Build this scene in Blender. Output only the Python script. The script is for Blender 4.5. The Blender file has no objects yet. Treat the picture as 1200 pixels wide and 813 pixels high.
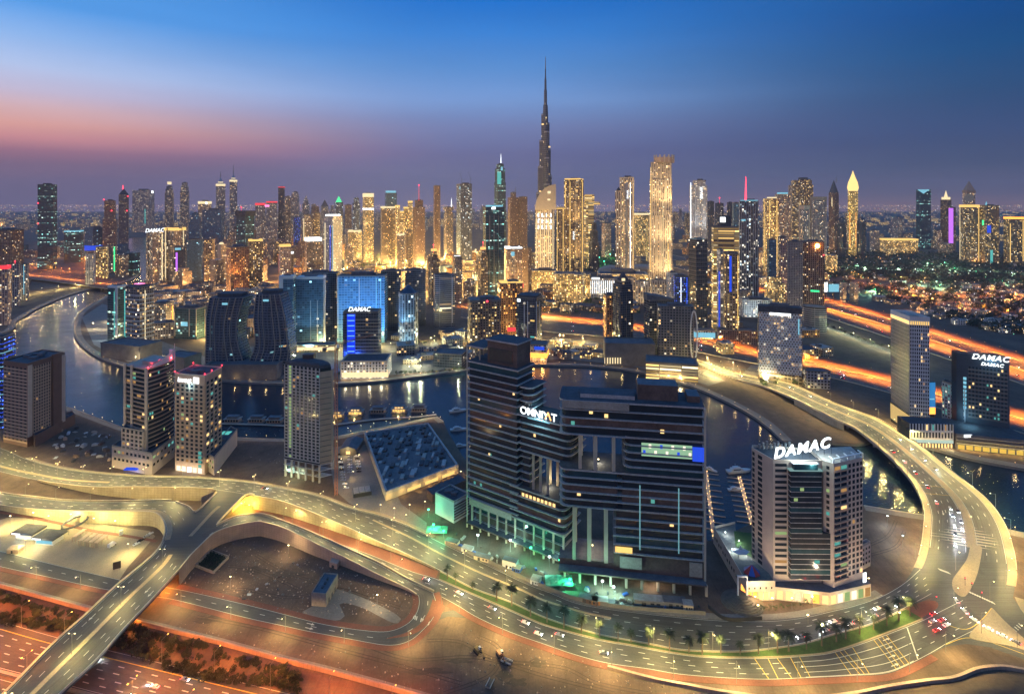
import bpy,math,random
from mathutils import Vector
from mathutils.geometry import tessellate_polygon
R = random.Random(11)
S = bpy.context.scene
COL = S.collection
FP,CX,YH,CH = 650.0,600.0,238.0,250.0
cam_data = bpy.data.cameras.new("camera")
cam = bpy.data.objects.new("camera",cam_data)
COL.objects.link(cam)
cam.location = (0,0,CH)
cam.rotation_euler = (math.pi / 2,0,0)
cam_data.sensor_fit = 'HORIZONTAL'
cam_data.sensor_width = 36.0
cam_data.lens = 36.0 * FP / 1200.0
cam_data.shift_y = -(406.5 - YH) / 1200.0
cam_data.clip_start = 1.0
cam_data.clip_end = 120000.0
S.camera = cam
S.render.engine = 'CYCLES'
S.view_settings.view_transform = 'Standard'
S.view_settings.look = 'None'
S.view_settings.exposure = 0.0
S.view_settings.gamma = 1.0
S.view_settings.use_curve_mapping = False
cy = S.cycles
cy.use_denoising = True
cy.max_bounces = 4
cy.diffuse_bounces = 2
cy.glossy_bounces = 2
cy.transmission_bounces = 2
cy.volume_bounces = 0
cy.caustics_reflective = False
cy.caustics_refractive = False
cy.sample_clamp_indirect = 3.0
cy.sample_clamp_direct = 0.0
cy.use_light_tree = True
def lin(c):
 return tuple(((x / 255.0) / 12.92 if x / 255.0 <= 0.04045 else ((x / 255.0 + 0.055) / 1.055) ** 2.4) for x in c)
world = bpy.data.worlds.new("World")
S.world = world
world.use_nodes = True
wt = world.node_tree
for n in list(wt.nodes):
 wt.nodes.remove(n)
def mth(nt,op,a,b=None,c=None,clamp=False):
 n = nt.nodes.new('ShaderNodeMath')
 n.operation = op
 n.use_clamp = clamp
 for i,v in enumerate((a,b,c)):
  if v is None:
   continue
  if isinstance(v,(int,float)):
   n.inputs[i].default_value = v
  else:
   nt.links.new(v,n.inputs[i])
 return n.outputs[0]
def ramp(nt,fac,stops,interp='LINEAR'):
 n = nt.nodes.new('ShaderNodeValToRGB')
 n.color_ramp.interpolation = interp
 el = n.color_ramp.elements
 el[0].position,el[0].color = stops[0][0],(*stops[0][1],1)
 el[1].position,el[1].color = stops[-1][0],(*stops[-1][1],1)
 for p,c in stops[1:-1]:
  e = el.new(p)
  e.color = (*c,1)
 nt.links.new(fac,n.inputs[0])
 return n.outputs[0]
def mixc(nt,fac,a,b,mode='MIX'):
 n = nt.nodes.new('ShaderNodeMix')
 n.data_type = 'RGBA'
 n.blend_type = mode
 for sock,v in ((n.inputs[0],fac),(n.inputs[6],a),(n.inputs[7],b)):
  if isinstance(v,(int,float)):
   sock.default_value = v
  elif isinstance(v,tuple):
   sock.default_value = (*v[:3],1)
  else:
   nt.links.new(v,sock)
 return n.outputs[2]
def nnode(nt,scale,detail=4,rough=0.6,vec=None,dim='3D'):
 n = nt.nodes.new('ShaderNodeTexNoise')
 n.noise_dimensions = dim
 n.inputs['Scale'].default_value = scale
 n.inputs['Detail'].default_value = detail
 n.inputs['Roughness'].default_value = rough
 if vec is not None:
  nt.links.new(vec,n.inputs['Vector'])
 return n
tc = wt.nodes.new('ShaderNodeTexCoord')
sx = wt.nodes.new('ShaderNodeSeparateXYZ')
wt.links.new(tc.outputs['Generated'],sx.inputs[0])
el_deg = mth(wt,'MULTIPLY',mth(wt,'ARCSINE',sx.outputs[2]),180 / math.pi)
el_n = mth(wt,'DIVIDE',el_deg,40.0,clamp=True)
az = mth(wt,'MULTIPLY',mth(wt,'ARCTAN2',sx.outputs[0],sx.outputs[1]),180 / math.pi)
def E(y,x):
 return max(0.0,math.degrees(math.atan((YH - y) / math.hypot(FP,x - CX)))) / 40.0
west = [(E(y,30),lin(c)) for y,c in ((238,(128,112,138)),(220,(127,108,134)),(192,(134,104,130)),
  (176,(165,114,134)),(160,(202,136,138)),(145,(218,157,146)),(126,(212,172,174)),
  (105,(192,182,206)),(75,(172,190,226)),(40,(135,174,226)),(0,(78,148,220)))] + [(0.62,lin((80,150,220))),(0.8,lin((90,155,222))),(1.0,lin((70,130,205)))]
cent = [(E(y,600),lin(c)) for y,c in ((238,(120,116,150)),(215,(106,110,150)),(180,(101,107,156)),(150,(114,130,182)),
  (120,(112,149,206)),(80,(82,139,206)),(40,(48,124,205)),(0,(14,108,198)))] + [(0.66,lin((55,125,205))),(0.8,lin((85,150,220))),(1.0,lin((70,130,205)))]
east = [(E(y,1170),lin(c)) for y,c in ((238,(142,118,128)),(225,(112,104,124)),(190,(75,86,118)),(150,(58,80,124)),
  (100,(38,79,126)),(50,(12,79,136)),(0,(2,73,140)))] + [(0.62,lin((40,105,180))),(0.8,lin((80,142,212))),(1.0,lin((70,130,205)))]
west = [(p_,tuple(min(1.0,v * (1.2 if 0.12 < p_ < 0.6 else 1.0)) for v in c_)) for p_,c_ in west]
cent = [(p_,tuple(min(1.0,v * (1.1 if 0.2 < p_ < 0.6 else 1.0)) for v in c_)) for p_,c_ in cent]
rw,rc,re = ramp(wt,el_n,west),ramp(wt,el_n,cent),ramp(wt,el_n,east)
def smooth(nt,x,a,b):
 n = nt.nodes.new('ShaderNodeMapRange')
 n.interpolation_type = 'SMOOTHSTEP'
 n.inputs['From Min'].default_value = a
 n.inputs['From Max'].default_value = b
 nt.links.new(x,n.inputs['Value'])
 return n.outputs[0]
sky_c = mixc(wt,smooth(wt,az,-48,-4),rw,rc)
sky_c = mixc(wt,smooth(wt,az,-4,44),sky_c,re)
mp_ = wt.nodes.new('ShaderNodeMapping')
mp_.inputs['Scale'].default_value = (1.2,1.2,9.0)
wt.links.new(tc.outputs['Generated'],mp_.inputs[0])
vn = nnode(wt,1.6,5,0.55,mp_.outputs[0])
sky_c = mixc(wt,1.0,sky_c,ramp(wt,vn.outputs['Fac'],[(0.3,(0.93,0.93,0.94)),(0.7,(1.07,1.06,1.05))]),'MULTIPLY')
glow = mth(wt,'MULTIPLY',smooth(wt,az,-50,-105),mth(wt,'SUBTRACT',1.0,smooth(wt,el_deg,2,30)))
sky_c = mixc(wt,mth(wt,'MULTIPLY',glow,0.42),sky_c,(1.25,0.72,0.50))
sun_el,sun_rot = math.radians(-4.0),math.radians(-58.0)
nish = wt.nodes.new('ShaderNodeTexSky')
nish.sky_type = 'NISHITA'
nish.sun_disc = False
nish.sun_elevation = sun_el
nish.sun_rotation = sun_rot
nish.air_density = 1.0
bg1 = wt.nodes.new('ShaderNodeBackground')
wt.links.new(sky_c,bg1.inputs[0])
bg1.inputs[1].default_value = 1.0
bg2 = wt.nodes.new('ShaderNodeBackground')
wt.links.new(nish.outputs[0],bg2.inputs[0])
bg2.inputs[1].default_value = 0.05
adds = wt.nodes.new('ShaderNodeAddShader')
wt.links.new(bg1.outputs[0],adds.inputs[0])
wt.links.new(bg2.outputs[0],adds.inputs[1])
wo = wt.nodes.new('ShaderNodeOutputWorld')
wt.links.new(adds.outputs[0],wo.inputs[0])
sd = bpy.data.lights.new("sun",'SUN')
sd.energy = 0.05
sd.angle = math.radians(20)
sd.color = (1.0,0.62,0.5)
so = bpy.data.objects.new("sun",sd)
COL.objects.link(so)
so.rotation_euler = (math.radians(86),0,math.radians(58))
def G(px,py,z=0.0):
 """the point at height z seen at photograph pixel (px, py)"""
 d = FP * (CH - z) / (py - YH)
 return Vector(((px - CX) * d / FP,d,z))
def D(py,z=0.0):
 return FP * (CH - z) / (py - YH)
def Zat(py,d):
 return CH - (py - YH) * d / FP
def tag(o,label=None,cat=None,group=None,kind=None):
 if label:
  o["label"] = label
 if cat:
  o["category"] = cat
 if group:
  o["group"] = group
 if kind:
  o["kind"] = kind
 return o
def thing(name,loc,label,cat,group=None,rz=0.0):
 o = bpy.data.objects.new(name,None)
 o.location = loc
 o.rotation_euler = (0,0,rz)
 o.empty_display_size = 2
 COL.objects.link(o)
 return tag(o,label,cat,group)
class MB:
 def __init__(self):
  self.v,self.f,self.uv,self.mi = [],[],[],[]
 def face(self,pts,uvs=None,m=0):
  b = len(self.v)
  self.v += [tuple(p) for p in pts]
  self.f.append(tuple(range(b,b + len(pts))))
  self.uv.append(uvs if uvs else [(p[0],p[1]) for p in pts])
  self.mi.append(m)
  return self
 def prism(self,poly,z0,z1,m=0,cap=None,bottom=False,u0=0.0,closed=True):
  n = len(poly)
  u = u0
  for i in range(n if closed else n - 1):
   a,b = poly[i],poly[(i + 1) % n]
   L = math.hypot(b[0] - a[0],b[1] - a[1])
   self.face([(a[0],a[1],z0),(b[0],b[1],z0),(b[0],b[1],z1),(a[0],a[1],z1)],
     [(u,z0),(u + L,z0),(u + L,z1),(u,z1)],m)
   u += L
  if closed:
   self.face([(p[0],p[1],z1) for p in poly],None,m if cap is None else cap)
   if bottom:
    self.face([(p[0],p[1],z0) for p in reversed(poly)],None,m if cap is None else cap)
  return self
 def loft(self,rings,m=0,cap=None,capbot=False):
  """rings: list of lists of (x,y,z), same count"""
  for k in range(len(rings) - 1):
   A,B = rings[k],rings[k + 1]
   n = len(A)
   u = 0.0
   for i in range(n):
    j = (i + 1) % n
    L = math.hypot(A[j][0] - A[i][0],A[j][1] - A[i][1])
    self.face([A[i],A[j],B[j],B[i]],[(u,A[i][2]),(u + L,A[j][2]),(u + L,B[j][2]),(u,B[i][2])],m)
    u += L
  self.face(rings[-1],None,m if cap is None else cap)
  if capbot:
   self.face(list(reversed(rings[0])),None,m if cap is None else cap)
  return self
 def box(self,x0,x1,y0,y1,z0,z1,m=0,bottom=True):
  return self.prism([(x0,y0),(x1,y0),(x1,y1),(x0,y1)],z0,z1,m,bottom=bottom)
 def seg(self,a,b,t,z0,z1,m=0,side=0.0):
  """upright slab along the plan segment a-b, thickness t, shifted sideways"""
  dx,dy = b[0] - a[0],b[1] - a[1]
  L = math.hypot(dx,dy) or 1e-6
  nx,ny = dy / L,-dx / L
  o0,o1 = side - t / 2,side + t / 2
  p = [(a[0] + nx * o1,a[1] + ny * o1),(b[0] + nx * o1,b[1] + ny * o1),(b[0] + nx * o0,b[1] + ny * o0),(a[0] + nx * o0,a[1] + ny * o0)]
  return self.prism(p,z0,z1,m,bottom=True)
 def tube(self,a,b,r0,r1=None,n=6,m=0):
  a,b = Vector(a),Vector(b)
  r1 = r0 if r1 is None else r1
  d = (b - a)
  d.normalize()
  x = d.orthogonal().normalized()
  y = d.cross(x)
  A = [a + (x * math.cos(2 * math.pi * k / n) + y * math.sin(2 * math.pi * k / n)) * r0 for k in range(n)]
  B = [b + (x * math.cos(2 * math.pi * k / n) + y * math.sin(2 * math.pi * k / n)) * r1 for k in range(n)]
  for k in range(n):
   j = (k + 1) % n
   self.face([A[k],A[j],B[j],B[k]],None,m)
  self.face(B,None,m)
  self.face(list(reversed(A)),None,m)
  return self
 def ball(self,c,r,m=0,sz=1.0,nu=8,nv=5):
  P = []
  for i in range(nv + 1):
   t = math.pi * i / nv
   P.append([(c[0] + r * math.sin(t) * math.cos(2 * math.pi * k / nu),c[1] + r * math.sin(t) * math.sin(2 * math.pi * k / nu),c[2] - r * sz * math.cos(t)) for k in range(nu)])
  for i in range(nv):
   for k in range(nu):
    j = (k + 1) % nu
    if i == 0:
     self.face([P[0][0],P[1][j],P[1][k]],None,m)
    elif i == nv - 1:
     self.face([P[i][k],P[i][j],P[nv][0]],None,m)
    else:
     self.face([P[i][k],P[i][j],P[i + 1][j],P[i + 1][k]],None,m)
  return self
 def ribbon(self,A,B,m=0,z=0.0):
  """sheet between two polylines (B to the left of A going forward gives an upward face)"""
  u = 0.0
  for i in range(min(len(A),len(B)) - 1):
   L = (Vector(A[i + 1]) - Vector(A[i])).length
   w = (Vector(A[i]) - Vector(B[i])).length
   up = Vector((0,0,z))
   self.face([Vector(A[i]) + up,Vector(A[i + 1]) + up,Vector(B[i + 1]) + up,Vector(B[i]) + up],
     [(u,0),(u + L,0),(u + L,w),(u,w)],m)
   u += L
  return self
 def build(self,name,mats,parent=None,loc=(0,0,0),smooth=False):
  me = bpy.data.meshes.new(name)
  me.from_pydata(self.v,[],self.f)
  lay = me.uv_layers.new(name="UVMap")
  flat = [c for fu in self.uv for p in fu for c in p]
  lay.data.foreach_set("uv",flat)
  if not isinstance(mats,(list,tuple)):
   mats = [mats]
  for m in mats:
   me.materials.append(m)
  me.polygons.foreach_set("material_index",self.mi)
  if smooth:
   me.polygons.foreach_set("use_smooth",[True] * len(self.f))
  me.update()
  o = bpy.data.objects.new(name,me)
  o.location = loc
  if parent is not None:
   o.parent = parent
  COL.objects.link(o)
  return o
def copy_tree(o,parent=None):
 c = o.copy()
 COL.objects.link(c)
 if parent is not None:
  c.parent = parent
 for ch in list(o.children):
  copy_tree(ch,c)
 return c
def resample(pts,n,smooth_it=True):
 """Catmull-Rom through the points, then n points at equal length"""
 P = [Vector(p) for p in pts]
 if smooth_it and len(P) > 2:
  Q = []
  for i in range(len(P) - 1):
   p0,p1,p2,p3 = P[max(i - 1,0)],P[i],P[i + 1],P[min(i + 2,len(P) - 1)]
   for k in range(10):
    t = k / 10.0
    Q.append(0.5 * ((2 * p1) + (p2 - p0) * t + (2 * p0 - 5 * p1 + 4 * p2 - p3) * t * t + (3 * p1 - p0 - 3 * p2 + p3) * t ** 3))
  Q.append(P[-1])
  P = Q
 acc = [0.0]
 for i in range(1,len(P)):
  acc.append(acc[-1] + (P[i] - P[i - 1]).length)
 out = []
 j = 0
 for k in range(n):
  s = acc[-1] * k / (n - 1)
  while j < len(acc) - 2 and acc[j + 1] < s:
   j += 1
  d = acc[j + 1] - acc[j]
  out.append(P[j].lerp(P[j + 1],0 if d == 0 else (s - acc[j]) / d))
 return out
def px_line(pts,n=40,z=0.0):
 """photograph polyline -> world polyline; z a number or a function of t in 0..1"""
 q = resample([(p[0],p[1]) for p in pts],n)
 return [G(p[0],p[1],z(i / (n - 1)) if callable(z) else z) for i,p in enumerate(q)]
def along(line,spacing,start=0.0):
 """(point, forward) every spacing metres along a world polyline"""
 out,s,nxt = [],0.0,start
 for i in range(len(line) - 1):
  a,b = Vector(line[i]),Vector(line[i + 1])
  L = (b - a).length
  while nxt <= s + L and L > 0:
   out.append((a.lerp(b,(nxt - s) / L),(b - a).normalized()))
   nxt += spacing
  s += L
 return out
def lerp_line(A,B,t):
 return [Vector(a).lerp(Vector(b),t) for a,b in zip(A,B)]
def beam(line,w,h,name,mat,parent=None,z=0.0,side=0.0):
 """kerb / parapet / wall: a bar of section w x h swept along a polyline"""
 mb = MB()
 n = len(line)
 rings = []
 for i in range(n):
  a,b = Vector(line[max(i - 1,0)]),Vector(line[min(i + 1,n - 1)])
  d = (b - a)
  d.z = 0
  d.normalize()
  nn = Vector((d.y,-d.x,0))
  c = Vector(line[i]) + Vector((0,0,z)) + nn * side
  hh = h(i / (n - 1)) if callable(h) else h
  rings.append((c - nn * w / 2,c + nn * w / 2,hh))
 u = 0
 for i in range(n - 1):
  (a0,a1,ha),(b0,b1,hb) = rings[i],rings[i + 1]
  L = (b0 - a0).length
  A0,A1,B0,B1 = a0 + Vector((0,0,ha)),a1 + Vector((0,0,ha)),b0 + Vector((0,0,hb)),b1 + Vector((0,0,hb))
  mb.face([a1,b1,B1,A1],[(u,0),(u + L,0),(u + L,hb),(u,ha)])
  mb.face([b0,a0,A0,B0],[(u + L,0),(u,0),(u,ha),(u + L,hb)])
  mb.face([A1,B1,B0,A0],[(u,0),(u + L,0),(u + L,w),(u,w)])
  u += L
 for k in (0,n - 1):
  a0,a1,hh = rings[k]
  mb.face([a0,a1,a1 + Vector((0,0,hh)),a0 + Vector((0,0,hh))])
 return mb.build(name,mat,parent)
MATS = {}
def newmat(name):
 m = bpy.data.materials.new(name)
 m.use_nodes = True
 nt = m.node_tree
 for n in list(nt.nodes):
  nt.nodes.remove(n)
 out = nt.nodes.new('ShaderNodeOutputMaterial')
 MATS[name] = m
 return m,nt,out
def geo_pos(nt):
 g = nt.nodes.new('ShaderNodeNewGeometry')
 return g.outputs['Position']
def plain(name,col,rough=0.7,var=0.25,scale=0.15,metal=0.0,bump=0.0,fine=None):
 m,nt,out = newmat(name)
 b = nt.nodes.new('ShaderNodeBsdfPrincipled')
 b.inputs['Roughness'].default_value = rough
 b.inputs['Metallic'].default_value = metal
 pos = geo_pos(nt)
 nz = nnode(nt,scale,6,0.65,pos)
 f = nz.outputs['Fac']
 c = ramp(nt,f,[(0.25,tuple(x * (1 - var) for x in col)),(0.75,tuple(min(1,x * (1 + var)) for x in col))])
 if fine:
  n2 = nnode(nt,fine,3,0.7,pos)
  c = mixc(nt,0.5,c,ramp(nt,n2.outputs['Fac'],[(0.3,(0.55,) * 3),(0.7,(1.3,) * 3)]),'MULTIPLY')
 nt.links.new(c,b.inputs['Base Color'])
 if bump:
  bp = nt.nodes.new('ShaderNodeBump')
  bp.inputs['Strength'].default_value = bump
  bp.inputs['Distance'].default_value = 0.5
  nt.links.new(f,bp.inputs['Height'])
  nt.links.new(bp.outputs[0],b.inputs['Normal'])
 nt.links.new(b.outputs[0],out.inputs[0])
 return m
def emis(name,col,strength,sample=False):
 m,nt,out = newmat(name)
 e = nt.nodes.new('ShaderNodeEmission')
 e.inputs[0].default_value = (*col,1)
 e.inputs[1].default_value = strength
 nt.links.new(e.outputs[0],out.inputs[0])
 m.cycles.emission_sampling = 'AUTO' if sample else 'NONE'
 return m
def facade(name,wall,glass,cw=3.4,fh=3.8,wx=0.7,wz=0.6,lit=0.25,warm=(1.0,0.6,0.22),cool=(1.0,0.85,0.6),coolp=0.35,
  strength=1.4,wrough=0.7,grough=0.12,rows=0.0,colp=0.0,metal=0.0):
 """a wall with a grid of real-size windows, some with the lights on (UVs are in metres)"""
 m,nt,out = newmat(name)
 uvn = nt.nodes.new('ShaderNodeUVMap')
 uvn.uv_map = "UVMap"
 sp = nt.nodes.new('ShaderNodeSeparateXYZ')
 nt.links.new(uvn.outputs[0],sp.inputs[0])
 cu,cv = mth(nt,'DIVIDE',sp.outputs[0],cw),mth(nt,'DIVIDE',sp.outputs[1],fh)
 iu,iv = mth(nt,'FLOOR',cu),mth(nt,'FLOOR',cv)
 fu,fv = mth(nt,'FRACT',cu),mth(nt,'FRACT',cv)
 mu = mth(nt,'LESS_THAN',mth(nt,'ABSOLUTE',mth(nt,'SUBTRACT',fu,0.5)),wx / 2)
 mv = mth(nt,'LESS_THAN',mth(nt,'ABSOLUTE',mth(nt,'SUBTRACT',fv,0.52)),wz / 2)
 mask = mth(nt,'MULTIPLY',mu,mv)
 oi = nt.nodes.new('ShaderNodeObjectInfo')
 seed = mth(nt,'MULTIPLY',oi.outputs['Random'],977.0)
 cb = nt.nodes.new('ShaderNodeCombineXYZ')
 nt.links.new(iu,cb.inputs[0])
 nt.links.new(iv,cb.inputs[1])
 nt.links.new(seed,cb.inputs[2])
 wn = nt.nodes.new('ShaderNodeTexWhiteNoise')
 wn.noise_dimensions = '3D'
 nt.links.new(cb.outputs[0],wn.inputs[0])
 sc = nt.nodes.new('ShaderNodeSeparateColor')
 nt.links.new(wn.outputs['Color'],sc.inputs[0])
 cl = nnode(nt,0.23,2,0.5,cb.outputs[0])
 p = mth(nt,'MULTIPLY',mth(nt,'POWER',cl.outputs['Fac'],2.0),lit * 5.6)
 if rows > 0:      # whole storeys left on
  wr = nt.nodes.new('ShaderNodeTexWhiteNoise')
  wr.noise_dimensions = '2D'
  c2 = nt.nodes.new('ShaderNodeCombineXYZ')
  nt.links.new(iv,c2.inputs[0])
  nt.links.new(seed,c2.inputs[1])
  nt.links.new(c2.outputs[0],wr.inputs[0])
  p = mth(nt,'ADD',p,mth(nt,'MULTIPLY',mth(nt,'LESS_THAN',wr.outputs['Value'],rows),0.55))
 if colp > 0:      # stair wells left on
  wr = nt.nodes.new('ShaderNodeTexWhiteNoise')
  wr.noise_dimensions = '2D'
  c2 = nt.nodes.new('ShaderNodeCombineXYZ')
  nt.links.new(iu,c2.inputs[0])
  nt.links.new(seed,c2.inputs[1])
  nt.links.new(c2.outputs[0],wr.inputs[0])
  p = mth(nt,'ADD',p,mth(nt,'MULTIPLY',mth(nt,'LESS_THAN',wr.outputs['Value'],colp),0.6))
 on = mth(nt,'LESS_THAN',sc.outputs[0],p)
 col = mixc(nt,mth(nt,'LESS_THAN',sc.outputs[1],coolp),warm,cool)
 br = mth(nt,'MULTIPLY_ADD',mth(nt,'POWER',sc.outputs[2],4.0),2.1,0.16)
 es = mth(nt,'MULTIPLY',mth(nt,'MULTIPLY',mask,on),mth(nt,'MULTIPLY',br,strength * 1.25))
 pos = geo_pos(nt)
 nz = nnode(nt,0.05,5,0.65,pos)
 wc = ramp(nt,nz.outputs['Fac'],[(0.3,tuple(x * 0.78 for x in wall)),(0.72,tuple(min(1,x * 1.18) for x in wall))])
 gc = mixc(nt,sc.outputs[1],tuple(x * 0.6 for x in glass),tuple(min(1,x * 1.4) for x in glass))
 b = nt.nodes.new('ShaderNodeBsdfPrincipled')
 nt.links.new(mixc(nt,mask,wc,gc),b.inputs['Base Color'])
 nt.links.new(mth(nt,'MULTIPLY_ADD',mask,grough - wrough,wrough),b.inputs['Roughness'])
 b.inputs['Metallic'].default_value = metal
 nt.links.new(col,b.inputs['Emission Color'])
 nt.links.new(es,b.inputs['Emission Strength'])
 nt.links.new(b.outputs[0],out.inputs[0])
 m.cycles.emission_sampling = 'NONE'
 return m
def asphalt_mat():
 m,nt,out = newmat('asphalt')
 b = nt.nodes.new('ShaderNodeBsdfPrincipled')
 pos = geo_pos(nt)
 uvn = nt.nodes.new('ShaderNodeUVMap')
 uvn.uv_map = "UVMap"
 sp = nt.nodes.new('ShaderNodeSeparateXYZ')
 nt.links.new(uvn.outputs[0],sp.inputs[0])
 cb = nt.nodes.new('ShaderNodeCombineXYZ')
 nt.links.new(mth(nt,'MULTIPLY',sp.outputs[0],0.02),cb.inputs[0])
 nt.links.new(mth(nt,'MULTIPLY',sp.outputs[1],0.9),cb.inputs[1])
 n0 = nnode(nt,0.05,6,0.65,pos)
 n1 = nnode(nt,1.0,3,0.6,cb.outputs[0])
 n2 = nnode(nt,1.1,3,0.7,pos)
 v = nt.nodes.new('ShaderNodeTexVoronoi')
 v.inputs['Scale'].default_value = 0.075
 nt.links.new(pos,v.inputs['Vector'])
 sc = nt.nodes.new('ShaderNodeSeparateColor')
 nt.links.new(v.outputs['Color'],sc.inputs[0])
 c = ramp(nt,n0.outputs['Fac'],[(0.28,(0.042,0.044,0.041)),(0.72,(0.082,0.083,0.076))])
 c = mixc(nt,0.8,c,ramp(nt,n1.outputs['Fac'],[(0.3,(0.62,0.62,0.62)),(0.7,(1.35,1.35,1.33))]),'MULTIPLY')
 c = mixc(nt,0.6,c,ramp(nt,n2.outputs['Fac'],[(0.3,(0.7,0.7,0.7)),(0.7,(1.25,1.25,1.25))]),'MULTIPLY')
 c = mixc(nt,mth(nt,'MULTIPLY',mth(nt,'GREATER_THAN',sc.outputs[0],0.82),0.45),c,(0.034,0.034,0.034))
 nt.links.new(c,b.inputs['Base Color'])
 nt.links.new(mth(nt,'MULTIPLY_ADD',n0.outputs['Fac'],0.3,0.5),b.inputs['Roughness'])
 nt.links.new(b.outputs[0],out.inputs[0])
 return m
asphalt = asphalt_mat()
asphalt_far = plain('asphalt_far',(0.07,0.066,0.06),0.8,0.2,0.02)
paving = plain('beige_paving',(0.31,0.245,0.16),0.85,0.15,0.12,fine=1.2)
paving_grey = plain('grey_paving',(0.20,0.18,0.15),0.85,0.25,0.06,fine=0.7)
redpave = plain('red_paving',(0.19,0.07,0.042),0.85,0.2,0.1,fine=1.0)
concrete = plain('concrete',(0.34,0.30,0.24),0.85,0.2,0.08,fine=0.8)
concrete_dark = plain('concrete_dark',(0.16,0.145,0.13),0.85,0.3,0.1,fine=0.9)
pale_wall = plain('pale_wall',(0.50,0.42,0.30),0.8,0.12,0.15)
panel_wall = plain('panel_wall',(0.42,0.31,0.22),0.8,0.15,0.1,fine=0.6)
white_paint = plain('white_paint',(0.56,0.55,0.50),0.6,0.1,0.5)
yellow_paint = plain('yellow_paint',(0.62,0.42,0.06),0.6,0.12,0.5)
pole_metal = plain('pole_metal',(0.22,0.20,0.17),0.5,0.1,0.5,metal=0.4)
dark_metal = plain('dark_metal',(0.05,0.05,0.052),0.5,0.2,0.5,metal=0.3)
roof_grey = plain('roof_grey',(0.13,0.13,0.135),0.85,0.35,0.12,fine=0.5)
roof_dark = plain('roof_dark',(0.055,0.06,0.07),0.8,0.4,0.15,fine=0.6)
roof_pale = plain('roof_pale',(0.36,0.33,0.28),0.85,0.2,0.12,fine=0.5)
brown_stone = plain('brown_stone',(0.17,0.098,0.072),0.7,0.15,0.2)
beige_stone = plain('beige_stone',(0.54,0.43,0.33),0.75,0.12,0.15)
tan_stone = plain('tan_stone',(0.44,0.31,0.22),0.75,0.12,0.15)
white_panel = plain('white_panel',(0.60,0.60,0.58),0.6,0.08,0.15)
steel = plain('steel',(0.30,0.32,0.34),0.35,0.15,0.2,metal=0.7)
glass_dark = plain('glass_dark',(0.03,0.038,0.045),0.1,0.3,0.1)
glass_teal = plain('glass_teal',(0.03,0.07,0.08),0.1,0.3,0.1)
glass_blue = plain('glass_blue',(0.02,0.05,0.09),0.1,0.3,0.1)
raw_slab = plain('raw_slab',(0.42,0.39,0.36),0.85,0.2,0.2,fine=0.8)
raw_wall = plain('raw_wall',(0.13,0.085,0.065),0.9,0.45,0.09,fine=0.6)
grass_green = plain('grass_green',(0.05,0.095,0.018),0.9,0.35,0.25,fine=1.5)
leaf_green = plain('leaf_green',(0.045,0.07,0.022),0.8,0.45,0.6)
leaf_dark = plain('leaf_dark',(0.020,0.031,0.013),0.85,0.5,0.3)
bark = plain('bark',(0.16,0.11,0.07),0.9,0.3,1.0)
red_paint = plain('red_paint',(0.45,0.05,0.04),0.5,0.15,0.5)
blue_paint = plain('blue_paint',(0.04,0.10,0.35),0.5,0.15,0.5)
car_white = plain('car_white',(0.70,0.70,0.68),0.3,0.03,0.5)
car_silver = plain('car_silver',(0.35,0.36,0.37),0.3,0.05,0.5,metal=0.6)
car_black = plain('car_black',(0.02,0.02,0.022),0.25,0.05,0.5)
car_red = plain('car_red',(0.40,0.03,0.03),0.3,0.05,0.5)
rubber = plain('rubber',(0.02,0.02,0.02),0.8,0.1,1.0)
dark_sand = plain('dark_sand',(0.085,0.058,0.04),0.95,0.35,0.06,bump=0.4,fine=0.5)
L_yellow = emis('lamp_yellow',(1.0,0.82,0.42),7)
L_orange = emis('lamp_orange',(1.0,0.45,0.10),8)
L_white = emis('lamp_white',(0.85,0.95,1.0),10)
L_red = emis('lamp_red',(1.0,0.04,0.07),5)
L_green = emis('lamp_green',(0.05,1.0,0.45),8)
L_blue = emis('lamp_blue',(0.03,0.12,1.0),6)
S_white = emis('sign_white',(0.92,0.97,1.0),2.2)
S_warm = emis('sign_warm',(1.0,0.80,0.45),1.2)
S_gold = emis('sign_gold',(1.0,0.62,0.18),1.3)
S_orange = emis('sign_orange',(1.0,0.36,0.06),2.5)
S_red = emis('sign_red',(1.0,0.06,0.08),1.2)
S_teal = emis('sign_teal',(0.15,0.75,0.7),0.7)
S_green = emis('sign_green',(0.06,0.9,0.3),1.6)
S_cyan = emis('sign_cyan',(0.30,0.75,0.95),0.8)
S_blue = emis('sign_blue',(0.03,0.10,0.9),0.9)
S_violet = emis('sign_violet',(0.62,0.18,1.0),1.2)
S_pink = emis('sign_pink',(1.0,0.25,0.55),1.8)
W_warm = emis('window_warm',(1.0,0.66,0.26),1.5)
W_dim = emis('window_dim',(1.0,0.55,0.2),0.45)
W_white = emis('window_white',(1.0,0.9,0.7),1.3)
W_teal = emis('window_teal',(0.2,0.75,0.65),0.5)
W_green = emis('window_green',(0.6,0.85,0.35),0.5)
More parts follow.
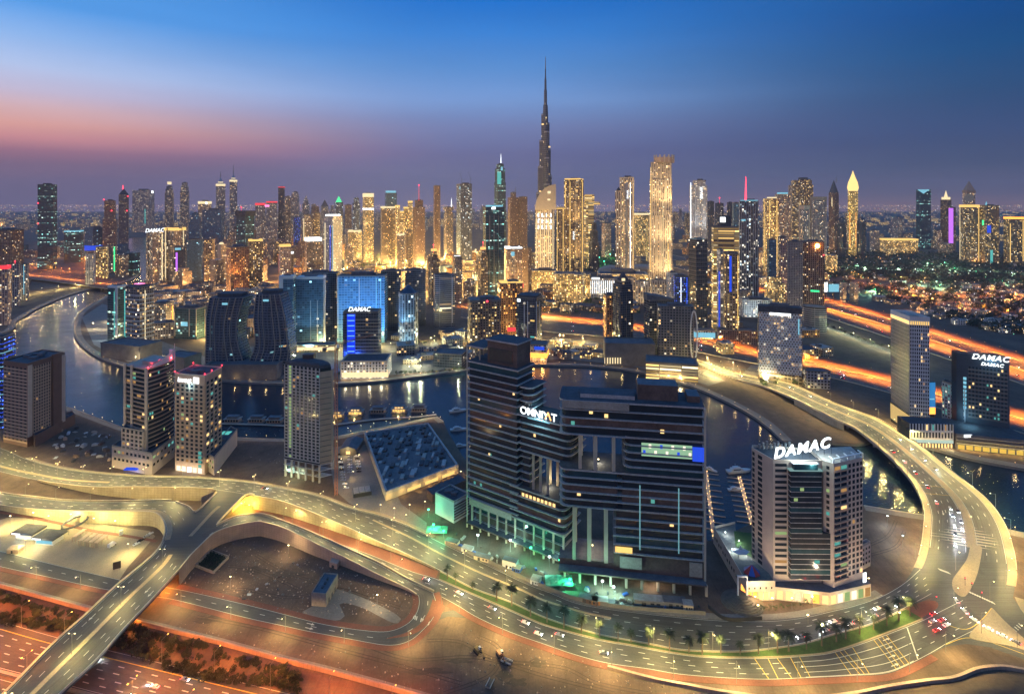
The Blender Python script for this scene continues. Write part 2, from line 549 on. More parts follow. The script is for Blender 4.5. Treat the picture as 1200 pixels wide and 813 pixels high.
def ground_mat():
 m,nt,out = newmat('sand_ground')
 b = nt.nodes.new('ShaderNodeBsdfPrincipled')
 b.inputs['Roughness'].default_value = 0.95
 pos = geo_pos(nt)
 n1 = nnode(nt,0.012,7,0.62,pos)
 n2 = nnode(nt,0.09,6,0.7,pos)
 n3 = nnode(nt,0.7,4,0.7,pos)
 n4 = nnode(nt,0.03,5,0.75,pos)
 c = ramp(nt,n1.outputs['Fac'],[(0.3,(0.085,0.055,0.038)),(0.5,(0.13,0.086,0.059)),(0.7,(0.18,0.124,0.085))])
 c = mixc(nt,0.75,c,ramp(nt,n2.outputs['Fac'],[(0.3,(0.55,0.53,0.5)),(0.7,(1.25,1.22,1.18))]),'MULTIPLY')
 c = mixc(nt,0.5,c,ramp(nt,n3.outputs['Fac'],[(0.25,(0.6,0.6,0.6)),(0.75,(1.3,1.3,1.3))]),'MULTIPLY')
 c = mixc(nt,ramp(nt,n4.outputs['Fac'],[(0.60,(0,0,0)),(0.70,(0.8,0.8,0.8))]),c,(0.055,0.045,0.035))
 wv = nt.nodes.new('ShaderNodeTexWave')
 wv.inputs['Scale'].default_value = 0.035
 wv.inputs['Distortion'].default_value = 14.0
 wv.inputs['Detail'].default_value = 2.0
 wv.inputs['Detail Scale'].default_value = 0.35
 nt.links.new(pos,wv.inputs['Vector'])
 c = mixc(nt,0.28,c,ramp(nt,wv.outputs['Fac'],[(0.0,(0.55,0.53,0.5)),(0.06,(1,1,1)),(0.80,(1,1,1)),(0.86,(1.25,1.22,1.18)),(0.92,(0.75,0.75,0.75)),(1.0,(1.2,1.2,1.15))]),'MULTIPLY')
 nt.links.new(c,b.inputs['Base Color'])
 bp = nt.nodes.new('ShaderNodeBump')
 bp.inputs['Strength'].default_value = 0.5
 bp.inputs['Distance'].default_value = 0.6
 nt.links.new(n2.outputs['Fac'],bp.inputs['Height'])
 nt.links.new(bp.outputs[0],b.inputs['Normal'])
 nt.links.new(b.outputs[0],out.inputs[0])
 return m
def water_mat():
 m,nt,out = newmat('canal_water')
 b = nt.nodes.new('ShaderNodeBsdfPrincipled')
 b.inputs['Base Color'].default_value = (0.010,0.030,0.046,1)
 b.inputs['Roughness'].default_value = 0.13
 b.inputs['IOR'].default_value = 1.33
 pos = geo_pos(nt)
 n1 = nnode(nt,0.45,3,0.6,pos)
 n2 = nnode(nt,0.035,3,0.5,pos)
 h = mth(nt,'ADD',n1.outputs['Fac'],mth(nt,'MULTIPLY',n2.outputs['Fac'],2.0))
 bp = nt.nodes.new('ShaderNodeBump')
 bp.inputs['Strength'].default_value = 0.42
 bp.inputs['Distance'].default_value = 0.6
 nt.links.new(h,bp.inputs['Height'])
 nt.links.new(bp.outputs[0],b.inputs['Normal'])
 nt.links.new(ramp(nt,n2.outputs['Fac'],[(0.35,(0.08,) * 3),(0.65,(0.22,) * 3)]),b.inputs['Roughness'])
 nt.links.new(b.outputs[0],out.inputs[0])
 return m
sand = ground_mat()
water_m = water_mat()
EMU = {}
def text(name,body,size,mat,parent,loc,yaw=0.0,depth=0.3,shear=0.0,bold=0.0,pitch=math.pi / 2,align='CENTER',space=1.0,roll=0.0):
 cu = bpy.data.curves.new(name,'FONT')
 cu.body = body
 cu.size = size
 cu.extrude = depth / 2
 cu.shear = shear
 cu.offset = bold
 cu.space_character = space
 cu.align_x = align
 cu.align_y = 'BOTTOM_BASELINE'
 tmp = bpy.data.objects.new(name + '_font',cu)
 COL.objects.link(tmp)
 dg = bpy.context.evaluated_depsgraph_get()
 me = bpy.data.meshes.new_from_object(tmp.evaluated_get(dg))
 bpy.data.objects.remove(tmp)
 bpy.data.curves.remove(cu)
 me.materials.clear()
 me.materials.append(mat)
 o = bpy.data.objects.new(name,me)
 o.location = loc
 o.rotation_euler = (pitch,roll,yaw)
 if parent is not None:
  o.parent = parent
 COL.objects.link(o)
 return o
def light(name,kind,power,col,loc,parent=None,radius=0.4,target=None,spot=None,blend=0.6):
 ld = bpy.data.lights.new(name,kind)
 ld.energy = power
 ld.color = col
 ld.shadow_soft_size = radius
 if kind == 'SPOT':
  ld.spot_size = math.radians(spot or 140)
  ld.spot_blend = blend
 lo = bpy.data.objects.new(name,ld)
 lo.location = loc
 if target is not None:
  d = (Vector(target) - Vector(loc))
  lo.rotation_euler = d.to_track_quat('-Z','Y').to_euler()
 if parent is not None:
  lo.parent = parent
 COL.objects.link(lo)
 return lo
def sstep(x,a,b):
 t = max(0.0,min(1.0,(x - a) / (b - a)))
 return t * t * (3 - 2 * t)
def pxl(pts,n=40,z=0.0,sm=True):
 q = resample([(p[0],p[1]) for p in pts],n,sm)
 return [G(p[0],p[1],z(p[0],p[1]) if callable(z) else z) for p in q]
def offs(line,dist):
 """shift a polyline sideways (positive: to the right of its direction)"""
 out = []
 n = len(line)
 for i in range(n):
  a,b = Vector(line[max(i - 1,0)]),Vector(line[min(i + 1,n - 1)])
  d = b - a
  d.z = 0
  d.normalize()
  out.append(Vector(line[i]) + Vector((d.y,-d.x,0)) * dist)
 return out
def sheet(name,poly,z,mat,parent=None,kind='structure'):
 """flat polygon sheet from world points"""
 P = [Vector((p[0],p[1],z)) for p in poly]
 mb = MB()
 for t in tessellate_polygon([P]):
  mb.face([P[i] for i in t])
 o = mb.build(name,mat,parent)
 if kind and parent is None:
  o["kind"] = kind
 return o
def pxpoly(pts,n=0,z=0.0):
 if n:
  pts = resample([(p[0],p[1]) for p in list(pts) + [pts[0]]],n)[:-1]
 return [G(p[0],p[1],z) for p in pts]
bank_left = [(-160,425),(0,391),(20,376),(45,361),(75,348),(105,339),(128,334.5),(148,330),(160,325),(166,319),
   (164,313),(155,309),(143,307),(139,300),(139,291),(143,284),(150,279.5),(162,277)]
bank_far = [(178,278),(178,300),(176,322),(166,330),(150,336),(134,342),(120,349),(106,357),(93,366),(87,378),(87,392),
   (93,403),(105,413),(122,422),(140,427.5),(165,433),(200,439),(235,443),(262,446),(300,448.5),(340,449.5),
   (390,450),(440,447),(500,440),(548,434),(600,428.5),(650,427.5),(700,429.5),(745,435),(780,443),(812,453),
   (840,465),(862,476),(880,486),(897,498),(908,508),(916,516)]
bank_tip = [(916,516),(930,519.5),(960,518.5),(1000,520),(1012,520),(1025,516),(1060,518),(1100,527)]
bank_right = [(1100,527),(1120,533),(1150,540),(1200,549),(1300,566),(1420,590)]
bank_near_r = [(1420,690),(1300,652),(1200,624),(1184,621),(1150,612),(1110,606),(1082,603),(1060,600),(1036,596),(1012,592)]
bank_near_l = [(1012,592),(960,596),(885,612),(850,628),(836,634),(825,630),(790,600),(740,580),(690,568),(640,560),(590,553),
   (556,547),(546,540),(536,524),(526,508),(520,494),(511,488),(480,494),(440,502),(388,512),(330,514),(262,512),
   (200,510),(160,505),(140,499),(110,488),(80,477),(40,468),(0,460),(-160,438)]
canal = []
for seg,n in ((bank_left,60),(bank_far,110),(bank_tip,20),(bank_right,12),(bank_near_r,26),(bank_near_l,80)):
 canal += pxl(seg,n)[:-1] if seg is not bank_near_l else pxl(seg,n)
canal = [Vector((p.x,p.y)) for p in canal]
BIG = 16000.0
outer = [Vector((-BIG,-600)),Vector((BIG,-600)),Vector((BIG,BIG)),Vector((-BIG,BIG))]
gpts = outer + canal
mb = MB()
for t in tessellate_polygon([[Vector((p.x,p.y,0)) for p in outer],[Vector((p.x,p.y,0)) for p in canal]]):
 mb.face([(gpts[i].x,gpts[i].y,0.0) for i in t])
mb.build('ground',sand)["kind"] = 'structure'
mb = MB()
xs,ys = [p.x for p in canal],[p.y for p in canal]
mb.face([(min(xs) - 5,min(ys) - 5,-2.4),(max(xs) + 5,min(ys) - 5,-2.4),(max(xs) + 5,max(ys) + 5,-2.4),(min(xs) - 5,max(ys) + 5,-2.4)])
mb.build('water',water_m)["kind"] = 'structure'
mb = MB()
ring = [(p.x,p.y) for p in canal]
mb.prism(ring + [ring[0]],-3.5,0.0,closed=False)
tag(mb.build('quay_wall',concrete_dark),'dark concrete quay wall lining both banks of the canal','quay wall')
PROM = {}
for nm,seg,n,w,sgn in (('far',bank_far[1:],120,11,-1),('left',bank_left[:14],60,12,-1),('right',bank_right,14,11,-1),
      ('near_right',bank_near_r[2:],26,8,-1),('near_left',bank_near_l[15:28],50,7,-1)):
 ln = pxl(seg,n)
 inn = offs(ln,w * sgn)
 mb = MB()
 mb.ribbon(ln,inn,z=0.02)
 mb.build('promenade',paving_grey)["kind"] = 'structure'
 tag(beam(ln,0.5,0.5,'quay_kerb',concrete,z=0.0,side=-0.3 if sgn < 0 else 0.3),{
  'far': 'long pale kerb edging the far bank promenade of the canal','left': 'kerb edging the canal bank beside the orange bridge',
  'right': 'kerb edging the canal bank below the podium with two signs','near_right': 'kerb edging the near canal bank under the curved bridge',
  'near_left': 'kerb edging the near canal bank beside the houseboats'}[nm],'kerb')
 PROM[nm] = (ln,inn)
def dashes(mb,A,B,fr,dash=4.0,gap=8.0,w=0.42,z=0.012,start=0.0):
 ln = lerp_line(A,B,fr)
 for p,f in along(ln,dash + gap,start):
  n = Vector((f.y,-f.x,0)).normalized() * (w / 2)
  q = p + f * dash
  up = Vector((0,0,z))
  mb.face([p + n + up,q + n + up,q - n + up,p - n + up])
def line_paint(mb,ln,w=0.3,z=0.012,side=0.0):
 a,b = offs(ln,side + w / 2),offs(ln,side - w / 2)
 mb.ribbon(a,b,z=z)
def road(name,A,B,mat=asphalt,z=0.012,lanes=(),thick=0.0,edge=True,paint=white_paint,dash=3.6,gap=8.4,w=0.32):
 mb = MB()
 mb.ribbon(A,B,z=z)
 if thick:
  dn = Vector((0,0,-thick))
  mb.ribbon([p + dn for p in B],[p + dn for p in A])
  for L in (A,B):
   for i in range(len(L) - 1):
    mb.face([L[i] + dn,L[i + 1] + dn,L[i + 1] + Vector((0,0,z)),L[i] + Vector((0,0,z))])
 o = mb.build(name,mat)
 o["kind"] = 'structure'
 mk = MB()
 for k,fr in enumerate(lanes):
  dashes(mk,A,B,fr,dash,gap,w,z + 0.012,start=(k % 3) * 2.1)
 if edge:
  for L,s in ((lerp_line(A,B,0.03),0),(lerp_line(A,B,0.97),0)):
   line_paint(mk,L,0.22,z + 0.012)
 if mk.f:
  mk.build('lane_markings',paint,o)
 return o
def retaining(name,line,mat,label,top=0.9,th=0.5):
 """wall from the ground up to a parapet above the road edge"""
 mb = MB()
 n = len(line)
 o = offs(line,th)
 u = 0.0
 for i in range(n - 1):
  a,b,c,d = line[i],line[i + 1],o[i],o[i + 1]
  L = (b - a).length
  za,zb = a.z + top,b.z + top
  for p,q in ((a,b),(c,d)):
   mb.face([(p.x,p.y,0),(q.x,q.y,0),(q.x,q.y,zb),(p.x,p.y,za)],[(u,0),(u + L,0),(u + L,zb),(u,za)])
  mb.face([(a.x,a.y,za),(b.x,b.y,zb),(d.x,d.y,zb),(c.x,c.y,za)])
  u += L
 w = mb.build(name,mat)
 tag(w,label,'retaining wall')
 cp = MB()
 oo = offs(line,th + 0.12)
 ii = offs(line,-0.12)
 up = Vector((0,0,top + 0.02))
 for i in range(n - 1):
  a,b,c,d = ii[i] + up,ii[i + 1] + up,oo[i + 1] + up,oo[i] + up
  h = Vector((0,0,0.3))
  cp.face([a + h,b + h,c + h,d + h])
  cp.face([a,b,b + h,a + h])
  cp.face([d,c,c + h,d + h])
 cp.build('coping',pale_wall,w)
 return w
def panelled(name,col,wpanel=3.0,hp=2.0):
 """precast panel wall: thin joints every few metres"""
 m,nt,out = newmat(name)
 uvn = nt.nodes.new('ShaderNodeUVMap')
 uvn.uv_map = "UVMap"
 sp = nt.nodes.new('ShaderNodeSeparateXYZ')
 nt.links.new(uvn.outputs[0],sp.inputs[0])
 fu = mth(nt,'FRACT',mth(nt,'DIVIDE',sp.outputs[0],wpanel))
 fv = mth(nt,'FRACT',mth(nt,'DIVIDE',sp.outputs[1],hp))
 j = mth(nt,'MAXIMUM',mth(nt,'LESS_THAN',fu,0.06),mth(nt,'LESS_THAN',fv,0.07))
 n1 = nnode(nt,0.12,6,0.7,geo_pos(nt))
 c = ramp(nt,n1.outputs['Fac'],[(0.3,tuple(x * 0.75 for x in col)),(0.7,tuple(x * 1.15 for x in col))])
 c = mixc(nt,mth(nt,'MULTIPLY',j,0.45),c,(0.08,0.06,0.05))
 b = nt.nodes.new('ShaderNodeBsdfPrincipled')
 b.inputs['Roughness'].default_value = 0.85
 nt.links.new(c,b.inputs['Base Color'])
 nt.links.new(b.outputs[0],out.inputs[0])
 return m
wall_pale = panelled('panel_wall_pale',(0.47,0.38,0.24))
wall_pink = panelled('panel_wall_pink',(0.42,0.28,0.20),2.5,1.6)
ZJ = 10.0
zA = lambda x,y: ZJ * sstep(x,30,190) * (1 - sstep(x,310,512))
A_top = [(-60,506),(0,524),(30,537),(60,546),(100,553),(160,558),(230,560),(290,565),(330,572),(372,581),(410,595),(445,604),
  (480,617),(517,635),(583,667),(617,683),(646,694),(680,707),(740,716),(828,725),(894,727),(940,723),(976,715),(1001,709),
  (1033,698),(1059,683),(1078,666)]
A_bot = [(-60,538),(0,553),(40,562),(70,567),(110,571),(160,571),(230,572),(262,575),(308,583),(335,589),(372,603),(409,619),(446,636),
  (480,651),(514,668),(554,689),(598,705),(635,722),(673,735),(711,745),(760,754),(796,761),(834,763),(872,763),(900,760),
  (940,754),(976,743),(1023,730),(1069,708),(1092,696)]
LA,LB = pxl(A_top,200,zA),pxl(A_bot,200,zA)
road('boulevard_road',LA,LB,lanes=(0.2,0.4,0.62,0.8))
iA = next(i for i,p in enumerate(LB) if p.x * FP / p.y + CX > 40)
pxx = lambda p: p.x * FP / p.y + CX
wl = [p for p in LB if 40 < pxx(p) < 253]
wr = [p for p in LB if 296 < pxx(p) < 516]
retaining('retaining_wall',offs(wl,0.5),wall_pale,'pale panelled retaining wall of the boulevard left of the yellow underpass')
retaining('retaining_wall',offs(wr,0.5),wall_pale,'pale panelled retaining wall of the boulevard tapering away right of the yellow underpass')
zt = [p for p in LA if 30 < pxx(p) < 512]
mb = MB()
for i in range(len(zt) - 1):
 a,b = zt[i],zt[i + 1]
 mb.face([(a.x,a.y,0),(b.x,b.y,0),(b.x,b.y,b.z + 0.9),(a.x,a.y,a.z + 0.9)])
tag(mb.build('boundary_wall',concrete),'low parapet wall along the boulevard in front of the three canal towers','parapet wall')
tag(beam(zt,3.2,0.14,'footpath',paving,z=0.0,side=-1.8),kind='structure')
ml = pxl([(-60,527),(0,546),(40,555),(80,562),(128,565)],24,zA)
tag(beam(ml,2.6,0.16,'median_strip',paving),kind='structure')
mk = pxl([(437,609),(480,629),(515,648),(563,671),(609,690),(637,703),(680,716),(716,724)],60,zA)
tag(beam(mk,1.5,0.2,'median_strip',paving),kind='structure')
tag(beam([p for p in LA if 520 < pxx(p) < 1040],5.0,0.15,'footpath',paving_grey,side=-2.6),kind='structure')
S_top = [(296,601),(340,616),(381,631),(430,648),(480,668),(512,678),(554,696),(598,715),(635,731),(673,742),(711,751),(740,756),
  (796,766),(834,769.5),(890,770.5),(940,768),(976,763.5),(1023,748),(1080,726),(1096,718)]
S_bot = [(296,606),(340,622),(381,640),(430,661),(480,685),(508,695),(535,709),(560,724),(598,741),(635,754),(673,767),(711,777),(760,784),
  (796,790),(853,794.5),(900,796),(940,794.5),(995,792),(1033,790),(1055,784),(1087,768),(1109,755)]
SA,SB = pxl(S_top,160),pxl(S_bot,160)
SA.append(G(1128,702)); SB.append(G(1140,740))
road('southern_road',SA,SB,z=0.02,lanes=(0.27,0.5,0.74))
tag(beam([p for p in SB if 525 < pxx(p) < 1095],3.8,0.15,'footpath',redpave,side=2.0),kind='structure')
RPa = pxl([(300,594),(340,604),(372,614),(409,628),(446,642),(480,656),(514,669)],30)
RPb = pxl([(297,601),(340,616),(381,631),(430,648),(480,668),(511,677)],30)
mb = MB(); mb.ribbon(RPb,RPa,z=0.035); mb.build('red_paving',redpave)["kind"] = 'structure'
Gt = [p for p in LB if pxx(p) > 516]
Gt = resample([(p.x,p.y,0.0) for p in Gt[:-6]],90,False)
Gb = [p for p in SA if 512 < pxx(p) < 1082]
Gb = resample([(p.x,p.y,0.0) for p in Gb],90,False)
Gt2,Gb2 = [a.lerp(b,0.08) for a,b in zip(Gt,Gb)],[a.lerp(b,0.92) for a,b in zip(Gt,Gb)]
mb = MB(); mb.ribbon(Gb2,Gt2,z=0.20); mb.build('grass',grass_green)["kind"] = 'stuff'
tag(beam(Gt,0.9,0.24,'median_kerb',paving,side=0.3),'beige kerb along the north side of the palm lined grass median','kerb')
tag(beam(Gb,0.9,0.24,'median_kerb',paving,side=-0.3),'beige kerb along the south side of the palm lined grass median','kerb')
zB = lambda x,y: 3.0 + (ZJ - 3.0) * sstep(x,-20,160)
B_top = [(-70,562),(0,578),(40,583),(80,587),(140,588),(190,587),(213,589),(228,599)]
B_bot = [(-70,577),(0,592),(40,597),(80,599),(140,600),(172,600),(186,603),(193,612),(195,622),(192,633)]
RA,RB = pxl(B_top,60,zB),pxl(B_bot,60,zB)
road('ramp_road',RA,RB,z=0.012,lanes=(0.35,0.66))
retaining('retaining_wall',offs(RB,0.3),wall_pale,'curved panelled retaining wall beside the fuel station')
retaining('retaining_wall',offs(RA[:-6],-0.8),wall_pale,'low retaining wall along the upper edge of the left ramp')
tag(beam([p for p in RB[26:]],3.4,0.15,'footpath',paving,side=-2.2),kind='structure')
J_px = [(254,574),(243,587),(229,600),(214,589),(190,588),(175,600),(186,603),(193,612),(195,622),(192,634),(209,668),(225,648),(236,638),(251,625),
  (254,616),(257,611),(273,594),(288,580),(298,577),(280,570)]
JW = pxpoly(J_px,0,ZJ)
mb = MB()
for t in tessellate_polygon([JW]):
 mb.face([JW[i] + Vector((0,0,-0.004)) for i in t])
 mb.face([JW[i] + Vector((0,0,-1.4)) for i in t])
for i in range(len(JW)):
 a,b = JW[i],JW[(i + 1) % len(JW)]
 mb.face([(a.x,a.y,ZJ - 1.4),(b.x,b.y,ZJ - 1.4),(b.x,b.y,ZJ - 0.004),(a.x,a.y,ZJ - 0.004)])
mb.build('crossing_road',asphalt)["kind"] = 'structure'
for pts,lab in (([(254,577),(243,588),(229,600),(221,594),(206,588.5)],'pale barrier around the left underpass opening'),
    ([(298,580),(288,580.5),(273,594),(257,611),(254,616)],'pale barrier around the right underpass opening')):
 tag(beam(pxl(pts,24,ZJ),0.7,1.1,'concrete_barrier',pale_wall),lab,'barrier')
mi = pxl([(223,628),(236,614),(249,600),(257,593)],12,ZJ)
tag(beam(mi,2.6,0.18,'median_strip',paving,z=0.02),kind='structure')
O_l = [(192,633),(180,650),(135,688),(101,720),(61,756),(6,812),(-60,878)]
O_r = [(209,668),(200,678),(180,700),(146,736),(112,774),(71,812),(14,868)]
OL,OR_ = pxl(O_l,60,ZJ),pxl(O_r,60,ZJ)
road('overpass_road',OR_,OL,z=0.016,lanes=(0.14,0.28,0.68,0.84),thick=1.7)
om = lerp_line(OR_,OL,0.5)
tag(beam(om,2.6,0.2,'median_strip',paving,z=0.016),kind='structure')
for L,s,lab in ((OL,-0.4,'pale parapet on the upper left side of the overpass'),(OR_,0.4,'pale parapet on the lower right side of the overpass')):
 tag(beam(L,0.5,1.1,'parapet',pale_wall,side=s * -1),lab,'parapet')
for px,py,lab in ((172,690,'thick round pier under the overpass nearest the service road'),(120,745,'thick round pier under the overpass beside the trees'),(70,795,'thick round pier under the overpass beside the highway')):
 g = G(px - 4,py,ZJ)
 for k,off in enumerate((0,)):
  mb = MB(); mb.tube((g.x,g.y,0),(g.x,g.y,ZJ - 1.6),1.1,1.1,14)
  tag(mb.build('bridge_pier',concrete,None),lab,'pier')
zC = lambda x,y: ZJ * (1 - sstep(x,318,505))
C_top = [(254,616),(273,607),(288,604),(308,603.5),(335,613),(372,628),(409,645),(446,662),(480,681),(508,694)]
C_bot = [(236,638),(251,625),(273,617),(300,612),(312,613),(335,620),(372,638),(409,656),(446,675),(476,689),(489,697)]
RC,RD = pxl(C_top,70,zC),pxl(C_bot,70,zC)
road('ramp_road',RC,RD,z=0.03,lanes=(0.5,))
retaining('retaining_wall',offs([G(209,668,ZJ)] + [G(222,652,ZJ)] + RD,0.3),wall_pink,'long pinkish retaining wall curving round the sand lot with the small cabin')
retaining('retaining_wall',offs(RC,-0.8),wall_pale,'pale wall along the upper edge of the curved ramp')
D_top = [(-60,632),(0,645),(60,660),(120,674),(160,683),(209,690),(285,707),(340,721),(380,731),(427,738),(455,739),(476,731),(487,719),(491,705),(489,694)]
D_bot = [(-60,651),(0,664),(60,677),(120,690),(170,698),(206,703),(285,723),(340,735),(363,740),(412,749),(455,756),(480,751),(498,736),(509,722),(512,708),(508,695)]
DA,DB = pxl(D_top,110),pxl(D_bot,110)
road('service_road',DA,DB,z=0.016,lanes=(0.5,))
tag(beam([p for p in DA if pxx(p) > 205],3.6,0.15,'footpath',redpave,side=-2.0),kind='structure')
tag(beam([p for p in DB if pxx(p) > 200 and p.y > G(0,757).y][:78],3.6,0.15,'footpath',redpave,side=2.0),kind='structure')
tag(beam([p for p in DB if pxx(p) < 150],3.0,0.15,'footpath',redpave,side=1.8),kind='structure')
lp = [(492,741),(503,729),(520,717),(548,711),(580,727),(551,724),(525,722),(510,728),(500,738)]
sheet('slip_road',pxpoly(lp),0.024,asphalt)
isl = [(507,702),(522,712),(507,723),(497,735),(480,744),(452,748),(476,741),(492,731),(502,717)]
P = pxpoly(isl,40)
mb = MB(); mb.prism([(p.x,p.y) for p in P][::-1] if False else [(p.x,p.y) for p in P],0.0,0.16)
mb.build('traffic_island',redpave)["kind"] = 'structure'
lot = [(410,713),(432,709),(455,717),(470,727),(452,733),(425,731),(404,727)]
sheet('cabin_yard',pxpoly([(380,690),(396,690),(430,702),(468,722),(462,730),(425,712),(398,706),(404,722),(388,727),(352,720),(372,706)],40),0.020,paving_grey)
mk = MB()
for k in range(6):
 for c,dx,dy in (((484,722),1.7,0.8),((498,728),1.8,0.8)):
  p = G(c[0] + (k - 2.5) * dx,c[1] + (k - 2.5) * dy)
  mk.face([p + Vector((-0.3,-1.6,0.05)),p + Vector((0.35,-1.6,0.05)),p + Vector((0.35,1.6,0.05)),p + Vector((-0.3,1.6,0.05))])
mk.build('zebra_crossing',white_paint)["kind"] = 'structure'
W = pxl([(-80,667),(0,688),(95,714),(170,733),(250,753),(330,775),(390,790),(470,812),(540,832)],60)
tag(beam(W,0.8,2.4,'boundary_wall',wall_pink),'long low boundary wall between the sand lot and the highway shrubs','wall')
tag(beam(W,3.2,0.06,'footpath',paving_grey,side=-2.6),kind='structure')
H1a = pxl([(-80,705),(0,726),(70,746),(180,773),(330,809),(480,845)],50)
H1b = pxl([(-80,762),(0,784),(60,799),(110,812),(200,835),(330,868)],50)
road('highway_road',H1b,H1a,z=0.03,lanes=(0.17,0.33,0.5,0.67),dash=4,gap=7,w=0.5)
mk = MB(); line_paint(mk,lerp_line(H1b,H1a,0.80),0.5,0.05); mk.build('edge_line',yellow_paint)["kind"] = 'structure'
tag(beam(H1b,1.6,0.9,'median_barrier',concrete,side=1.5),'concrete median barrier in the middle of the orange lit highway','barrier')
H2a = offs(H1b,4.0)
H2b = offs(H1b,28.0)
road('highway_road',H2b,H2a,z=0.03,lanes=(0.2,0.4,0.6,0.8),dash=4,gap=7,w=0.5)
zbr = lambda x,y: 8.0 * sstep(x,835,975) * (1 - sstep(y,572,638))
BR_n = [(816,421),(859,436),(898,444),(930,451),(977,472),(1010,484),(1033,493),(1073,518),(1111,549),(1155,584),(1177,613),(1188,644),(1192,672),(1189,698)]
BR_s = [(816,428),(859,444),(898,454),(944,474),(977,491),(1000,501),(1022,518),(1049,542),(1071,569),(1082,595),(1082,616),(1079,640),(1074,657),(1066,672)]
BN,BS = pxl(BR_n,140,zbr),pxl(BR_s,140,zbr)
def frac_line(f0,f1):
 n = len(BN)
 return [BS[i].lerp(BN[i],f0 + (f1 - f0) * (i / (n - 1))) for i in range(n)]
b1,b2,b3,b4 = frac_line(0.11,0.085),frac_line(0.445,0.50),frac_line(0.515,0.61),frac_line(0.885,0.91)
road('bridge_road',b1[:-4],b2[:-12],z=0.02,lanes=(0.25,0.5,0.75),thick=0)
road('bridge_road',b3[:-10],b4[:-2],z=0.02,lanes=(0.33,0.66),thick=0)
mb = MB()
dn = Vector((0,0,-1.6))
kd = max(i for i in range(140) if YH + FP * (CH - BS[i].z) / BS[i].y < 641 and YH + FP * (CH - BN[i].z) / BN[i].y < 652)
mb.ribbon(BS[:kd],BN[:kd],z=-0.005)
for L in (BS[:kd],BN[:kd]):
 for i in range(len(L) - 1):
  if L[i].z > 0.3:
   lo = [Vector((p.x,p.y,max(p.z - 1.7,-0.1))) for p in (L[i],L[i + 1])]
   mb.face([lo[0],lo[1],L[i + 1],L[i]])
mb.ribbon([p + dn for p in BN if p.z > 2],[p + dn for p in BS if p.z > 2])
mb.build('bridge_deck',concrete)["kind"] = 'structure'
for a,b in ((BS,b1),(b4,BN)):
 mb = MB(); mb.ribbon(a[:-3],b[:-3],z=0.16); mb.build('footpath',paving)["kind"] = 'structure'
mb = MB(); mb.ribbon(b2[:-14],b3[:-14],z=0.2); mb.build('median_strip',paving)["kind"] = 'structure'
for L,s,lab in ((BS,-0.2,'pale parapet on the canal basin side of the curved bridge'),(BN,0.2,'pale parapet on the outer side of the curved bridge')):
 tag(beam(L[:-8],0.4,1.1,'parapet',pale_wall,side=s),lab,'parapet')
retaining('abutment_wall',[p for p in offs(BS,0.6) if 930 < pxx(p) < 990],wall_pale,'pale abutment wall where the curved bridge leaves the sand lot',top=-0.2)
for k,i in enumerate((62,74,86,98,108)):
 c = (BS[i] + BN[i]) / 2
 ax = (BN[i] - BS[i]); ax.z = 0
 mb = MB()
 for t in (-0.3,0.3):
  q = c + ax * t
  mb.tube((q.x,q.y,-3),(q.x,q.y,c.z - 1.6),1.3,1.3,12)
 hw = ax * 0.42
 mb.seg((c.x - hw.x,c.y - hw.y),(c.x + hw.x,c.y + hw.y),1.8,c.z - 2.6,c.z - 1.61)
 tag(mb.build('bridge_pier',concrete),('twin column pier under the curved bridge, first from the sand lot','twin column pier under the curved bridge, second from the sand lot',
  'twin column pier under the middle of the curved bridge','twin column pier under the curved bridge, second from the junction','twin column pier under the curved bridge, closest to the junction')[k],'pier')
junction = [(1033,699),(1059,684),(1072,664),(1082,640),(1100,636),(1150,636),(1187,640),(1189,690),(1187,700),(1203,722),(1300,790),(1300,835),(1200,772),(1160,758),
   (1133,754),(1109,757),(1085,769),(1070,735),(1092,700),(1070,708),(1050,716)]
sheet('junction_road',pxpoly(junction),0.008,asphalt)
for pts,mat in (([(1137,640),(1150,640),(1149,656),(1144,676),(1135,694),(1128,699),(1118,692),(1116,680),(1124,668),(1133,655)],paving),
    ([(1163,712),(1175,725),(1190,739),(1204,752),(1206,762),(1180,756),(1141,749),(1137,742),(1150,728)],paving),
    ([(1064,712),(1080,705),(1096,704),(1099,711),(1086,720),(1072,726)],redpave)):
 P = pxpoly(pts,44)
 mb = MB(); mb.prism([(p.x,p.y) for p in P],0.0,0.17)
 mb.build('traffic_island',mat)["kind"] = 'structure'
mb = MB(); ea = pxl([(1189,699),(1203,722),(1250,757),(1300,790)],20); mb.ribbon(ea,offs(ea,-6),z=0.1); mb.build('footpath',paving)["kind"] = 'structure'
ysl = pxl([(1108,755),(1132,747),(1160,752),(1200,766)],20)
mk = MB(); line_paint(mk,ysl,0.35,0.05)
line_paint(mk,pxl([(1100,728),(1130,737),(1148,728),(1162,712)],16),0.35,0.03)
mk.build('edge_line',yellow_paint)["kind"] = 'structure'
mk = MB()
n = len(SA)
for x0 in (885,898,911,924,935,978,984,990,998,1022,1027,1032,1037):
 ia = min(range(n),key=lambda i: abs(pxx(SA[i]) - x0))
 ib = min(range(n),key=lambda i: abs(pxx(SB[i]) - (x0 + 17 + max(0,(x0 - 935)) * 0.12)))
 a,b = SA[ia],SB[ib]
 line_paint(mk,[a.lerp(b,0.04),b.lerp(a,0.04)],0.34,0.05)
nb_ = len(b1)
for i in (101,105):
 line_paint(mk,[b1[i],b2[i]],0.3,0.045)
mk.build('hatch_markings',yellow_paint)["kind"] = 'structure'
mk = MB()
for i,f in ((len(SA) - 9,None),):
 line_paint(mk,[SA[i].lerp(SB[i],0.05),SA[i].lerp(SB[i],0.95)],0.6,0.05)
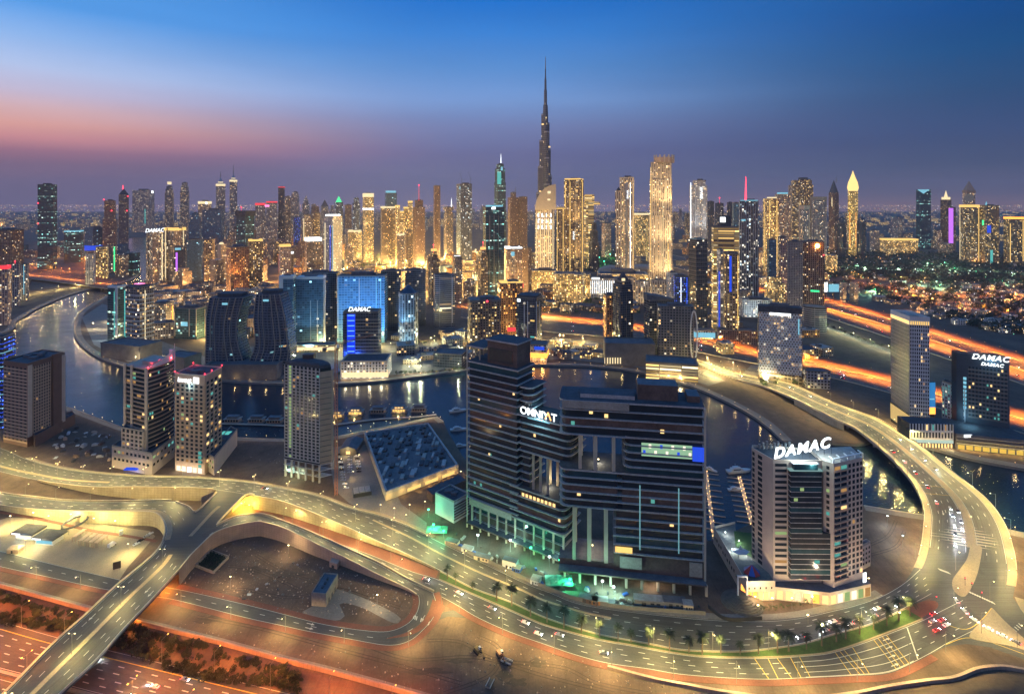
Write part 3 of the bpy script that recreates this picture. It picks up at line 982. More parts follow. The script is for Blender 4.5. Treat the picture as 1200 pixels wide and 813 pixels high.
for fr in (0.27,0.5,0.74,0.95):     # solid approach lines
 ln = lerp_line(SA,SB,fr)[-34:-9]
 line_paint(mk,ln,0.3,0.048)
def arrow(mk,p,f,s=1.0,z=0.05):
 n = Vector((f.y,-f.x,0))
 up = Vector((0,0,z))
 mk.face([p - n * 0.2 * s + up,p + n * 0.2 * s + up,p + n * 0.2 * s + f * 3 * s + up,p - n * 0.2 * s + f * 3 * s + up])
 mk.face([p - n * 0.8 * s + f * 3 * s + up,p + n * 0.8 * s + f * 3 * s + up,p + f * 5 * s + up])
for i in (-15,):
 for fr in (0.15,0.38,0.62,0.85):
  q = lerp_line(SA,SB,fr)
  arrow(mk,q[i],(q[i + 1] - q[i]).normalized(),1.1)
for L0,L1,i,fr in ((OR_,OL,8,0.14),(OR_,OL,8,0.28),(OR_,OL,20,0.84),(DA,DB,78,0.3),(DA,DB,76,0.72),(RA,RB,44,0.3),(RA,RB,44,0.65),(RA,RB,30,0.5),(RC,RD,60,0.5),(b1,b2,112,0.4),(b1,b2,112,0.62)):
 q = lerp_line(L0,L1,fr)
 arrow(mk,q[i],(q[i + 1] - q[i]).normalized(),1.1,0.06)
mk.build('road_arrows',white_paint)["kind"] = 'structure'
mk = MB()
for c0,c1,m_ in ((G(1101,667),G(1112,671),8),(G(1133,692),G(1164,706),12),(G(1184,742),G(1196,732),6)):
 for k in range(m_):
  p = c0.lerp(c1,k / (m_ - 1))
  mk.face([p + Vector((-0.35,-1.3,0.06)),p + Vector((0.35,-1.3,0.06)),p + Vector((0.35,1.3,0.06)),p + Vector((-0.35,1.3,0.06))])
mk.build('zebra_crossing',white_paint)["kind"] = 'structure'
wl2 = pxl([(712,783),(760,796),(810,806),(862,815),(930,822),(1000,815),(1040,807),(1085,800),(1119,796),(1145,786),(1171,783),(1200,787),(1260,800)],80)
tag(beam(wl2,1.6,1.8,'boundary_wall',wall_pink),'long pale pink wall edging the dark sand lot at the bottom right','wall')
P = [(1050,812),(1110,801),(1146,791),(1171,788),(1215,794),(1300,815),(1320,900),(1020,900)]
base = pxpoly(P,60)
cx_,cy_ = sum(p.x for p in base) / 60,sum(p.y for p in base) / 60
rings = []
for k in range(7):
 f = 1 - k / 7.0
 rings.append([(cx_ + (p.x - cx_) * f,cy_ + (p.y - cy_) * f,5.0 * (1 - f * f) + (R.random() - 0.5) * 0.5 * (k > 0)) for p in base])
mb = MB(); mb.loft(rings); mb.build('hill',dark_sand,smooth=True)["kind"] = 'structure'
dirt = plain('dirt_stain',(0.075,0.055,0.04),0.95,0.4,0.08,fine=0.8)
for cx0,cy0,rx,ry in ((500,786,26,4),(540,774,14,3),(335,672,18,4),(300,668,14,4),(262,722,15,3),(240,727,16,3),(590,790,9,6),(607,799,11,5),(630,776,9,5)):
 ph = R.random() * 6
 pts = [(cx0 + rx * math.cos(a) * (1 + 0.25 * math.sin(3 * a + ph) + 0.15 * math.sin(7 * a)),cy0 + ry * math.sin(a) * (1 + 0.3 * math.sin(4 * a + ph))) for a in [2 * math.pi * k / 30 for k in range(30)]]
 tag(sheet('dirt',pxpoly(pts),0.006,dirt),'dark spoil and scrub spread on the sand','dirt',None,'stuff')
def far_road(a,b,mat=asphalt_far,z=0.08,n=40,lanes=(0.25,0.5,0.75)):
 A,B = pxl(b,n),pxl(a,n)
 road('highway_road',A,B,mat,z=z,lanes=lanes,dash=6,gap=12,w=0.6)
 return A,B
HWm = far_road([(540,358),(635,371),(700,378),(760,386),(813,396),(888,414),(940,423),(1000,437),(1050,450),(1120,470),(1260,508)],
   [(540,372),(635,388),(700,394),(760,402),(813,412),(888,427),(940,436),(1000,449),(1050,463),(1120,485),(1260,526)])
HWk = far_road([(690,282),(760,293),(830,309),(900,331),(967,352),(1042,374),(1090,390),(1200,425),(1320,465)],
   [(690,286),(760,298),(830,315),(900,339),(967,361),(1042,382),(1090,398),(1200,435),(1320,477)])
HWl = far_road([(690,289),(760,301),(830,319),(900,343),(971,364),(1042,387),(1090,404),(1200,440),(1320,482)],
   [(690,292),(760,306),(830,325),(900,351),(971,373),(1042,396),(1090,414),(1200,451),(1320,495)])
ZBR2 = 6.0
HB = (pxl([(-60,318),(35,327),(80,332.5),(132,339.5),(175,345)],30,ZBR2),pxl([(-60,313),(35,321.5),(80,326.5),(132,332.5),(175,338)],30,ZBR2))
road('bridge_road',HB[0],HB[1],asphalt_far,z=0.05,lanes=(0.3,0.7),thick=1.6)
for L,lab in ((HB[0],'near parapet of the orange lit canal bridge on the left'),(HB[1],'far parapet of the orange lit canal bridge on the left')):
 tag(beam(L,0.6,1.2,'parapet',pale_wall),lab,'parapet')
for k,px in enumerate((104,121,88)):
 g = G(px,334.5 + (px - 104) * 0.12,ZBR2)
 mb = MB()
 mb.box(g.x - 6.5,g.x + 6.5,g.y - 1.6,g.y + 1.6,ZBR2 - 3,ZBR2 - 1.55)
 for dx in (-5,5):
  mb.tube((g.x + dx,g.y,-3),(g.x + dx,g.y,ZBR2 - 1.6),1.8,1.8,10)
 tag(mb.build('bridge_pier',concrete),('middle column pair under the orange canal bridge','column pair under the orange canal bridge beside the striped tower bank','column pair under the orange canal bridge beside the left bank')[k],'pier')
city_roads = [([(560,295),(530,302),(508,307),(499,313),(470,313),(447,308),(452,300),(464,293)],16),([(340,408),(400,406),(450,404),(520,401),(560,398)],14),
   ([(180,378),(200,384),(240,394),(262,402)],14),([(590,330),(600,352),(625,368),(660,372)],16),([(620,338),(680,345),(740,350),(820,352)],16),
   ([(620,398),(680,399),(760,412),(800,418),(860,434)],13),([(840,445),(820,437),(850,431),(890,436)],8),
   ([(930,372),(975,385),(1010,399),(1050,414),(1085,428)],14),([(1000,330),(1060,338),(1130,346),(1210,350)],12),([(950,316),(1040,318),(1120,320),(1200,324)],12),
   ([(1050,345),(1100,355),(1150,362),(1200,372)],10),([(40,312),(80,318),(105,316),(90,300)],14),([(-20,360),(30,345),(90,336)],10),([(215,345),(260,335),(320,330),(380,326)],14)]
CR = []
for pts,w in city_roads:
 c = pxl(pts,40)
 a,b = offs(c,w / 2),offs(c,-w / 2)
 road('city_road',a,b,asphalt_far,z=0.06,lanes=(0.5,),dash=6,gap=12)
 CR.append(c)
plots = [[(262,440),(340,444),(400,444),(450,440),(530,432),(545,405),(440,398),(330,402),(260,410)],[(620,424),(660,420),(735,428),(800,442),(830,452),(850,446),(800,424),(740,412),(660,402),(620,402)],
  [(870,438),(900,442),(935,449),(950,446),(940,438),(900,428),(880,428)],[(96,372),(110,404),(150,424),(240,440),(260,425),(190,400),(150,366),(120,356)]]
for p in plots:
 sheet('plaza',pxpoly(p),0.03,paving_grey)
F_brown = facade('facade_brown',(0.25,0.155,0.115),(0.02,0.02,0.022),3.6,3.8,0.5,0.55,0.12,strength=1.0)
F_resid = facade('facade_residential',(0.27,0.215,0.185),(0.03,0.034,0.04),4.2,4.0,0.62,0.62,0.17,strength=1.2)
F_dark = facade('facade_dark',(0.10,0.105,0.12),(0.035,0.045,0.058),4.0,4.0,0.84,0.70,0.04,coolp=0.5,strength=1.0)
F_darkgold = facade('facade_dark_gold',(0.22,0.16,0.11),(0.03,0.026,0.022),4.6,4.4,0.5,0.5,0.30,warm=(1.0,0.62,0.2),coolp=0.2,strength=1.5)
F_teal = facade('facade_teal',(0.08,0.11,0.115),(0.035,0.075,0.08),4.5,4.2,0.9,0.6,0.03,warm=(0.7,1.0,0.85),cool=(0.35,0.95,0.85),coolp=0.5,strength=0.9,rows=0.13)
F_blue = facade('facade_blue',(0.12,0.19,0.26),(0.05,0.11,0.17),4.0,4.0,0.9,0.7,0.025,warm=(1.0,0.85,0.55),cool=(0.4,0.8,1.0),coolp=0.5,strength=1.0)
F_beige = facade('facade_beige',(0.42,0.33,0.25),(0.03,0.03,0.03),4.2,4.0,0.5,0.52,0.26,strength=1.5)
F_cream = facade('facade_cream',(0.52,0.43,0.33),(0.035,0.03,0.028),6.0,4.2,0.42,0.75,0.28,strength=1.5)
F_gold = facade('facade_gold',(0.42,0.31,0.17),(0.05,0.035,0.02),4.4,4.2,0.6,0.62,0.55,warm=(1.0,0.58,0.16),cool=(1.0,0.75,0.35),strength=1.5)
F_goldslat = facade('facade_gold_slat',(0.34,0.25,0.15),(0.05,0.035,0.02),30.0,4.6,0.96,0.5,0.75,warm=(1.0,0.62,0.18),cool=(1.0,0.78,0.4),strength=1.25)
F_orange = facade('facade_orange',(0.36,0.18,0.10),(0.03,0.02,0.015),4.2,4.2,0.5,0.6,0.3,warm=(1.0,0.42,0.08),cool=(1.0,0.6,0.2),strength=1.3)
F_grey = facade('facade_grey',(0.32,0.31,0.315),(0.035,0.03,0.035),4.2,4.0,0.6,0.6,0.16,coolp=0.5,strength=1.2)
F_steel = facade('facade_steel',(0.22,0.24,0.26),(0.05,0.065,0.08),5.0,4.2,0.6,0.92,0.14,warm=(1.0,0.9,0.7),cool=(0.7,0.9,1.0),strength=1.1,metal=0.2)
F_white = facade('facade_white',(0.55,0.54,0.52),(0.03,0.035,0.04),4.4,4.0,0.5,0.66,0.25,coolp=0.6,strength=1.2)
F_pink = facade('facade_pink',(0.40,0.28,0.25),(0.03,0.025,0.025),4.0,4.0,0.5,0.6,0.3,strength=1.3)
F_striped = facade('facade_striped',(0.34,0.34,0.34),(0.03,0.036,0.044),24.0,4.0,0.97,0.55,0.06,strength=0.7)
F_burj = facade('facade_burj',(0.13,0.15,0.185),(0.06,0.072,0.092),3.0,8.0,0.6,0.8,0.02,warm=(1.0,0.75,0.35),coolp=0.3,strength=0.9,metal=0.4,grough=0.2,wrough=0.35)
F_ledblue = facade('facade_led_blue',(0.035,0.04,0.06),(0.02,0.03,0.06),3.4,4.2,0.55,0.3,0.6,warm=(0.05,0.15,1.0),cool=(0.4,0.6,1.0),coolp=0.25,strength=1.6)
F_lowrise = facade('facade_lowrise',(0.34,0.26,0.19),(0.03,0.028,0.026),4.0,3.6,0.5,0.5,0.28,strength=1.2,warm=(1.0,0.6,0.22))
F_perf = facade('facade_perforated',(0.24,0.215,0.21),(0.02,0.02,0.022),3.0,3.4,0.42,0.5,0.05,strength=0.8)
F_sparse = facade('facade_sparse',(0.15,0.145,0.15),(0.03,0.04,0.05),4.4,4.2,0.62,0.6,0.05,strength=1.3)
PLACED = []
def unit(shape,asp=1.0,nseg=18):
 if shape == 'box':
  return [(-0.5,-0.5 * asp),(0.5,-0.5 * asp),(0.5,0.5 * asp),(-0.5,0.5 * asp)]
 if shape == 'round':
  return [(0.5 * math.cos(2 * math.pi * k / nseg),0.5 * asp * math.sin(2 * math.pi * k / nseg)) for k in range(nseg)]
 if shape == 'oct':
  c = 0.22
  a = asp
  return [(-0.5 + c,-0.5 * a),(0.5 - c,-0.5 * a),(0.5,(-0.5 + c) * a),(0.5,(0.5 - c) * a),(0.5 - c,0.5 * a),(-0.5 + c,0.5 * a),(-0.5,(0.5 - c) * a),(-0.5,(-0.5 + c) * a)]
 if shape == 'cham':
  c = 0.09
  a = asp
  return [(-0.5 + c,-0.5 * a),(0.5 - c,-0.5 * a),(0.5,(-0.5 + c) * a),(0.5,(0.5 - c) * a),(0.5 - c,0.5 * a),(-0.5 + c,0.5 * a),(-0.5,(0.5 - c) * a),(-0.5,(-0.5 + c) * a)]
 if shape == 'notch':     # pilasters: a box with shallow re-entrant bays
  a = 0.5 * asp
  p = []
  for s0,s1 in ((-0.5,-0.2),(-0.2,0.2),(0.2,0.5)):
   y = -a if s1 != 0.2 else -a + 0.08
   p += [(s0,y),(s1,y)]
  for s0,s1 in ((-a,-0.4 * a),(-0.4 * a,0.4 * a),(0.4 * a,a)):
   x = 0.5 if s1 != 0.4 * a else 0.42
   p += [(x,s0),(x,s1)]
  p += [(0.5,a),(-0.5,a)]
  q = []
  for t in p:
   if not q or (abs(q[-1][0] - t[0]) + abs(q[-1][1] - t[1])) > 1e-6:
    q.append(t)
  return q
 raise ValueError(shape)
def fit(u,yaw,xl,xr,yb):
 """world footprint whose silhouette spans xl..xr and whose nearest corner stands at yb"""
 d0 = D(yb)
 ca,sa = math.cos(yaw),math.sin(yaw)
 w = (xr - xl) * d0 / FP
 X,Y = ((xl + xr) / 2 - CX) * d0 / FP,d0 + w / 2
 for _ in range(8):
  P = [(X + (p[0] * ca - p[1] * sa) * w,Y + (p[0] * sa + p[1] * ca) * w) for p in u]
  px = [CX + FP * p[0] / p[1] for p in P]
  a,b = min(px),max(px)
  w *= (xr - xl) / (b - a)
  X += ((xl + xr) / 2 - (a + b) / 2) * Y / FP
  Y += d0 - min(p[1] for p in P)
 return [(X + (p[0] * ca - p[1] * sa) * w,Y + (p[0] * sa + p[1] * ca) * w) for p in u]
class B:
 pass
def scaled(poly,s,c=None):
 c = c or (sum(p[0] for p in poly) / len(poly),sum(p[1] for p in poly) / len(poly))
 return [(c[0] + (p[0] - c[0]) * s,c[1] + (p[1] - c[1]) * s) for p in poly]
def T(label,xl,xr,yt,yb,mat,name='tower',cat='tower',shape='box',asp=1.0,yaw=None,segs=None,group=None,plant=True,roof=None,parapet=True,hitlist=True):
 """a tower: facade, parapet and plant room as parts of one thing"""
 if yaw is None:
  yaw = R.choice((-38,-28,24,32,40))
 poly = fit(unit(shape,asp),math.radians(yaw),xl,xr,yb)
 b = B()
 b.c = (sum(p[0] for p in poly) / len(poly),sum(p[1] for p in poly) / len(poly))
 b.d = min(p[1] for p in poly)
 b.h = Zat(yt,b.d)
 b.wpoly = poly
 b.mpp = b.d / FP
 b.poly = [(p[0] - b.c[0],p[1] - b.c[1]) for p in poly]
 b.root = thing(name,(b.c[0],b.c[1],0),label,cat,group)
 b.r = max(math.hypot(*p) for p in b.poly)
 PLACED.append((b.c[0],b.c[1],b.r))
 mb = MB()
 segs = segs or [(0,1,1)]
 for z0,z1,s in segs:
  mb.prism(scaled(b.poly,s,(0,0)),z0 * b.h,z1 * b.h,0,cap=1,u0=R.random() * 40)
 b.top = scaled(b.poly,segs[-1][2],(0,0))
 mb.build('facade',[mat,roof or roof_grey],b.root)
 if parapet and b.mpp < 4:
  mp = MB()
  outer,inner = scaled(b.top,1.012,(0,0)),scaled(b.top,0.93,(0,0))
  n = len(outer)
  hz = max(1.2,b.mpp * 0.6)
  for i in range(n):
   j = (i + 1) % n
   o0,o1,i0,i1 = outer[i],outer[j],inner[i],inner[j]
   z0,z1 = b.h - 0.6,b.h + hz
   mp.face([(*o0,z0),(*o1,z0),(*o1,z1),(*o0,z1)])
   mp.face([(*i1,b.h + 0.01),(*i0,b.h + 0.01),(*i0,z1),(*i1,z1)])
   mp.face([(*o0,z1),(*o1,z1),(*i1,z1),(*i0,z1)])
  mp.build('parapet',concrete_dark if mat not in (F_cream,F_gold,F_white,F_beige) else pale_wall,b.root)
 if plant:
  mp = MB()
  pp = scaled(b.top,0.45,(0,0))
  mp.prism(pp,b.h + 0.02,b.h + max(3.5,b.r * 0.16),0)
  q = scaled(b.top,0.2,(0,0))
  q = [(p[0] + b.r * 0.34,p[1] + b.r * 0.12) for p in q]
  mp.prism(q,b.h + 0.03,b.h + max(2,b.r * 0.08),0)
  mp.build('plant_room',roof_grey,b.root)
 return b
def hit(b,px,poly=None):
 """nearest wall point of the building along the pixel column px: (x, y, yaw of the wall)"""
 t = (px - CX) / FP
 best = None
 P = poly or b.wpoly
 for i in range(len(P)):
  (x0,y0),(x1,y1) = P[i],P[(i + 1) % len(P)]
  f0,f1 = x0 - t * y0,x1 - t * y1
  if f0 * f1 <= 0 and f0 != f1:
   s = f0 / (f0 - f1)
   y = y0 + (y1 - y0) * s
   if best is None or y < best[1]:
    best = (x0 + (x1 - x0) * s,y,math.atan2(y1 - y0,x1 - x0))
 if best is None:
  q = min(P,key=lambda p: abs(CX + FP * p[0] / p[1] - px))
  best = (q[0],q[1],0.0)
 return best
def strip(b,px,y0,y1,wpx,mat,name='light_strip',out=0.5):
 x,y,a = hit(b,px)
 w = max(0.5,wpx * (0.75 if wpx < 2 else 1) * y / FP)
 nx,ny = math.sin(a),-math.cos(a)
 c = (x - b.c[0] + nx * out * 0.5,y - b.c[1] + ny * out * 0.5)
 dx,dy = math.cos(a) * w / 2,math.sin(a) * w / 2
 mb = MB()
 mb.seg((c[0] - dx,c[1] - dy),(c[0] + dx,c[1] + dy),out,Zat(y1,y),Zat(y0,y),0)
 return mb.build(name,mat,b.root)
def band(b,y0,y1,mat,name='light_band',s=1.015,poly=None):
 p = scaled(poly or b.top,s,(0,0))
 mb = MB()
 mb.prism(p,Zat(y1,b.d),Zat(y0,b.d),0,bottom=True)
 return mb.build(name,mat,b.root)
def sign(b,body,px,py,hpx,mat=S_white,vertical=False,shear=0.0,bold=0.0,name='sign',out=0.8,dep=0.5,space=1.0):
 x,y,a = hit(b,px)
 nx,ny = math.sin(a),-math.cos(a)
 size = hpx * y / FP / 0.72
 loc = (x - b.c[0] + nx * out,y - b.c[1] + ny * out,Zat(py,y))
 if vertical:
  return text(name,body,size,mat,b.root,loc,a,dep,shear,bold,roll=0.0) if False else vtext(name,body,size,mat,b.root,loc,a,dep,bold)
 return text(name,body,size,mat,b.root,loc,a,dep,shear,bold,space=space)
def vtext(name,body,size,mat,parent,loc,yaw,dep,bold):
 """lettering that climbs the wall, read with the head tilted to the left"""
 o = text(name,body,size,mat,parent,loc,0,dep,0,bold)
 from mathutils import Matrix
 o.rotation_euler = (Matrix.Rotation(yaw,3,'Z') @ Matrix.Rotation(math.pi / 2,3,'X') @ Matrix.Rotation(math.pi / 2,3,'Z')).to_euler()
 return o
def spire(b,px,y_top,y_base,r0=None,mat=None,name='spire',tiers=1):
 d = b.c[1]
 X = (px - CX) * d / FP - b.c[0]
 z0,z1 = Zat(y_base,d),Zat(y_top,d)
 r0 = r0 or b.mpp * 0.6
 mb = MB()
 mb.tube((X,0,z0),(X,0,z0 + (z1 - z0) * 0.6),r0,r0 * 0.6,8)
 mb.tube((X,0,z0 + (z1 - z0) * 0.6),(X,0,z1),r0 * 0.6,r0 * 0.15,8)
 return mb.build(name,mat or steel,b.root)
def pyramid(b,y_top,mat,s=1.0,name='crown',steps=1):
 p = scaled(b.top,s,(0,0))
 z0,z1 = b.h,Zat(y_top,b.c[1])
 mb = MB()
 mb.loft([[(q[0],q[1],z0 + 0.02) for q in p],[(q[0] * 0.02,q[1] * 0.02,z1) for q in p]])
 return mb.build(name,mat,b.root)
def beacon(b,px,py,mat=None,r=None):
 x,y,a = hit(b,px)
 mb = MB()
 z = Zat(py,y)
 rr = r or b.mpp * 0.7
 mb.ball((x - b.c[0],y - b.c[1] - rr * 0.6,z),rr,nu=6,nv=4)
 if z > b.h:
  mb.tube((x - b.c[0],y - b.c[1] - rr * 0.6,b.h - 0.2),(x - b.c[0],y - b.c[1] - rr * 0.6,z - rr * 0.5),0.25,0.2,5)
 return mb.build('beacon',mat or L_red,b.root)
def flood(b,col,power,heights=(0.02,),side=14.0,spread=2):
 """floodlights standing in front of the tower, washing its walls"""
 d = b.d
 k = 0
 for h in heights:
  for i in range(spread):
   t = (i + 0.5) / spread - 0.5
   x = t * b.r * 1.6
   y = -b.r - side
   z = h * b.h + 3
   hb = MB()
   hb.box(x - 0.6,x + 0.6,y - 0.4,y + 0.4,z - 0.5,z + 0.5)
   hb.tube((x,y,z),(x,-b.r * 0.6,max(0.5,z - 2)),0.2,0.2,5)
   hb.build('floodlight',dark_metal,b.root)
   light('flood','SPOT',power,col,(x,y + 0.9,z + 0.8),b.root,0.6,(x * 0.7,0,z + b.h * (0.45 if len(heights) < 3 else 0.3)),110,0.8)
WARM,GOLDL = (1.0,0.72,0.36),(1.0,0.66,0.25)
def stepped_giant():
 d = 2210.0
 cx_ = (639.2 - CX) * d / FP
 root = thing('skyscraper',(cx_,d,0),'dark needle skyscraper, by far the tallest, stepping up to a thin spire','skyscraper')
 PLACED.append((cx_,d,60))
 def rad(z):
  tab = [(0,52),(120,47),(294,37),(362,33),(464,27.5),(542,23),(593,18),(661,13.5),(700,10)]
  for (a,ra),(b_,rb) in zip(tab,tab[1:]):
   if z <= b_:
    return ra + (rb - ra) * (z - a) / (b_ - a)
  return 8.0
 hs = [120 + i * (605 - 120) / 14 for i in range(15)]
 for k in range(3):
  mb = MB()
  ang = math.radians(-90 + 120 * k + 14)
  prev = 0.0
  for i in range(k,15,3):
   L,w = rad(hs[i]),6.5 + 3.0 * (1 - i / 15)
   ca,sa = math.cos(ang),math.sin(ang)
   pl = [(0,-w),(L - w * 0.8,-w),(L - w * 0.2,-w * 0.7),(L,0),(L - w * 0.2,w * 0.7),(L - w * 0.8,w),(0,w)]
   mb.prism([(p[0] * ca - p[1] * sa,p[0] * sa + p[1] * ca) for p in pl],prev,hs[i],0,cap=1)
   mb.prism([(p[0] * ca - p[1] * sa,p[0] * sa + p[1] * ca) for p in [(q[0] * 1.02,q[1] * 1.06) for q in pl]],hs[i] - 7,hs[i] - 2,1,cap=1,bottom=True)
   prev = hs[i]
  mb.build('wing',[F_burj,steel],root)
 core = MB()
 zz = [(0,11.5),(600,11.0),(640,9.0),(640,6.5),(700,6.0),(700,4.4),(745,4.0),(745,2.6),(785,2.0)]
 core.loft([[(r * math.cos(2 * math.pi * k / 12),r * math.sin(2 * math.pi * k / 12),z) for k in range(12)] for z,r in zz],0,1)
 core.build('core',[F_burj,steel],root)
 sp = MB()
 sp.tube((0,0,785),(0,0,832),2.3,0.9,8)
 sp.build('spire',steel,root)
 for z,a in ((294,200),(362,300),(470,330),(560,210)):
  lb = MB()
  r = rad(z) * 0.62
  t = math.radians(a)
  lb.box(r * math.cos(t) - 4,r * math.cos(t) + 4,r * math.sin(t) - 4,r * math.sin(t) + 4,z,z + 5)
  lb.build('lit_floor',W_warm,root)
stepped_giant()
b = T('dark brown stone tower at the left picture edge above the red lit roof',-8,28,270,350,F_brown,yaw=8,asp=0.9)
b = T('lower brown tower with a red lit parapet at the left picture edge',-6,13,314,382,F_pink,yaw=30); band(b,312,316,S_red); beacon(b,10,311)
b = T('slim pale apartment tower rising beside the red lit parapet',14,24,309,360,F_grey,yaw=25); beacon(b,18,306)
b = T('grey apartment tower with blue lit edge above the left canal bank',24,34,310,352,F_grey,yaw=25); strip(b,28,310,345,0.8,S_cyan)
b = T('tall black green glass slab with scattered lit storeys, standing alone',44,67,216,316,F_teal,yaw=14,asp=0.6,parapet=False)
beacon(b,45,238); beacon(b,45,262)
b = T('dark glass office block with a lit roof edge behind the white portal block',75,98,271,308,F_teal,yaw=28); band(b,270.5,272,S_cyan)
b = T('blue glass office block with bright blue ground floor',99,124,267,300,F_blue,yaw=-20); band(b,288,294,S_blue)
b = T('small white framed glass block with a slanting roof by the orange bridge',100,112,298,336,F_white,yaw=20); strip(b,110,299,332,1.6,white_panel)
b = T('gold lit mid-rise beside the white portal block',112,127,290,327,F_gold,yaw=30)
b = T('slim mid-rise with a green lit corner on the canal peninsula',127,137,288,321,F_resid,yaw=30); strip(b,134,289,318,1.6,S_green)
b = T('brown tower with red beacons and a wider lower half',121,137,235,300,F_brown,yaw=30,segs=[(0,0.66,1.12),(0.66,1,0.86)]); beacon(b,122,234); beacon(b,131,247)
b = T('slender dark tower with a pointed roof and red beacons',139,151,228,285,F_brown,yaw=32); pyramid(b,221,roof_dark); beacon(b,150,230); beacon(b,149,247); spire(b,144,217,222,mat=L_red)
b = T('wide dark grey twin slab with a white sign on its corner',155,181,223,272,F_grey,yaw=6,asp=0.5); strip(b,178.5,223.5,226.5,4.5,S_white,'sign',1); strip(b,170,245,262,1.2,S_teal)
b = T('brown residential tower with a rounded lit crown, first of two lookalikes',193,204,218,275,F_resid,shape='cham',yaw=20,segs=[(0,0.86,1),(0.86,0.94,0.86),(0.94,1,0.66)]); band(b,213,216,S_warm,s=0.7)
b = T('brown residential tower with a stepped dark crown, second of two lookalikes',211,222,214,275,F_resid,shape='cham',yaw=20,segs=[(0,0.84,1),(0.84,0.93,0.86),(0.93,1,0.66)])
b = T('sail shaped dark glass office tower sloping down to the right',221,237,250,300,F_blue,yaw=16,segs=[(0,0.8,1),(0.8,0.92,0.8),(0.92,1,0.5)])
b = T('pale stone apartment tower with a rooftop name sign on the canal bend',171,191,272,334,F_beige,yaw=-24,shape='notch'); sign(b,'DAMAC',181,272,4.5,shear=0.25,bold=0.03)
strip(b,190,274,328,1.6,S_warm)
b = T('pale classical apartment tower with a golden lit cornice on the canal bend',192,218,268,331,F_beige,yaw=-22,shape='notch'); band(b,267,270.5,S_gold); strip(b,194,270,326,1.4,S_warm); strip(b,215,270,326,1.0,S_warm)
b = T('dark glass block with a cyan and violet shop sign on the front',204,219,290,336,F_dark,yaw=20); strip(b,208.5,290.5,293,6,S_cyan,'sign',1); strip(b,207,296,318,2,S_violet)
b = T('blue glass mid-rise beside the black tower with gold windows',219,238,281,330,F_blue,yaw=24)
b = T('black tower with big golden windows and a white frame',239,252,281,335,F_darkgold,yaw=10); strip(b,251.5,282,332,1,pale_wall)
b = T('blank beige slab tower with a small lit dome on its roof',253,266,287,328,F_beige,yaw=-22); strip(b,257,288,324,5,beige_stone)
mb = MB(); mb.ball((0,0,b.h),b.r * 0.5,nu=12,nv=8); mb.build('dome',S_warm,b.root)
b = T('wide blue grey office slab in front of the twin spire towers',237,263,246,292,F_blue,yaw=10,asp=0.5)
b = T('left one of the two spire towers with white lit crowns',253,264,217,283,F_grey,yaw=30); band(b,215.5,218,S_warm,s=1.03); pyramid(b,208,steel,0.8); band(b,213,214.2,S_warm,s=0.55); spire(b,258.5,200,208,mat=steel)
b = T('right one of the two spire towers with white lit crowns, slimmer and taller',269,278,212,283,F_grey,yaw=30); band(b,210.8,213,S_warm,s=1.03); pyramid(b,204,steel,0.8); band(b,208.5,209.6,S_warm,s=0.55); spire(b,273.5,192,204,mat=steel)
b = T('squat hotel block with a glowing white rooftop lamp behind the office slab',232,248,236,288,F_beige,yaw=26); beacon(b,242,238,L_white,5); band(b,236,239,S_warm)
b = T('teal glass office tower with an overhanging dark curved roof',277,298,252,300,F_teal,yaw=-20); band(b,247,253,roof_dark,'roof_canopy',1.15); beacon(b,283,243)
b = T('brown tower glowing orange on its right face above the old blocks',265,292,290,348,F_orange,yaw=42); flood(b,(1.0,0.42,0.1),60000,(0.02,0.4),10,2)
b = T('dark apartment tower with a lit roof terrace right of the orange tower',291,308,282,340,F_darkgold,yaw=28); band(b,281,283,S_gold)
b = T('slim apartment tower with pink and orange lit sides',326,335,297,345,F_orange,yaw=25,asp=1.2); strip(b,328,298,318,2,S_pink); strip(b,328,322,340,2,S_orange)
b = T('short dark apartment tower with a white roof sign right of the orange lit sides',336,344,295,345,F_resid,yaw=25); band(b,295,297.5,S_white)
b = T('brown apartment tower with golden roof lights above the blue glass complex',327,341,289,348,F_pink,yaw=30); band(b,287,289.5,S_gold)
b = T('dark tower with a red lit crown rim left of the pink rooftop sign',299,311,239,286,F_grey,yaw=26); band(b,238,240.5,S_red)
b = T('dark tower with a red lit rim right of the pink rooftop sign',312,325,237,286,F_grey,yaw=22); band(b,236,237.6,S_red); strip(b,313,240,242.5,5,S_pink,'sign',1)
b = T('tall dark tower with a red glowing top corner',326,334,219,284,F_dark,yaw=16); band(b,219,219.8,S_red,s=1.03)
b = T('plain grey tower between the red topped and the curved top tower',334,341,230,284,F_resid,yaw=16)
b = T('tall grey tower with a rounded shoulder at the top',341,351,225,284,F_grey,yaw=12,segs=[(0,0.9,1),(0.9,0.96,0.9),(0.96,1,0.7)])
b = T('slim grey tower with a domed top in the left skyline',354,363,236,284,F_grey,shape='round',segs=[(0,0.94,1),(0.94,1,0.7)]); pyramid(b,229,F_grey)
b = T('brown tower with a stubby round cap left of the lit pyramid',365,374,242,286,F_brown,shape='oct')
b = T('slim pointed grey tower left of the lit pyramid',376,385,242,286,F_grey,yaw=30); pyramid(b,234,roof_grey)
b = T('grey tower crowned by a small green lit pyramid',392,402,237,286,F_steel,yaw=30); pyramid(b,230,S_green,0.7)
b = T('plain brown slab tower right of the lit pyramid',404,412,240,286,F_brown,yaw=18)
b = T('slim dark tower with a rounded top left of the golden lit one',413,422,232,290,F_steel,shape='oct',segs=[(0,0.9,1),(0.9,1,0.7)])
b = T('narrow tower shining deep blue in the left downtown',344,352,255,306,F_ledblue,yaw=26)
b = T('dark brown tower with white stair lights right of the deep blue tower',353,366,252,308,F_resid,yaw=30,segs=[(0,0.93,1),(0.93,1,0.7)]); strip(b,356,258,300,1,S_warm)
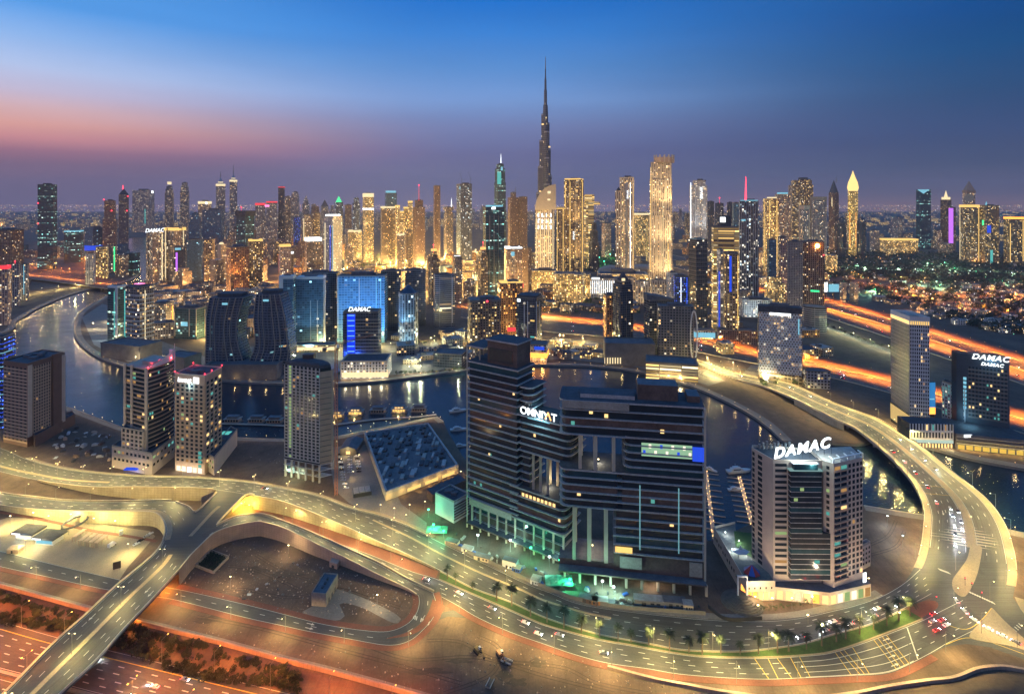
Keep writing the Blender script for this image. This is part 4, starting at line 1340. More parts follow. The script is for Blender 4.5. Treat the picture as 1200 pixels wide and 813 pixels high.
b = T('brown tower with a round dome and dotted lights',366,375,250,306,F_darkgold,shape='round')
b = T('dark apartment tower with a white lit roof in front of the domed tower',357,377,281,334,F_resid,yaw=30); band(b,279,283,S_white)
b = T('white and blue LED striped apartment tower with a white roof sign',379,401,254,338,F_white,yaw=-26); band(b,251.5,255,S_white,s=0.8)
strip(b,381,262,318,1.4,S_warm); strip(b,387,264,330,1.6,S_blue); strip(b,390,264,330,1.2,S_cyan)
b = T('golden hotel block with a bright cornice and arches',408,424,271,306,F_gold,yaw=10,shape='notch'); band(b,270,272,S_warm); flood(b,GOLDL,40000,(0.02,),12,2)
b = T('tall tower glowing gold from top to bottom, left of the blue topped one',425,438,227,308,F_gold,yaw=32); flood(b,(1.0,0.8,0.45),60000,(0.02,0.5),10,2); band(b,244,246,S_white,s=1.02); band(b,226.5,231,S_warm,s=1.02)
b = T('dark tower with a blue white glowing roof sign',451,465,226,300,F_blue,yaw=20); band(b,223.5,227,S_cyan,s=0.85)
b = T('brown stone tower with regular lit windows in front of the blue topped one',446,466,243,310,F_darkgold,yaw=18,shape='notch'); band(b,242,244,S_warm)
for k,(x0,x1,yt,lab) in enumerate(((463,468,241,'lowest step of the golden staircase tower'),(468,473,248,'dip of the golden staircase tower'),(473,478,243,'middle step of the golden staircase tower'),
         (478,483,236,'upper step of the golden staircase tower'))):
 b = T(lab + ', lit along its roof',x0,x1 + 0.6,yt,312 - k * 0.4,F_gold,yaw=4,plant=False); band(b,yt - 0.5,yt + 1.5,S_gold,s=1.05)
b = T('tall brown tower with a thin antenna right of the golden staircase tower',484,498,235,312,F_brown,yaw=30,shape='cham',segs=[(0,0.9,1),(0.9,1,0.7)]); spire(b,491,216,236); beacon(b,491,217)
b = T('short golden block in front of the golden staircase tower',465,475,275,318,F_resid,yaw=16); band(b,274,276,S_warm)
b = T('round cornered brown tower in front of the antenna tower',474,484,270,322,F_darkgold,shape='oct',segs=[(0,0.92,1),(0.92,1,0.75)])
b = T('slim very dark tower standing apart left of the twin construction tower',508,516,218,302,F_brown,yaw=18,shape='cham')
b = T('brown tower with a flat cap and a white antenna',520,531,243,304,F_resid,yaw=30,segs=[(0,0.9,1),(0.9,0.93,0.7),(0.93,1,1.05)]); spire(b,529,232,243,mat=S_white)
b = T('tall striped tower with lit top floors and cranes on its roof',535,553,216,310,F_steel,yaw=24,shape='notch'); strip(b,539,219,222,3,S_cyan)
for px in (540,551):
 x,y,a = hit(b,px)
 mb = MB(); mb.tube((x - b.c[0],4,b.h),(x - b.c[0],4,b.h + 24),0.8,0.8,5); mb.tube((x - b.c[0] + 4,4,b.h + 18),(x - b.c[0] - 9,4,b.h + 52),0.8,0.5,5); mb.build('crane',steel,b.root)
b = T('teal lit tower with a slanted crown and a white needle',579,593,192,300,F_teal,yaw=24,shape='cham',segs=[(0,0.5,1.05),(0.5,0.8,0.97),(0.8,0.95,0.86),(0.95,1,0.62)])
strip(b,585,202,216,5,S_teal); strip(b,588,196,200,2.5,S_cyan); spire(b,587,180,193,mat=S_white)
b = T('broad dark green glass tower with a white name sign, tallest near the boulevard',566,591,243,352,F_teal,yaw=14,shape='notch',asp=0.8); strip(b,576.5,242.5,245.5,8.5,S_white,'sign',1); band(b,240.5,243,S_cyan,s=0.8)
for px in (569,574,579,584):
 strip(b,px,252,340,0.5,pale_wall,'mullion')
b = T('dark brown tower with a stepped pointed top beside the needle skyscraper',595,608,226,305,F_brown,yaw=16,segs=[(0,0.93,1),(0.93,1,0.5)]); spire(b,604,218,226)
b = T('lower dark brown tower joined to the stepped pointed one',608,618,231,305,F_brown,yaw=16)
b = T('narrow brown tower with a red lit stepped roof in the golden boulevard',502,515,296,358,F_darkgold,yaw=30,segs=[(0,0.88,1),(0.88,0.95,0.75),(0.95,1,0.45)]); beacon(b,508,287); band(b,292,295,S_gold,s=1.2)
b = T('narrow brown tower with a red lit stepped roof right of the round garden',560,572,293,354,F_darkgold,yaw=30,segs=[(0,0.88,1),(0.88,0.95,0.75),(0.95,1,0.45)]); beacon(b,566,284); band(b,290,293,S_gold,s=1.2)
b = T('dark brown tower with a white roof sign by the golden round garden',530,542,301,356,F_resid,yaw=26); band(b,300,303,S_white,s=0.6)
b = T('white and pink striped apartment tower with a bright entrance crown',590,612,292,345,F_pink,yaw=10,shape='notch'); strip(b,600,295,300,6,S_cyan); band(b,290,291.5,S_white)
b = T('dark brown slab tower right of the pink striped apartment tower',612,623,291,348,F_brown,yaw=-30)
b = T('cream hotel tower with a half arch crown and rows of white lights',627,650,246,332,F_cream,yaw=-14,shape='notch',plant=False)
arc = MB()
x0,x1 = min(p[0] for p in b.poly),max(p[0] for p in b.poly)
zb,zt = b.h,Zat(216,b.d)
prof = [(x0,zb),(x1,zb),(x1,zt)] + [(x1 - (x1 - x0) * math.sin(math.pi / 2 * k / 10),zb + (zt - zb) * math.cos(math.pi / 2 * k / 10)) for k in range(1,10)]
arc.loft([[(p[0],-b.r * 0.45,p[1]) for p in prof],[(p[0],-b.r * 0.2,p[1]) for p in prof]],0,0,True)
arc.build('crown_arch',pale_wall,b.root)
for k,(ya,yb2) in enumerate(((224,227),(233,235))):
 strip(b,641,ya,yb2,9 - k,S_warm,'crown_lights',3)
for px in (628.5,633,638,643,648):
 strip(b,px,256,318,1.0,S_warm,out=1.2)
for py in (250,257,264):
 for px in (631,635.5,640.5,645.5):
  strip(b,px,py,py + 4.5,1.8,S_white,'lit_bay',1.5)
flood(b,WARM,120000,(0.02,0.35,0.7),14,2)
pod = T('golden lit hotel podium below the half arch crown',622,654,318,340,F_gold,yaw=-8,asp=0.6,name='podium',cat='building'); flood(pod,GOLDL,22000,(0.05,),12,3)
b = T('brown and gold tower, tallest of the golden group beside the hotel',661,684,211,348,F_darkgold,yaw=-20,shape='notch'); band(b,209,212.5,S_gold,s=0.96)
for px in (662.5,668,675,682.5):
 strip(b,px,213,335,0.9,S_gold if px != 675 else pale_wall)
sign(b,'EMAAR',673.4,276,2.2,S_white,True)
flood(b,GOLDL,160000,(0.02,0.3,0.6),12,2)
b = T('gold edged shoulder tower left of the tallest golden one',652,664,244,348,F_darkgold,yaw=-20); band(b,243,245,S_gold,s=1.01); strip(b,653,246,335,0.7,S_gold); strip(b,660,246,335,0.7,S_gold)
b = T('cream gold base block of the golden tower group with arcades',648,686,322,356,F_gold,yaw=-16,asp=0.6,shape='notch',name='podium',cat='building',plant=False); flood(b,GOLDL,32000,(0.05,),14,3)
b = T('tower with stacked bright floors and a cantilevered top reaching right',684,696,236,312,F_goldslat,yaw=10)
cb = MB(); zt0,zt1 = Zat(236,b.d),Zat(228,b.d)
cb.box(-b.r * 0.9,b.r * 1.9,-b.r * 0.6,b.r * 0.6,zt0 - 14,zt0 - 2); cb.box(-b.r * 0.8,b.r * 0.9,-b.r * 0.55,b.r * 0.55,zt0 - 1.9,zt1); cb.build('cantilever',F_goldslat,b.root)
b = T('dark stepped tower by the lit park left of the striped pair',690,702,262,318,F_dark,yaw=20,segs=[(0,0.6,1),(0.6,0.85,0.75),(0.85,1,0.5)])
b = T('plain low stone tower behind the park',705,716,262,303,F_pink,yaw=20)
b = T('white edged slab tower with a tall vertical sign beside the park',726,743,208,328,F_cream,yaw=-18,shape='notch',roof=roof_dark); strip(b,734,214,315,2.6,steel); sign(b,'EMAAR',736.6,228,2.2,S_white,True); strip(b,742,215,320,0.9,S_gold); strip(b,738.6,214,318,0.9,S_white)
flood(b,WARM,120000,(0.02,0.4),12,2)
b = T('lower stone tower with a small hipped roof in front of the white edged slab',721,729,224,330,F_cream,yaw=-18); pyramid(b,219,roof_dark,0.9); strip(b,725,230,320,1.0,pale_wall,'pilaster')
b = T('giant cream tower with dark vertical bays and a ribbed crown',761,788,190,330,F_cream,yaw=-20,shape='notch',segs=[(0,0.55,1.02),(0.55,0.86,0.98),(0.86,1,0.92)],plant=False)
cr = MB()
for k in range(14):
 a = 2 * math.pi * k / 14
 cr.box(b.r * 0.5 * math.cos(a) - 1.6,b.r * 0.5 * math.cos(a) + 1.6,b.r * 0.5 * math.sin(a) - 1.6,b.r * 0.5 * math.sin(a) + 1.6,b.h - 1,Zat(181,b.d))
cr.build('crown_ribs',pale_wall,b.root)
MB().prism([(b.r * 0.52 * math.cos(t),b.r * 0.52 * math.sin(t)) for t in [2 * math.pi * k / 16 for k in range(16)]],b.h,Zat(184,b.d)).build('crown_drum',tan_stone,b.root)
for px in (764,769.5,774.5,780,786):
 strip(b,px,192,318,1.5,pale_wall,'pilaster',1.5)
strip(b,762.5,196,316,0.8,S_gold); strip(b,783,285,318,1.2,S_gold); strip(b,777,234,318,0.8,S_warm)
flood(b,WARM,260000,(0.02,0.3,0.62),13,3)
b = T('long gold lit mid-rise between the white edged slab and the giant cream tower',742,764,251,300,F_gold,yaw=8,asp=0.5,name='apartment_block',cat='building'); band(b,250,252,S_warm)
b = T('slim gold mid-rise touching the left side of the giant cream tower',757,764,262,306,F_gold,yaw=8)
b = T('white striped tower with a vertical rooftop sign right of the giant cream one',808,829,212,316,F_white,yaw=-24,shape='notch',segs=[(0,0.95,1),(0.95,1,0.7)]); sign(b,'EMAAR',823.5,226,3.2,S_white,True,bold=0.02)
for px in (809.5,815,820):
 strip(b,px,214,300,1.0,S_white if px == 809.5 else white_panel)
flood(b,(0.85,0.92,1.0),120000,(0.02,0.4),12,2)
b = T('dark blue balcony tower with yellow windows and a teal lit top',807,829,281,392,F_dark,yaw=16); band(b,280.5,284,S_cyan,s=0.99)
for py in range(292,384,5):
 band(b,py,py + 0.6,concrete_dark,'balcony_slab',1.04)
b = T('golden slatted apartment slab with a white lit sign box on its roof',834,866,266,390,F_goldslat,yaw=-12,asp=0.5); strip(b,847,254.5,260.5,6,S_white,'sign')
bx = MB(); bx.box(-b.r * 0.4,b.r * 0.3,-b.r * 0.3,b.r * 0.3,b.h + 0.05,Zat(253,b.d)); bx.build('roof_block',roof_dark,b.root)
flood(b,GOLDL,30000,(0.02,0.5),9,2)
b = T('slim white stair shaft tower in front of the golden slatted slab',840,848,293,398,F_white,yaw=16,asp=1.0); strip(b,843,318,392,2.2,S_blue)
b = T('dark tower with a blue lit spine and yellow windows',848,865,297,402,F_darkgold,yaw=-14,shape='cham'); strip(b,856,300,342,2.6,S_blue); strip(b,864.5,300,396,0.8,S_gold)
b = T('steel blue striped tower with a glowing red mast and roof cranes',866,889,236,352,F_steel,yaw=-20,shape='notch'); band(b,234.5,237,S_cyan,s=0.9)
sp = spire(b,874,207,236,r0=b.mpp * 1.2,mat=L_red); strip(b,871,257,259,5,S_cyan)
for px in (869,874,880,885):
 strip(b,px,242,344,0.7,steel,'mullion')
b = T('pale ribbed block left of the red mast tower',858,867,238,330,F_blue,yaw=-10)
b = T('dark block with a red beacon in the right skyline',838,848,238,290,F_dark,yaw=18); beacon(b,843,232)
b = T('plain dark block left of the red beacon block',829,837,236,292,F_dark,yaw=18)
b = T('dark block right of the red beacon block',852,859,237,290,F_dark,yaw=18)
b = T('gold twin line tower with a lit sign on its parapet',894,913,233,325,F_gold,yaw=-10,shape='notch'); band(b,231,234,S_warm,s=0.6)
for px in (896,902,910.5):
 strip(b,px,235,312,0.9,S_gold)
flood(b,GOLDL,70000,(0.02,0.5),11,2)
b = T('beige slab tower with a white lit roof box behind the gold twin line tower',908,926,228,318,F_beige,yaw=-14); band(b,225.5,229,S_cyan,s=0.7); flood(b,GOLDL,30000,(0.02,),11,2)
b = T('big dark brown block tower with many gold windows in the right skyline',924,953,211,300,F_darkgold,yaw=-16,shape='notch',segs=[(0,0.94,1),(0.94,1,0.86)])
b = T('beige portal framed tower in front of the big dark brown block',936,949,242,312,F_grey,yaw=8)
for px in (937,948):
 strip(b,px,242,305,1.6,S_warm if px == 999 else beige_stone,'portal_leg',2)
band(b,241,245,beige_stone,'portal_top',1.05); flood(b,WARM,20000,(0.02,),10,2)
b = T('grey portal framed tower with a curved glass front',950,969,232,310,F_grey,yaw=-12,asp=0.7); strip(b,951,233,305,2,concrete,'portal_leg',2); band(b,230.5,235,concrete,'portal_top',1.04)
b = T('slender tower with a blade shaped spire roof',971,983,226,295,F_brown,yaw=20,shape='cham'); pyramid(b,211,roof_grey,0.95); spire(b,980,206,214); strip(b,975,232,242,1.2,S_warm)
F_blaze = facade('facade_blazing_gold',(0.5,0.36,0.14),(0.2,0.14,0.05),5.0,6.0,0.8,0.7,2.5,warm=(1.0,0.6,0.14),cool=(1.0,0.75,0.32),strength=1.0)
b = T('tower blazing gold under a pointed golden onion crown',993.5,1005.5,224,300,F_blaze,yaw=30)
mb = MB()
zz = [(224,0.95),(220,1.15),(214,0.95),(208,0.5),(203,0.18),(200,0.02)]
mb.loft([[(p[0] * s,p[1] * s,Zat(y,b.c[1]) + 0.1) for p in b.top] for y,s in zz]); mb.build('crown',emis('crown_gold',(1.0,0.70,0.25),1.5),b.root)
for px in (996,1003):
 strip(b,px,249,290,0.6,S_orange)
for x0,x1,lab in ((981,992,'dark bullet shaped tower left of the golden onion crown'),(1004,1015,'dark bullet shaped tower right of the golden onion crown')):
 b = T(lab,x0,x1,262,302,F_dark,shape='round',asp=0.8,plant=False)
 mb = MB(); mb.loft([[(p[0] * s,p[1] * s,b.h + (Zat(254,b.d) - b.h) * t) for p in b.top] for t,s in ((0.002,1),(0.4,0.9),(0.75,0.65),(1,0.2))]); mb.build('dome',F_dark,b.root)
b = T('dark perforated twin block with a glowing rooftop fire red corner',922,941,284,384,F_perf,yaw=-24,asp=1.0); flood(b,(1.0,0.85,0.55),60000,(0.02,),14,2)
b = T('dark brown right half of the perforated twin block',940,966,284,384,F_brown,yaw=-24,asp=0.8); beacon(b,957,288,emis('roof_fire',(1.0,0.4,0.08),20),5); beacon(b,965,299); strip(b,955,340,342,9,S_green,'sign')
b = T('blue grey glass tower behind the perforated twin block',899,910,281,350,F_blue,yaw=-10)
b = T('pink stone tower between the glass tower and the perforated block',911,923,278,350,F_pink,yaw=-10); flood(b,(1.0,0.6,0.4),30000,(0.02,),10,2)
b = T('black teal glass tower with a white V in its crown',1073.5,1091,222,292,F_teal,yaw=-10,asp=0.8,parapet=False,plant=False)
x,y,a = hit(b,1082)
vm = MB(); w = 8.2 * y / FP
vx,vy = x - b.c[0] + math.sin(a) * 1.2,y - b.c[1] - math.cos(a) * 1.2
ux,uy = math.cos(a),math.sin(a)
vm.loft([[(vx - ux * w * 0.8,vy - uy * w * 0.8,b.h - 0.5),(vx,vy,b.h - 24),(vx + ux * w * 0.8,vy + uy * w * 0.8,b.h - 0.5)],[(vx - ux * w * 0.8 + math.sin(a),vy - uy * w * 0.8 - math.cos(a),b.h - 0.5),(vx + math.sin(a),vy - math.cos(a),b.h - 24),(vx + ux * w * 0.8 + math.sin(a),vy + uy * w * 0.8 - math.cos(a),b.h - 0.5)]],0,0,True); vm.build('crown',S_cyan,b.root)
b = T('brown tower with a white lit crown and needle left of the violet screen',1102,1115,234,292,F_brown,yaw=20); band(b,231,235,S_warm,s=0.8); pyramid(b,223,S_warm,0.5)
b = T('dark tower with a tall violet LED screen on its face',1110,1120,243,293,F_brown,yaw=6); strip(b,1114.5,244,285,6,S_violet,'screen',1.0)
b = T('square clock tower with a pointed roof behind the gold edged hotel',1128,1143,224,302,F_pink,yaw=-10); band(b,223,226,tan_stone,'cornice',1.08); pyramid(b,212,tan_stone,1.05,'roof')
x,y,a = hit(b,1135.5)
mb = MB(); zc_ = Zat(232,y); rc_ = 5 * y / FP
for k in range(1):
 c = (x - b.c[0] + math.sin(a) * 0.6,y - b.c[1] - math.cos(a) * 0.6)
 pts = [(c[0] + math.cos(a) * rc_ * math.cos(t),c[1] + math.sin(a) * rc_ * math.cos(t),zc_ + rc_ * math.sin(t)) for t in [2 * math.pi * j / 20 for j in range(20)]]
 mb.loft([pts,[(p[0] + math.sin(a) * 0.5,p[1] - math.cos(a) * 0.5,p[2]) for p in pts]],0,0,True)
mb.build('clock_face',pale_wall,b.root)
b = T('dark hotel block with gold light lines left of the screen covered block',1124,1148,241,309,F_darkgold,yaw=-16,asp=0.7); band(b,240,243,S_gold); strip(b,1125,242,304,1.2,S_warm); strip(b,1147,242,306,0.9,S_gold)
b = T('dark hotel block with coloured screens and a white lit triangle on its roof',1148,1171,241,310,F_darkgold,yaw=-12,asp=0.7); strip(b,1159,264,273,4,S_blue,'screen'); strip(b,1152,258,264,3,S_green,'screen'); strip(b,1162,293,309,2.6,S_teal)
mb = MB(); z0 = b.h; mb.loft([[(-18,0,z0),(-8,0,z0),(-13,0,z0 + 18)],[(-18,-1,z0),(-8,-1,z0),(-13,-1,z0 + 18)]],0,0,True); mb.build('roof_triangle',S_cyan,b.root)
b = T('dark block with golden lit corners at the right picture edge',1176,1212,256,312,F_darkgold,yaw=-16,asp=0.6); strip(b,1184,262,306,1.0,S_gold); strip(b,1199,258,306,0.9,S_gold); band(b,254.5,257,S_orange)
b = T('long low golden palace with arcades in front of the V crowned tower',1031,1076,281,297,F_gold,yaw=-4,asp=0.35,name='palace',cat='building',plant=False); band(b,280,282,S_gold); flood(b,GOLDL,40000,(0.05,),20,4)
b = T('hazy grey block behind the golden palace',1044,1060,255,282,F_grey,yaw=10)
b = T('pale stone block right of the golden palace',1093,1104,270,292,F_pink,yaw=10)
b = T('grey green office block left of the golden palace',1019,1031,270,295,F_grey,yaw=10)
b = T('light blue lit portal framed office slab at the left of the glass complex',327,347,325,412,F_blue,yaw=6,asp=0.8,name='office_block',cat='office block')
strip(b,329.5,325.5,406,4.5,white_panel,'portal_leg',2); band(b,323.5,327,white_panel,'portal_top',1.03)
b = T('dark blue glass office slab with white fins, second of the glass complex',347,382,326,408,F_blue,yaw=5,asp=0.5,name='office_block',cat='office block'); band(b,324.5,327.5,white_panel,'roof_trellis',1.02); strip(b,379.5,327,404,3.5,white_panel,'fin',2); strip(b,372,352,404,0.6,white_panel,'fin'); strip(b,364,352,404,0.6,white_panel,'fin')
b = T('recessed dark office slab between the two blue glass slabs',353,398,321,398,F_dark,yaw=5,asp=0.4,name='office_block',cat='office block')
F_bluelit = facade('facade_blue_lit',(0.16,0.33,0.48),(0.06,0.17,0.28),5.0,4.4,0.86,0.7,0.02,coolp=0.6,cool=(0.4,0.8,1.0),strength=0.9)
b = T('wide blue lit glass office slab behind the small tower with a name sign',395,454,324,402,F_bluelit,yaw=3,asp=0.35,name='office_block',cat='office block')
for px in (396,421,441,446):
 strip(b,px,326,396,0.9,S_cyan if px in (441,446) else white_panel,'fin')
for k in range(3):
 g = G(415 + k * 12,413)
 light('flood','SPOT',300000,(0.05,0.36,1.0),(g.x - b.c[0],g.y - b.c[1] - 4,12),b.root,1.0,(g.x - b.c[0],10,95),100)
for px in (336,364):
 g = G(px,411)
 light('flood','SPOT',110000,(0.2,0.62,1.0),(g.x - b.c[0],g.y - b.c[1] - 16,6),b.root,1.0,(g.x - b.c[0],g.y - b.c[1] + 20,70),110)
b = T('black glass office block right of the blue lit slab',446,470,318,388,F_dark,yaw=8,asp=0.6,name='office_block',cat='office block')
b = T('second black glass office block behind the pyramid roofed tower',475,499,317,382,F_dark,yaw=8,asp=0.6,name='office_block',cat='office block')
b = T('slim pale blue tower with a glass pyramid roof',467,490,345,406,F_steel,yaw=20,shape='oct'); pyramid(b,333,glass_blue); flood(b,(0.35,0.75,1.0),26000,(0.02,0.4),8,2)
b = T('grey glass slab with horizontal white bands behind the empty plot',508,533,323,384,F_striped,yaw=14,asp=0.6); strip(b,530,325,378,1.2,white_panel,'fin')
b = T('dark gridded apartment block with yellow and teal windows and a red beacon',548,587,354,412,F_darkgold,yaw=12,asp=0.7,shape='notch',name='apartment_block',cat='apartment block'); beacon(b,571,353,L_red,1.6); band(b,352,355,concrete_dark,'cornice',1.02)
b = T('red tinted apartment tower with a gold lit attic behind the rounded dark one',583,614,333,398,F_orange,yaw=10,asp=0.7,shape='notch'); band(b,331,334.5,S_gold,s=0.93); strip(b,613,332,337,1,S_red); strip(b,597,384,388,14,S_red,'sign',3)
b = T('dark tower with white vertical strips and a rounded roof by the far bank',605,635,350,414,F_dark,yaw=-22,shape='cham',asp=0.9); band(b,347,350,roof_dark,'roof_cap',0.97); strip(b,608,350,353.5,4,S_white,'sign')
for px in (614.5,618.5,628.5,632):
 strip(b,px,353,408,1.0,white_panel,'fin',0.8)
strip(b,624,375,376.5,5,S_gold); strip(b,624,394,395.5,5,S_teal)
pd_ = T('low podium with an orange glowing restaurant front and a blue sign',600,643,405,425,F_grey,yaw=-10,asp=0.5,name='podium',cat='building',plant=False); band(pd_,414,420,S_orange,s=1.01); strip(pd_,632,406,410,12,S_blue,'sign')
for k in range(3):
 g = G(615 + k * 10,424); light('glow','POINT',7000,(1.0,0.45,0.1),(g.x - pd_.c[0],g.y - pd_.c[1] - 6,5),pd_.root,1.0)
b = T('reddish brown block half hidden left of the black obelisk tower',707,722,346,406,F_orange,yaw=8)
b = T('black obelisk tower with a pointed crown and a lit clock on top',718,742,330,412,F_dark,yaw=20,shape='cham',plant=False,segs=[(0,0.86,1),(0.86,0.95,0.93),(0.95,1,0.8)])
pyramid(b,318,roof_dark,0.8); strip(b,730,326,329,3.5,S_warm,'clock',3)
for px in (722,727,734,739):
 strip(b,px,346,408,0.7,concrete_dark,'fin',0.8)
pd_ = T('windowless grey podium of the obelisk tower with a lit restaurant corner',707,768,404,430,concrete_dark,yaw=-5,asp=0.5,name='podium',cat='building',plant=False)
for k in range(7):
 strip(pd_,709 + k * 3,419,426,1.6,S_warm,'lit_arch',0.8)
b = T('dark left wing of the sail roofed hotel',755,790,352,420,F_dark,yaw=12,asp=0.5,name='hotel',cat='hotel')
sl = MB(); z0 = b.h; xa,xb = min(p[0] for p in b.poly),max(p[0] for p in b.poly)
pr = [(xa,z0 + 9),(xa + (xb - xa) * 0.5,z0 + 6),(xb,z0 + 0.05),(xa,z0 + 0.05)]
sl.loft([[(p[0],-b.r * 0.5,p[1]) for p in pr],[(p[0],b.r * 0.5,p[1]) for p in pr]],0,0,True); sl.build('sail_roof',roof_grey,b.root)
b = T('dark gridded right wing of the sail roofed hotel with yellow windows',770,813,360,430,F_sparse,yaw=-8,asp=0.4,name='hotel',cat='hotel'); strip(b,789,418.5,420.5,20,S_warm,'sign',1)
x,y,a = hit(b,811)
rg = MB(); zc_,rz_,rx_ = Zat(393,y),29 * y / FP,4 * y / FP
pts = [(x - b.c[0] + rx_ * math.cos(t) + 2,y - b.c[1] - 2.5,zc_ + rz_ * math.sin(t)) for t in [2 * math.pi * k / 28 for k in range(29)]]
for p,q in zip(pts,pts[1:]):
 rg.tube(p,q,1.0,1.0,6)
rg.build('ring_arch',white_panel,b.root)
pd_ = T('lit white slatted podium of the sail roofed hotel on the promenade',757,818,428,449,F_goldslat,yaw=-14,asp=0.5,name='podium',cat='building',plant=False)
for k in range(4):
 g = G(770 + k * 13,447); light('glow','POINT',6000,(1.0,0.85,0.5),(g.x - pd_.c[0],g.y - pd_.c[1] - 4,6),pd_.root,1.0)
b = T('small glass block with bright blue lit slanting sides',789,807,324,372,F_ledblue,yaw=-10); strip(b,805,325,362,1.4,S_blue); strip(b,798,325,362,0.9,S_white)
b = T('white lit stairwell block left of the blue lit glass block',781,795,320,366,F_white,yaw=10); flood(b,WARM,20000,(0.02,),8,2)
for k,(x0,x1,yt,yb,m_,lab) in enumerate(((690,728,327,350,F_white,'low mall with white slanted light slats'),(730,745,326,354,F_cream,'cream mid-rise right of the slatted mall'),(745,762,330,358,F_cream,'cream mid-rise with dark bays, second right of the slatted mall'),
  (762,782,329,356,F_cream,'cream mid-rise, third right of the slatted mall'),(668,692,322,350,F_gold,'gold arcaded mid-rise left of the slatted mall'),(700,760,322,338,F_gold,'long gold lit podium under the striped towers'))):
 b = T(lab,x0,x1,yt,yb,m_,yaw=-6,asp=0.5,name='mid_rise',cat='building')
 if k == 0:
  for j in range(14):
   strip(b,692 + j * 2.5,329,344,0.8,S_white,'light_slat',0.8)
  strip(b,698,325.2,327.4,9,S_white,'sign',1)
 flood(b,WARM,11000,(0.02,),9,2)
for x0,x1,yb,lab in ((700,730,325,'pale shell roofed hall left of the white edged slab'),(738,768,322,'pale shell roofed hall right of the white edged slab')):
 b = T(lab,x0,x1,yb - 6,yb,F_beige,shape='round',asp=0.6,name='hall',cat='building',plant=False,parapet=False)
 mb = MB(); mb.loft([[(p[0] * s,p[1] * s,b.h + b.r * 0.35 * t) for p in b.poly] for t,s in ((0.01,1.0),(0.5,0.86),(0.85,0.5),(1,0.1))]); mb.build('shell_roof',roof_pale,b.root)
b = T('long white lit block with a bright roof terrace below the steel striped tower',866,905,352,372,F_white,yaw=-6,asp=0.4,name='mid_rise',cat='building'); flood(b,(0.7,0.9,1.0),26000,(0.05,),10,3)
b = T('bright cyan white showroom behind the ring arch',812,838,388,398,F_white,yaw=-6,asp=0.5,name='showroom',cat='building',plant=False); band(b,390,396,S_cyan)
b = T('low brown shed row beside the orange highway',840,886,388,404,F_brown,yaw=-10,asp=0.3,name='shed',cat='building',plant=False)
b = T('curved hotel with a white honeycomb screen over lit rooms',888,940,362,452,facade('facade_hotel_rooms',(0.3,0.24,0.15),(0.05,0.04,0.03),4.5,5.0,0.8,0.7,0.3,strength=0.8),yaw=-22,asp=0.3,name='hotel',cat='hotel',roof=roof_grey)
hc = MB()
P0,P1 = b.poly[0],b.poly[1]
L = math.hypot(P1[0] - P0[0],P1[1] - P0[1])
ux,uy = (P1[0] - P0[0]) / L,(P1[1] - P0[1]) / L
nx,ny = uy,-ux
cell = L / 15
rows = int((b.h * 0.86) / (cell * 0.92))
for r_ in range(rows):
 for c_ in range(16):
  u0 = (c_ + 0.5 * (r_ % 2)) * cell - cell * 0.25
  zc = b.h * 0.13 + (r_ + 0.5) * cell * 0.92
  if u0 < 0.2 or u0 > L - 0.2:
   continue
  ro,ri = cell * 0.58,cell * 0.34
  for k in range(6):
   a0,a1 = math.pi / 6 + k * math.pi / 3,math.pi / 6 + (k + 1) * math.pi / 3
   q = []
   for rr,aa in ((ro,a0),(ro,a1),(ri,a1),(ri,a0)):
    uu = min(max(u0 + rr * math.cos(aa) * 1.0,0),L)
    q.append((P0[0] + ux * uu + nx * 0.8,P0[1] + uy * uu + ny * 0.8,zc + rr * math.sin(aa)))
   hc.face(q)
   hc.face([(p[0] - nx * 0.7,p[1] - ny * 0.7,p[2]) for p in (q[3],q[2])] + [q[2],q[3]])
hc.build('honeycomb_screen',white_panel,b.root)
sb = MB(); sb.seg((P0[0] + nx * 0.5,P0[1] + ny * 0.5),(P1[0] + nx * 0.5,P1[1] + ny * 0.5),1.2,b.h * 0.93,b.h + 1.5); sb.build('sign_band',roof_dark,b.root)
strip(b,914,366.8,369.6,22,S_white,'sign',1.8)
x,y,a = hit(b,936); strip(b,936,374,392,1.6,S_cyan,'sign',1.2)
for k in range(3):
 g = G(893 + k * 14,444 + k * 4); light('flood','SPOT',420000,(1.0,0.9,0.55),(g.x - b.c[0],g.y - b.c[1] - 14,4),b.root,1.0,(g.x - b.c[0],g.y - b.c[1] + 6,40),120)
b = T('low annex with a terrace beside the honeycomb hotel',940,973,436,456,F_grey,yaw=-8,asp=0.5,name='annex',cat='building',plant=False)
b = T('drum shaped building with vertical ribs behind the honeycomb hotel',940,969,361,390,F_striped,shape='round',asp=0.8,name='drum_building',cat='building',plant=False,roof=roof_pale)
for k,(x0,x1,lab) in enumerate(((984,992,'left one of the two lit gateway pillars by the elevated highway'),(996,1006,'right one of the two lit gateway pillars by the elevated highway'))):
 b = T(lab,x0,x1,332,354,F_beige,yaw=10,name='gateway_pillar',cat='pillar',plant=False); flood(b,GOLDL,15000,(0.05,),6,1)
for x0,x1,y0,y1,m_,lab in ((965,969.5,331,342,S_white,'small upright white billboard beside the perforated block'),(971,983,333,342,S_cyan,'wide lit billboard left of the gateway pillars')):
 d = D(352); mb = MB()
 p,q = Vector(((x0 - CX) * d / FP,d,0)),Vector(((x1 - CX) * d / FP,d,0))
 o = thing('billboard',((p.x + q.x) / 2,d,0),lab,'billboard')
 mb.box(-(q.x - p.x) / 2,(q.x - p.x) / 2,-0.6,0,Zat(y1,d),Zat(y0,d)); mb.build('screen',m_,o)
 mb = MB(); mb.box(-0.8,0.8,0.1,1.2,0,Zat(y0,d)); mb.build('post',dark_metal,o)
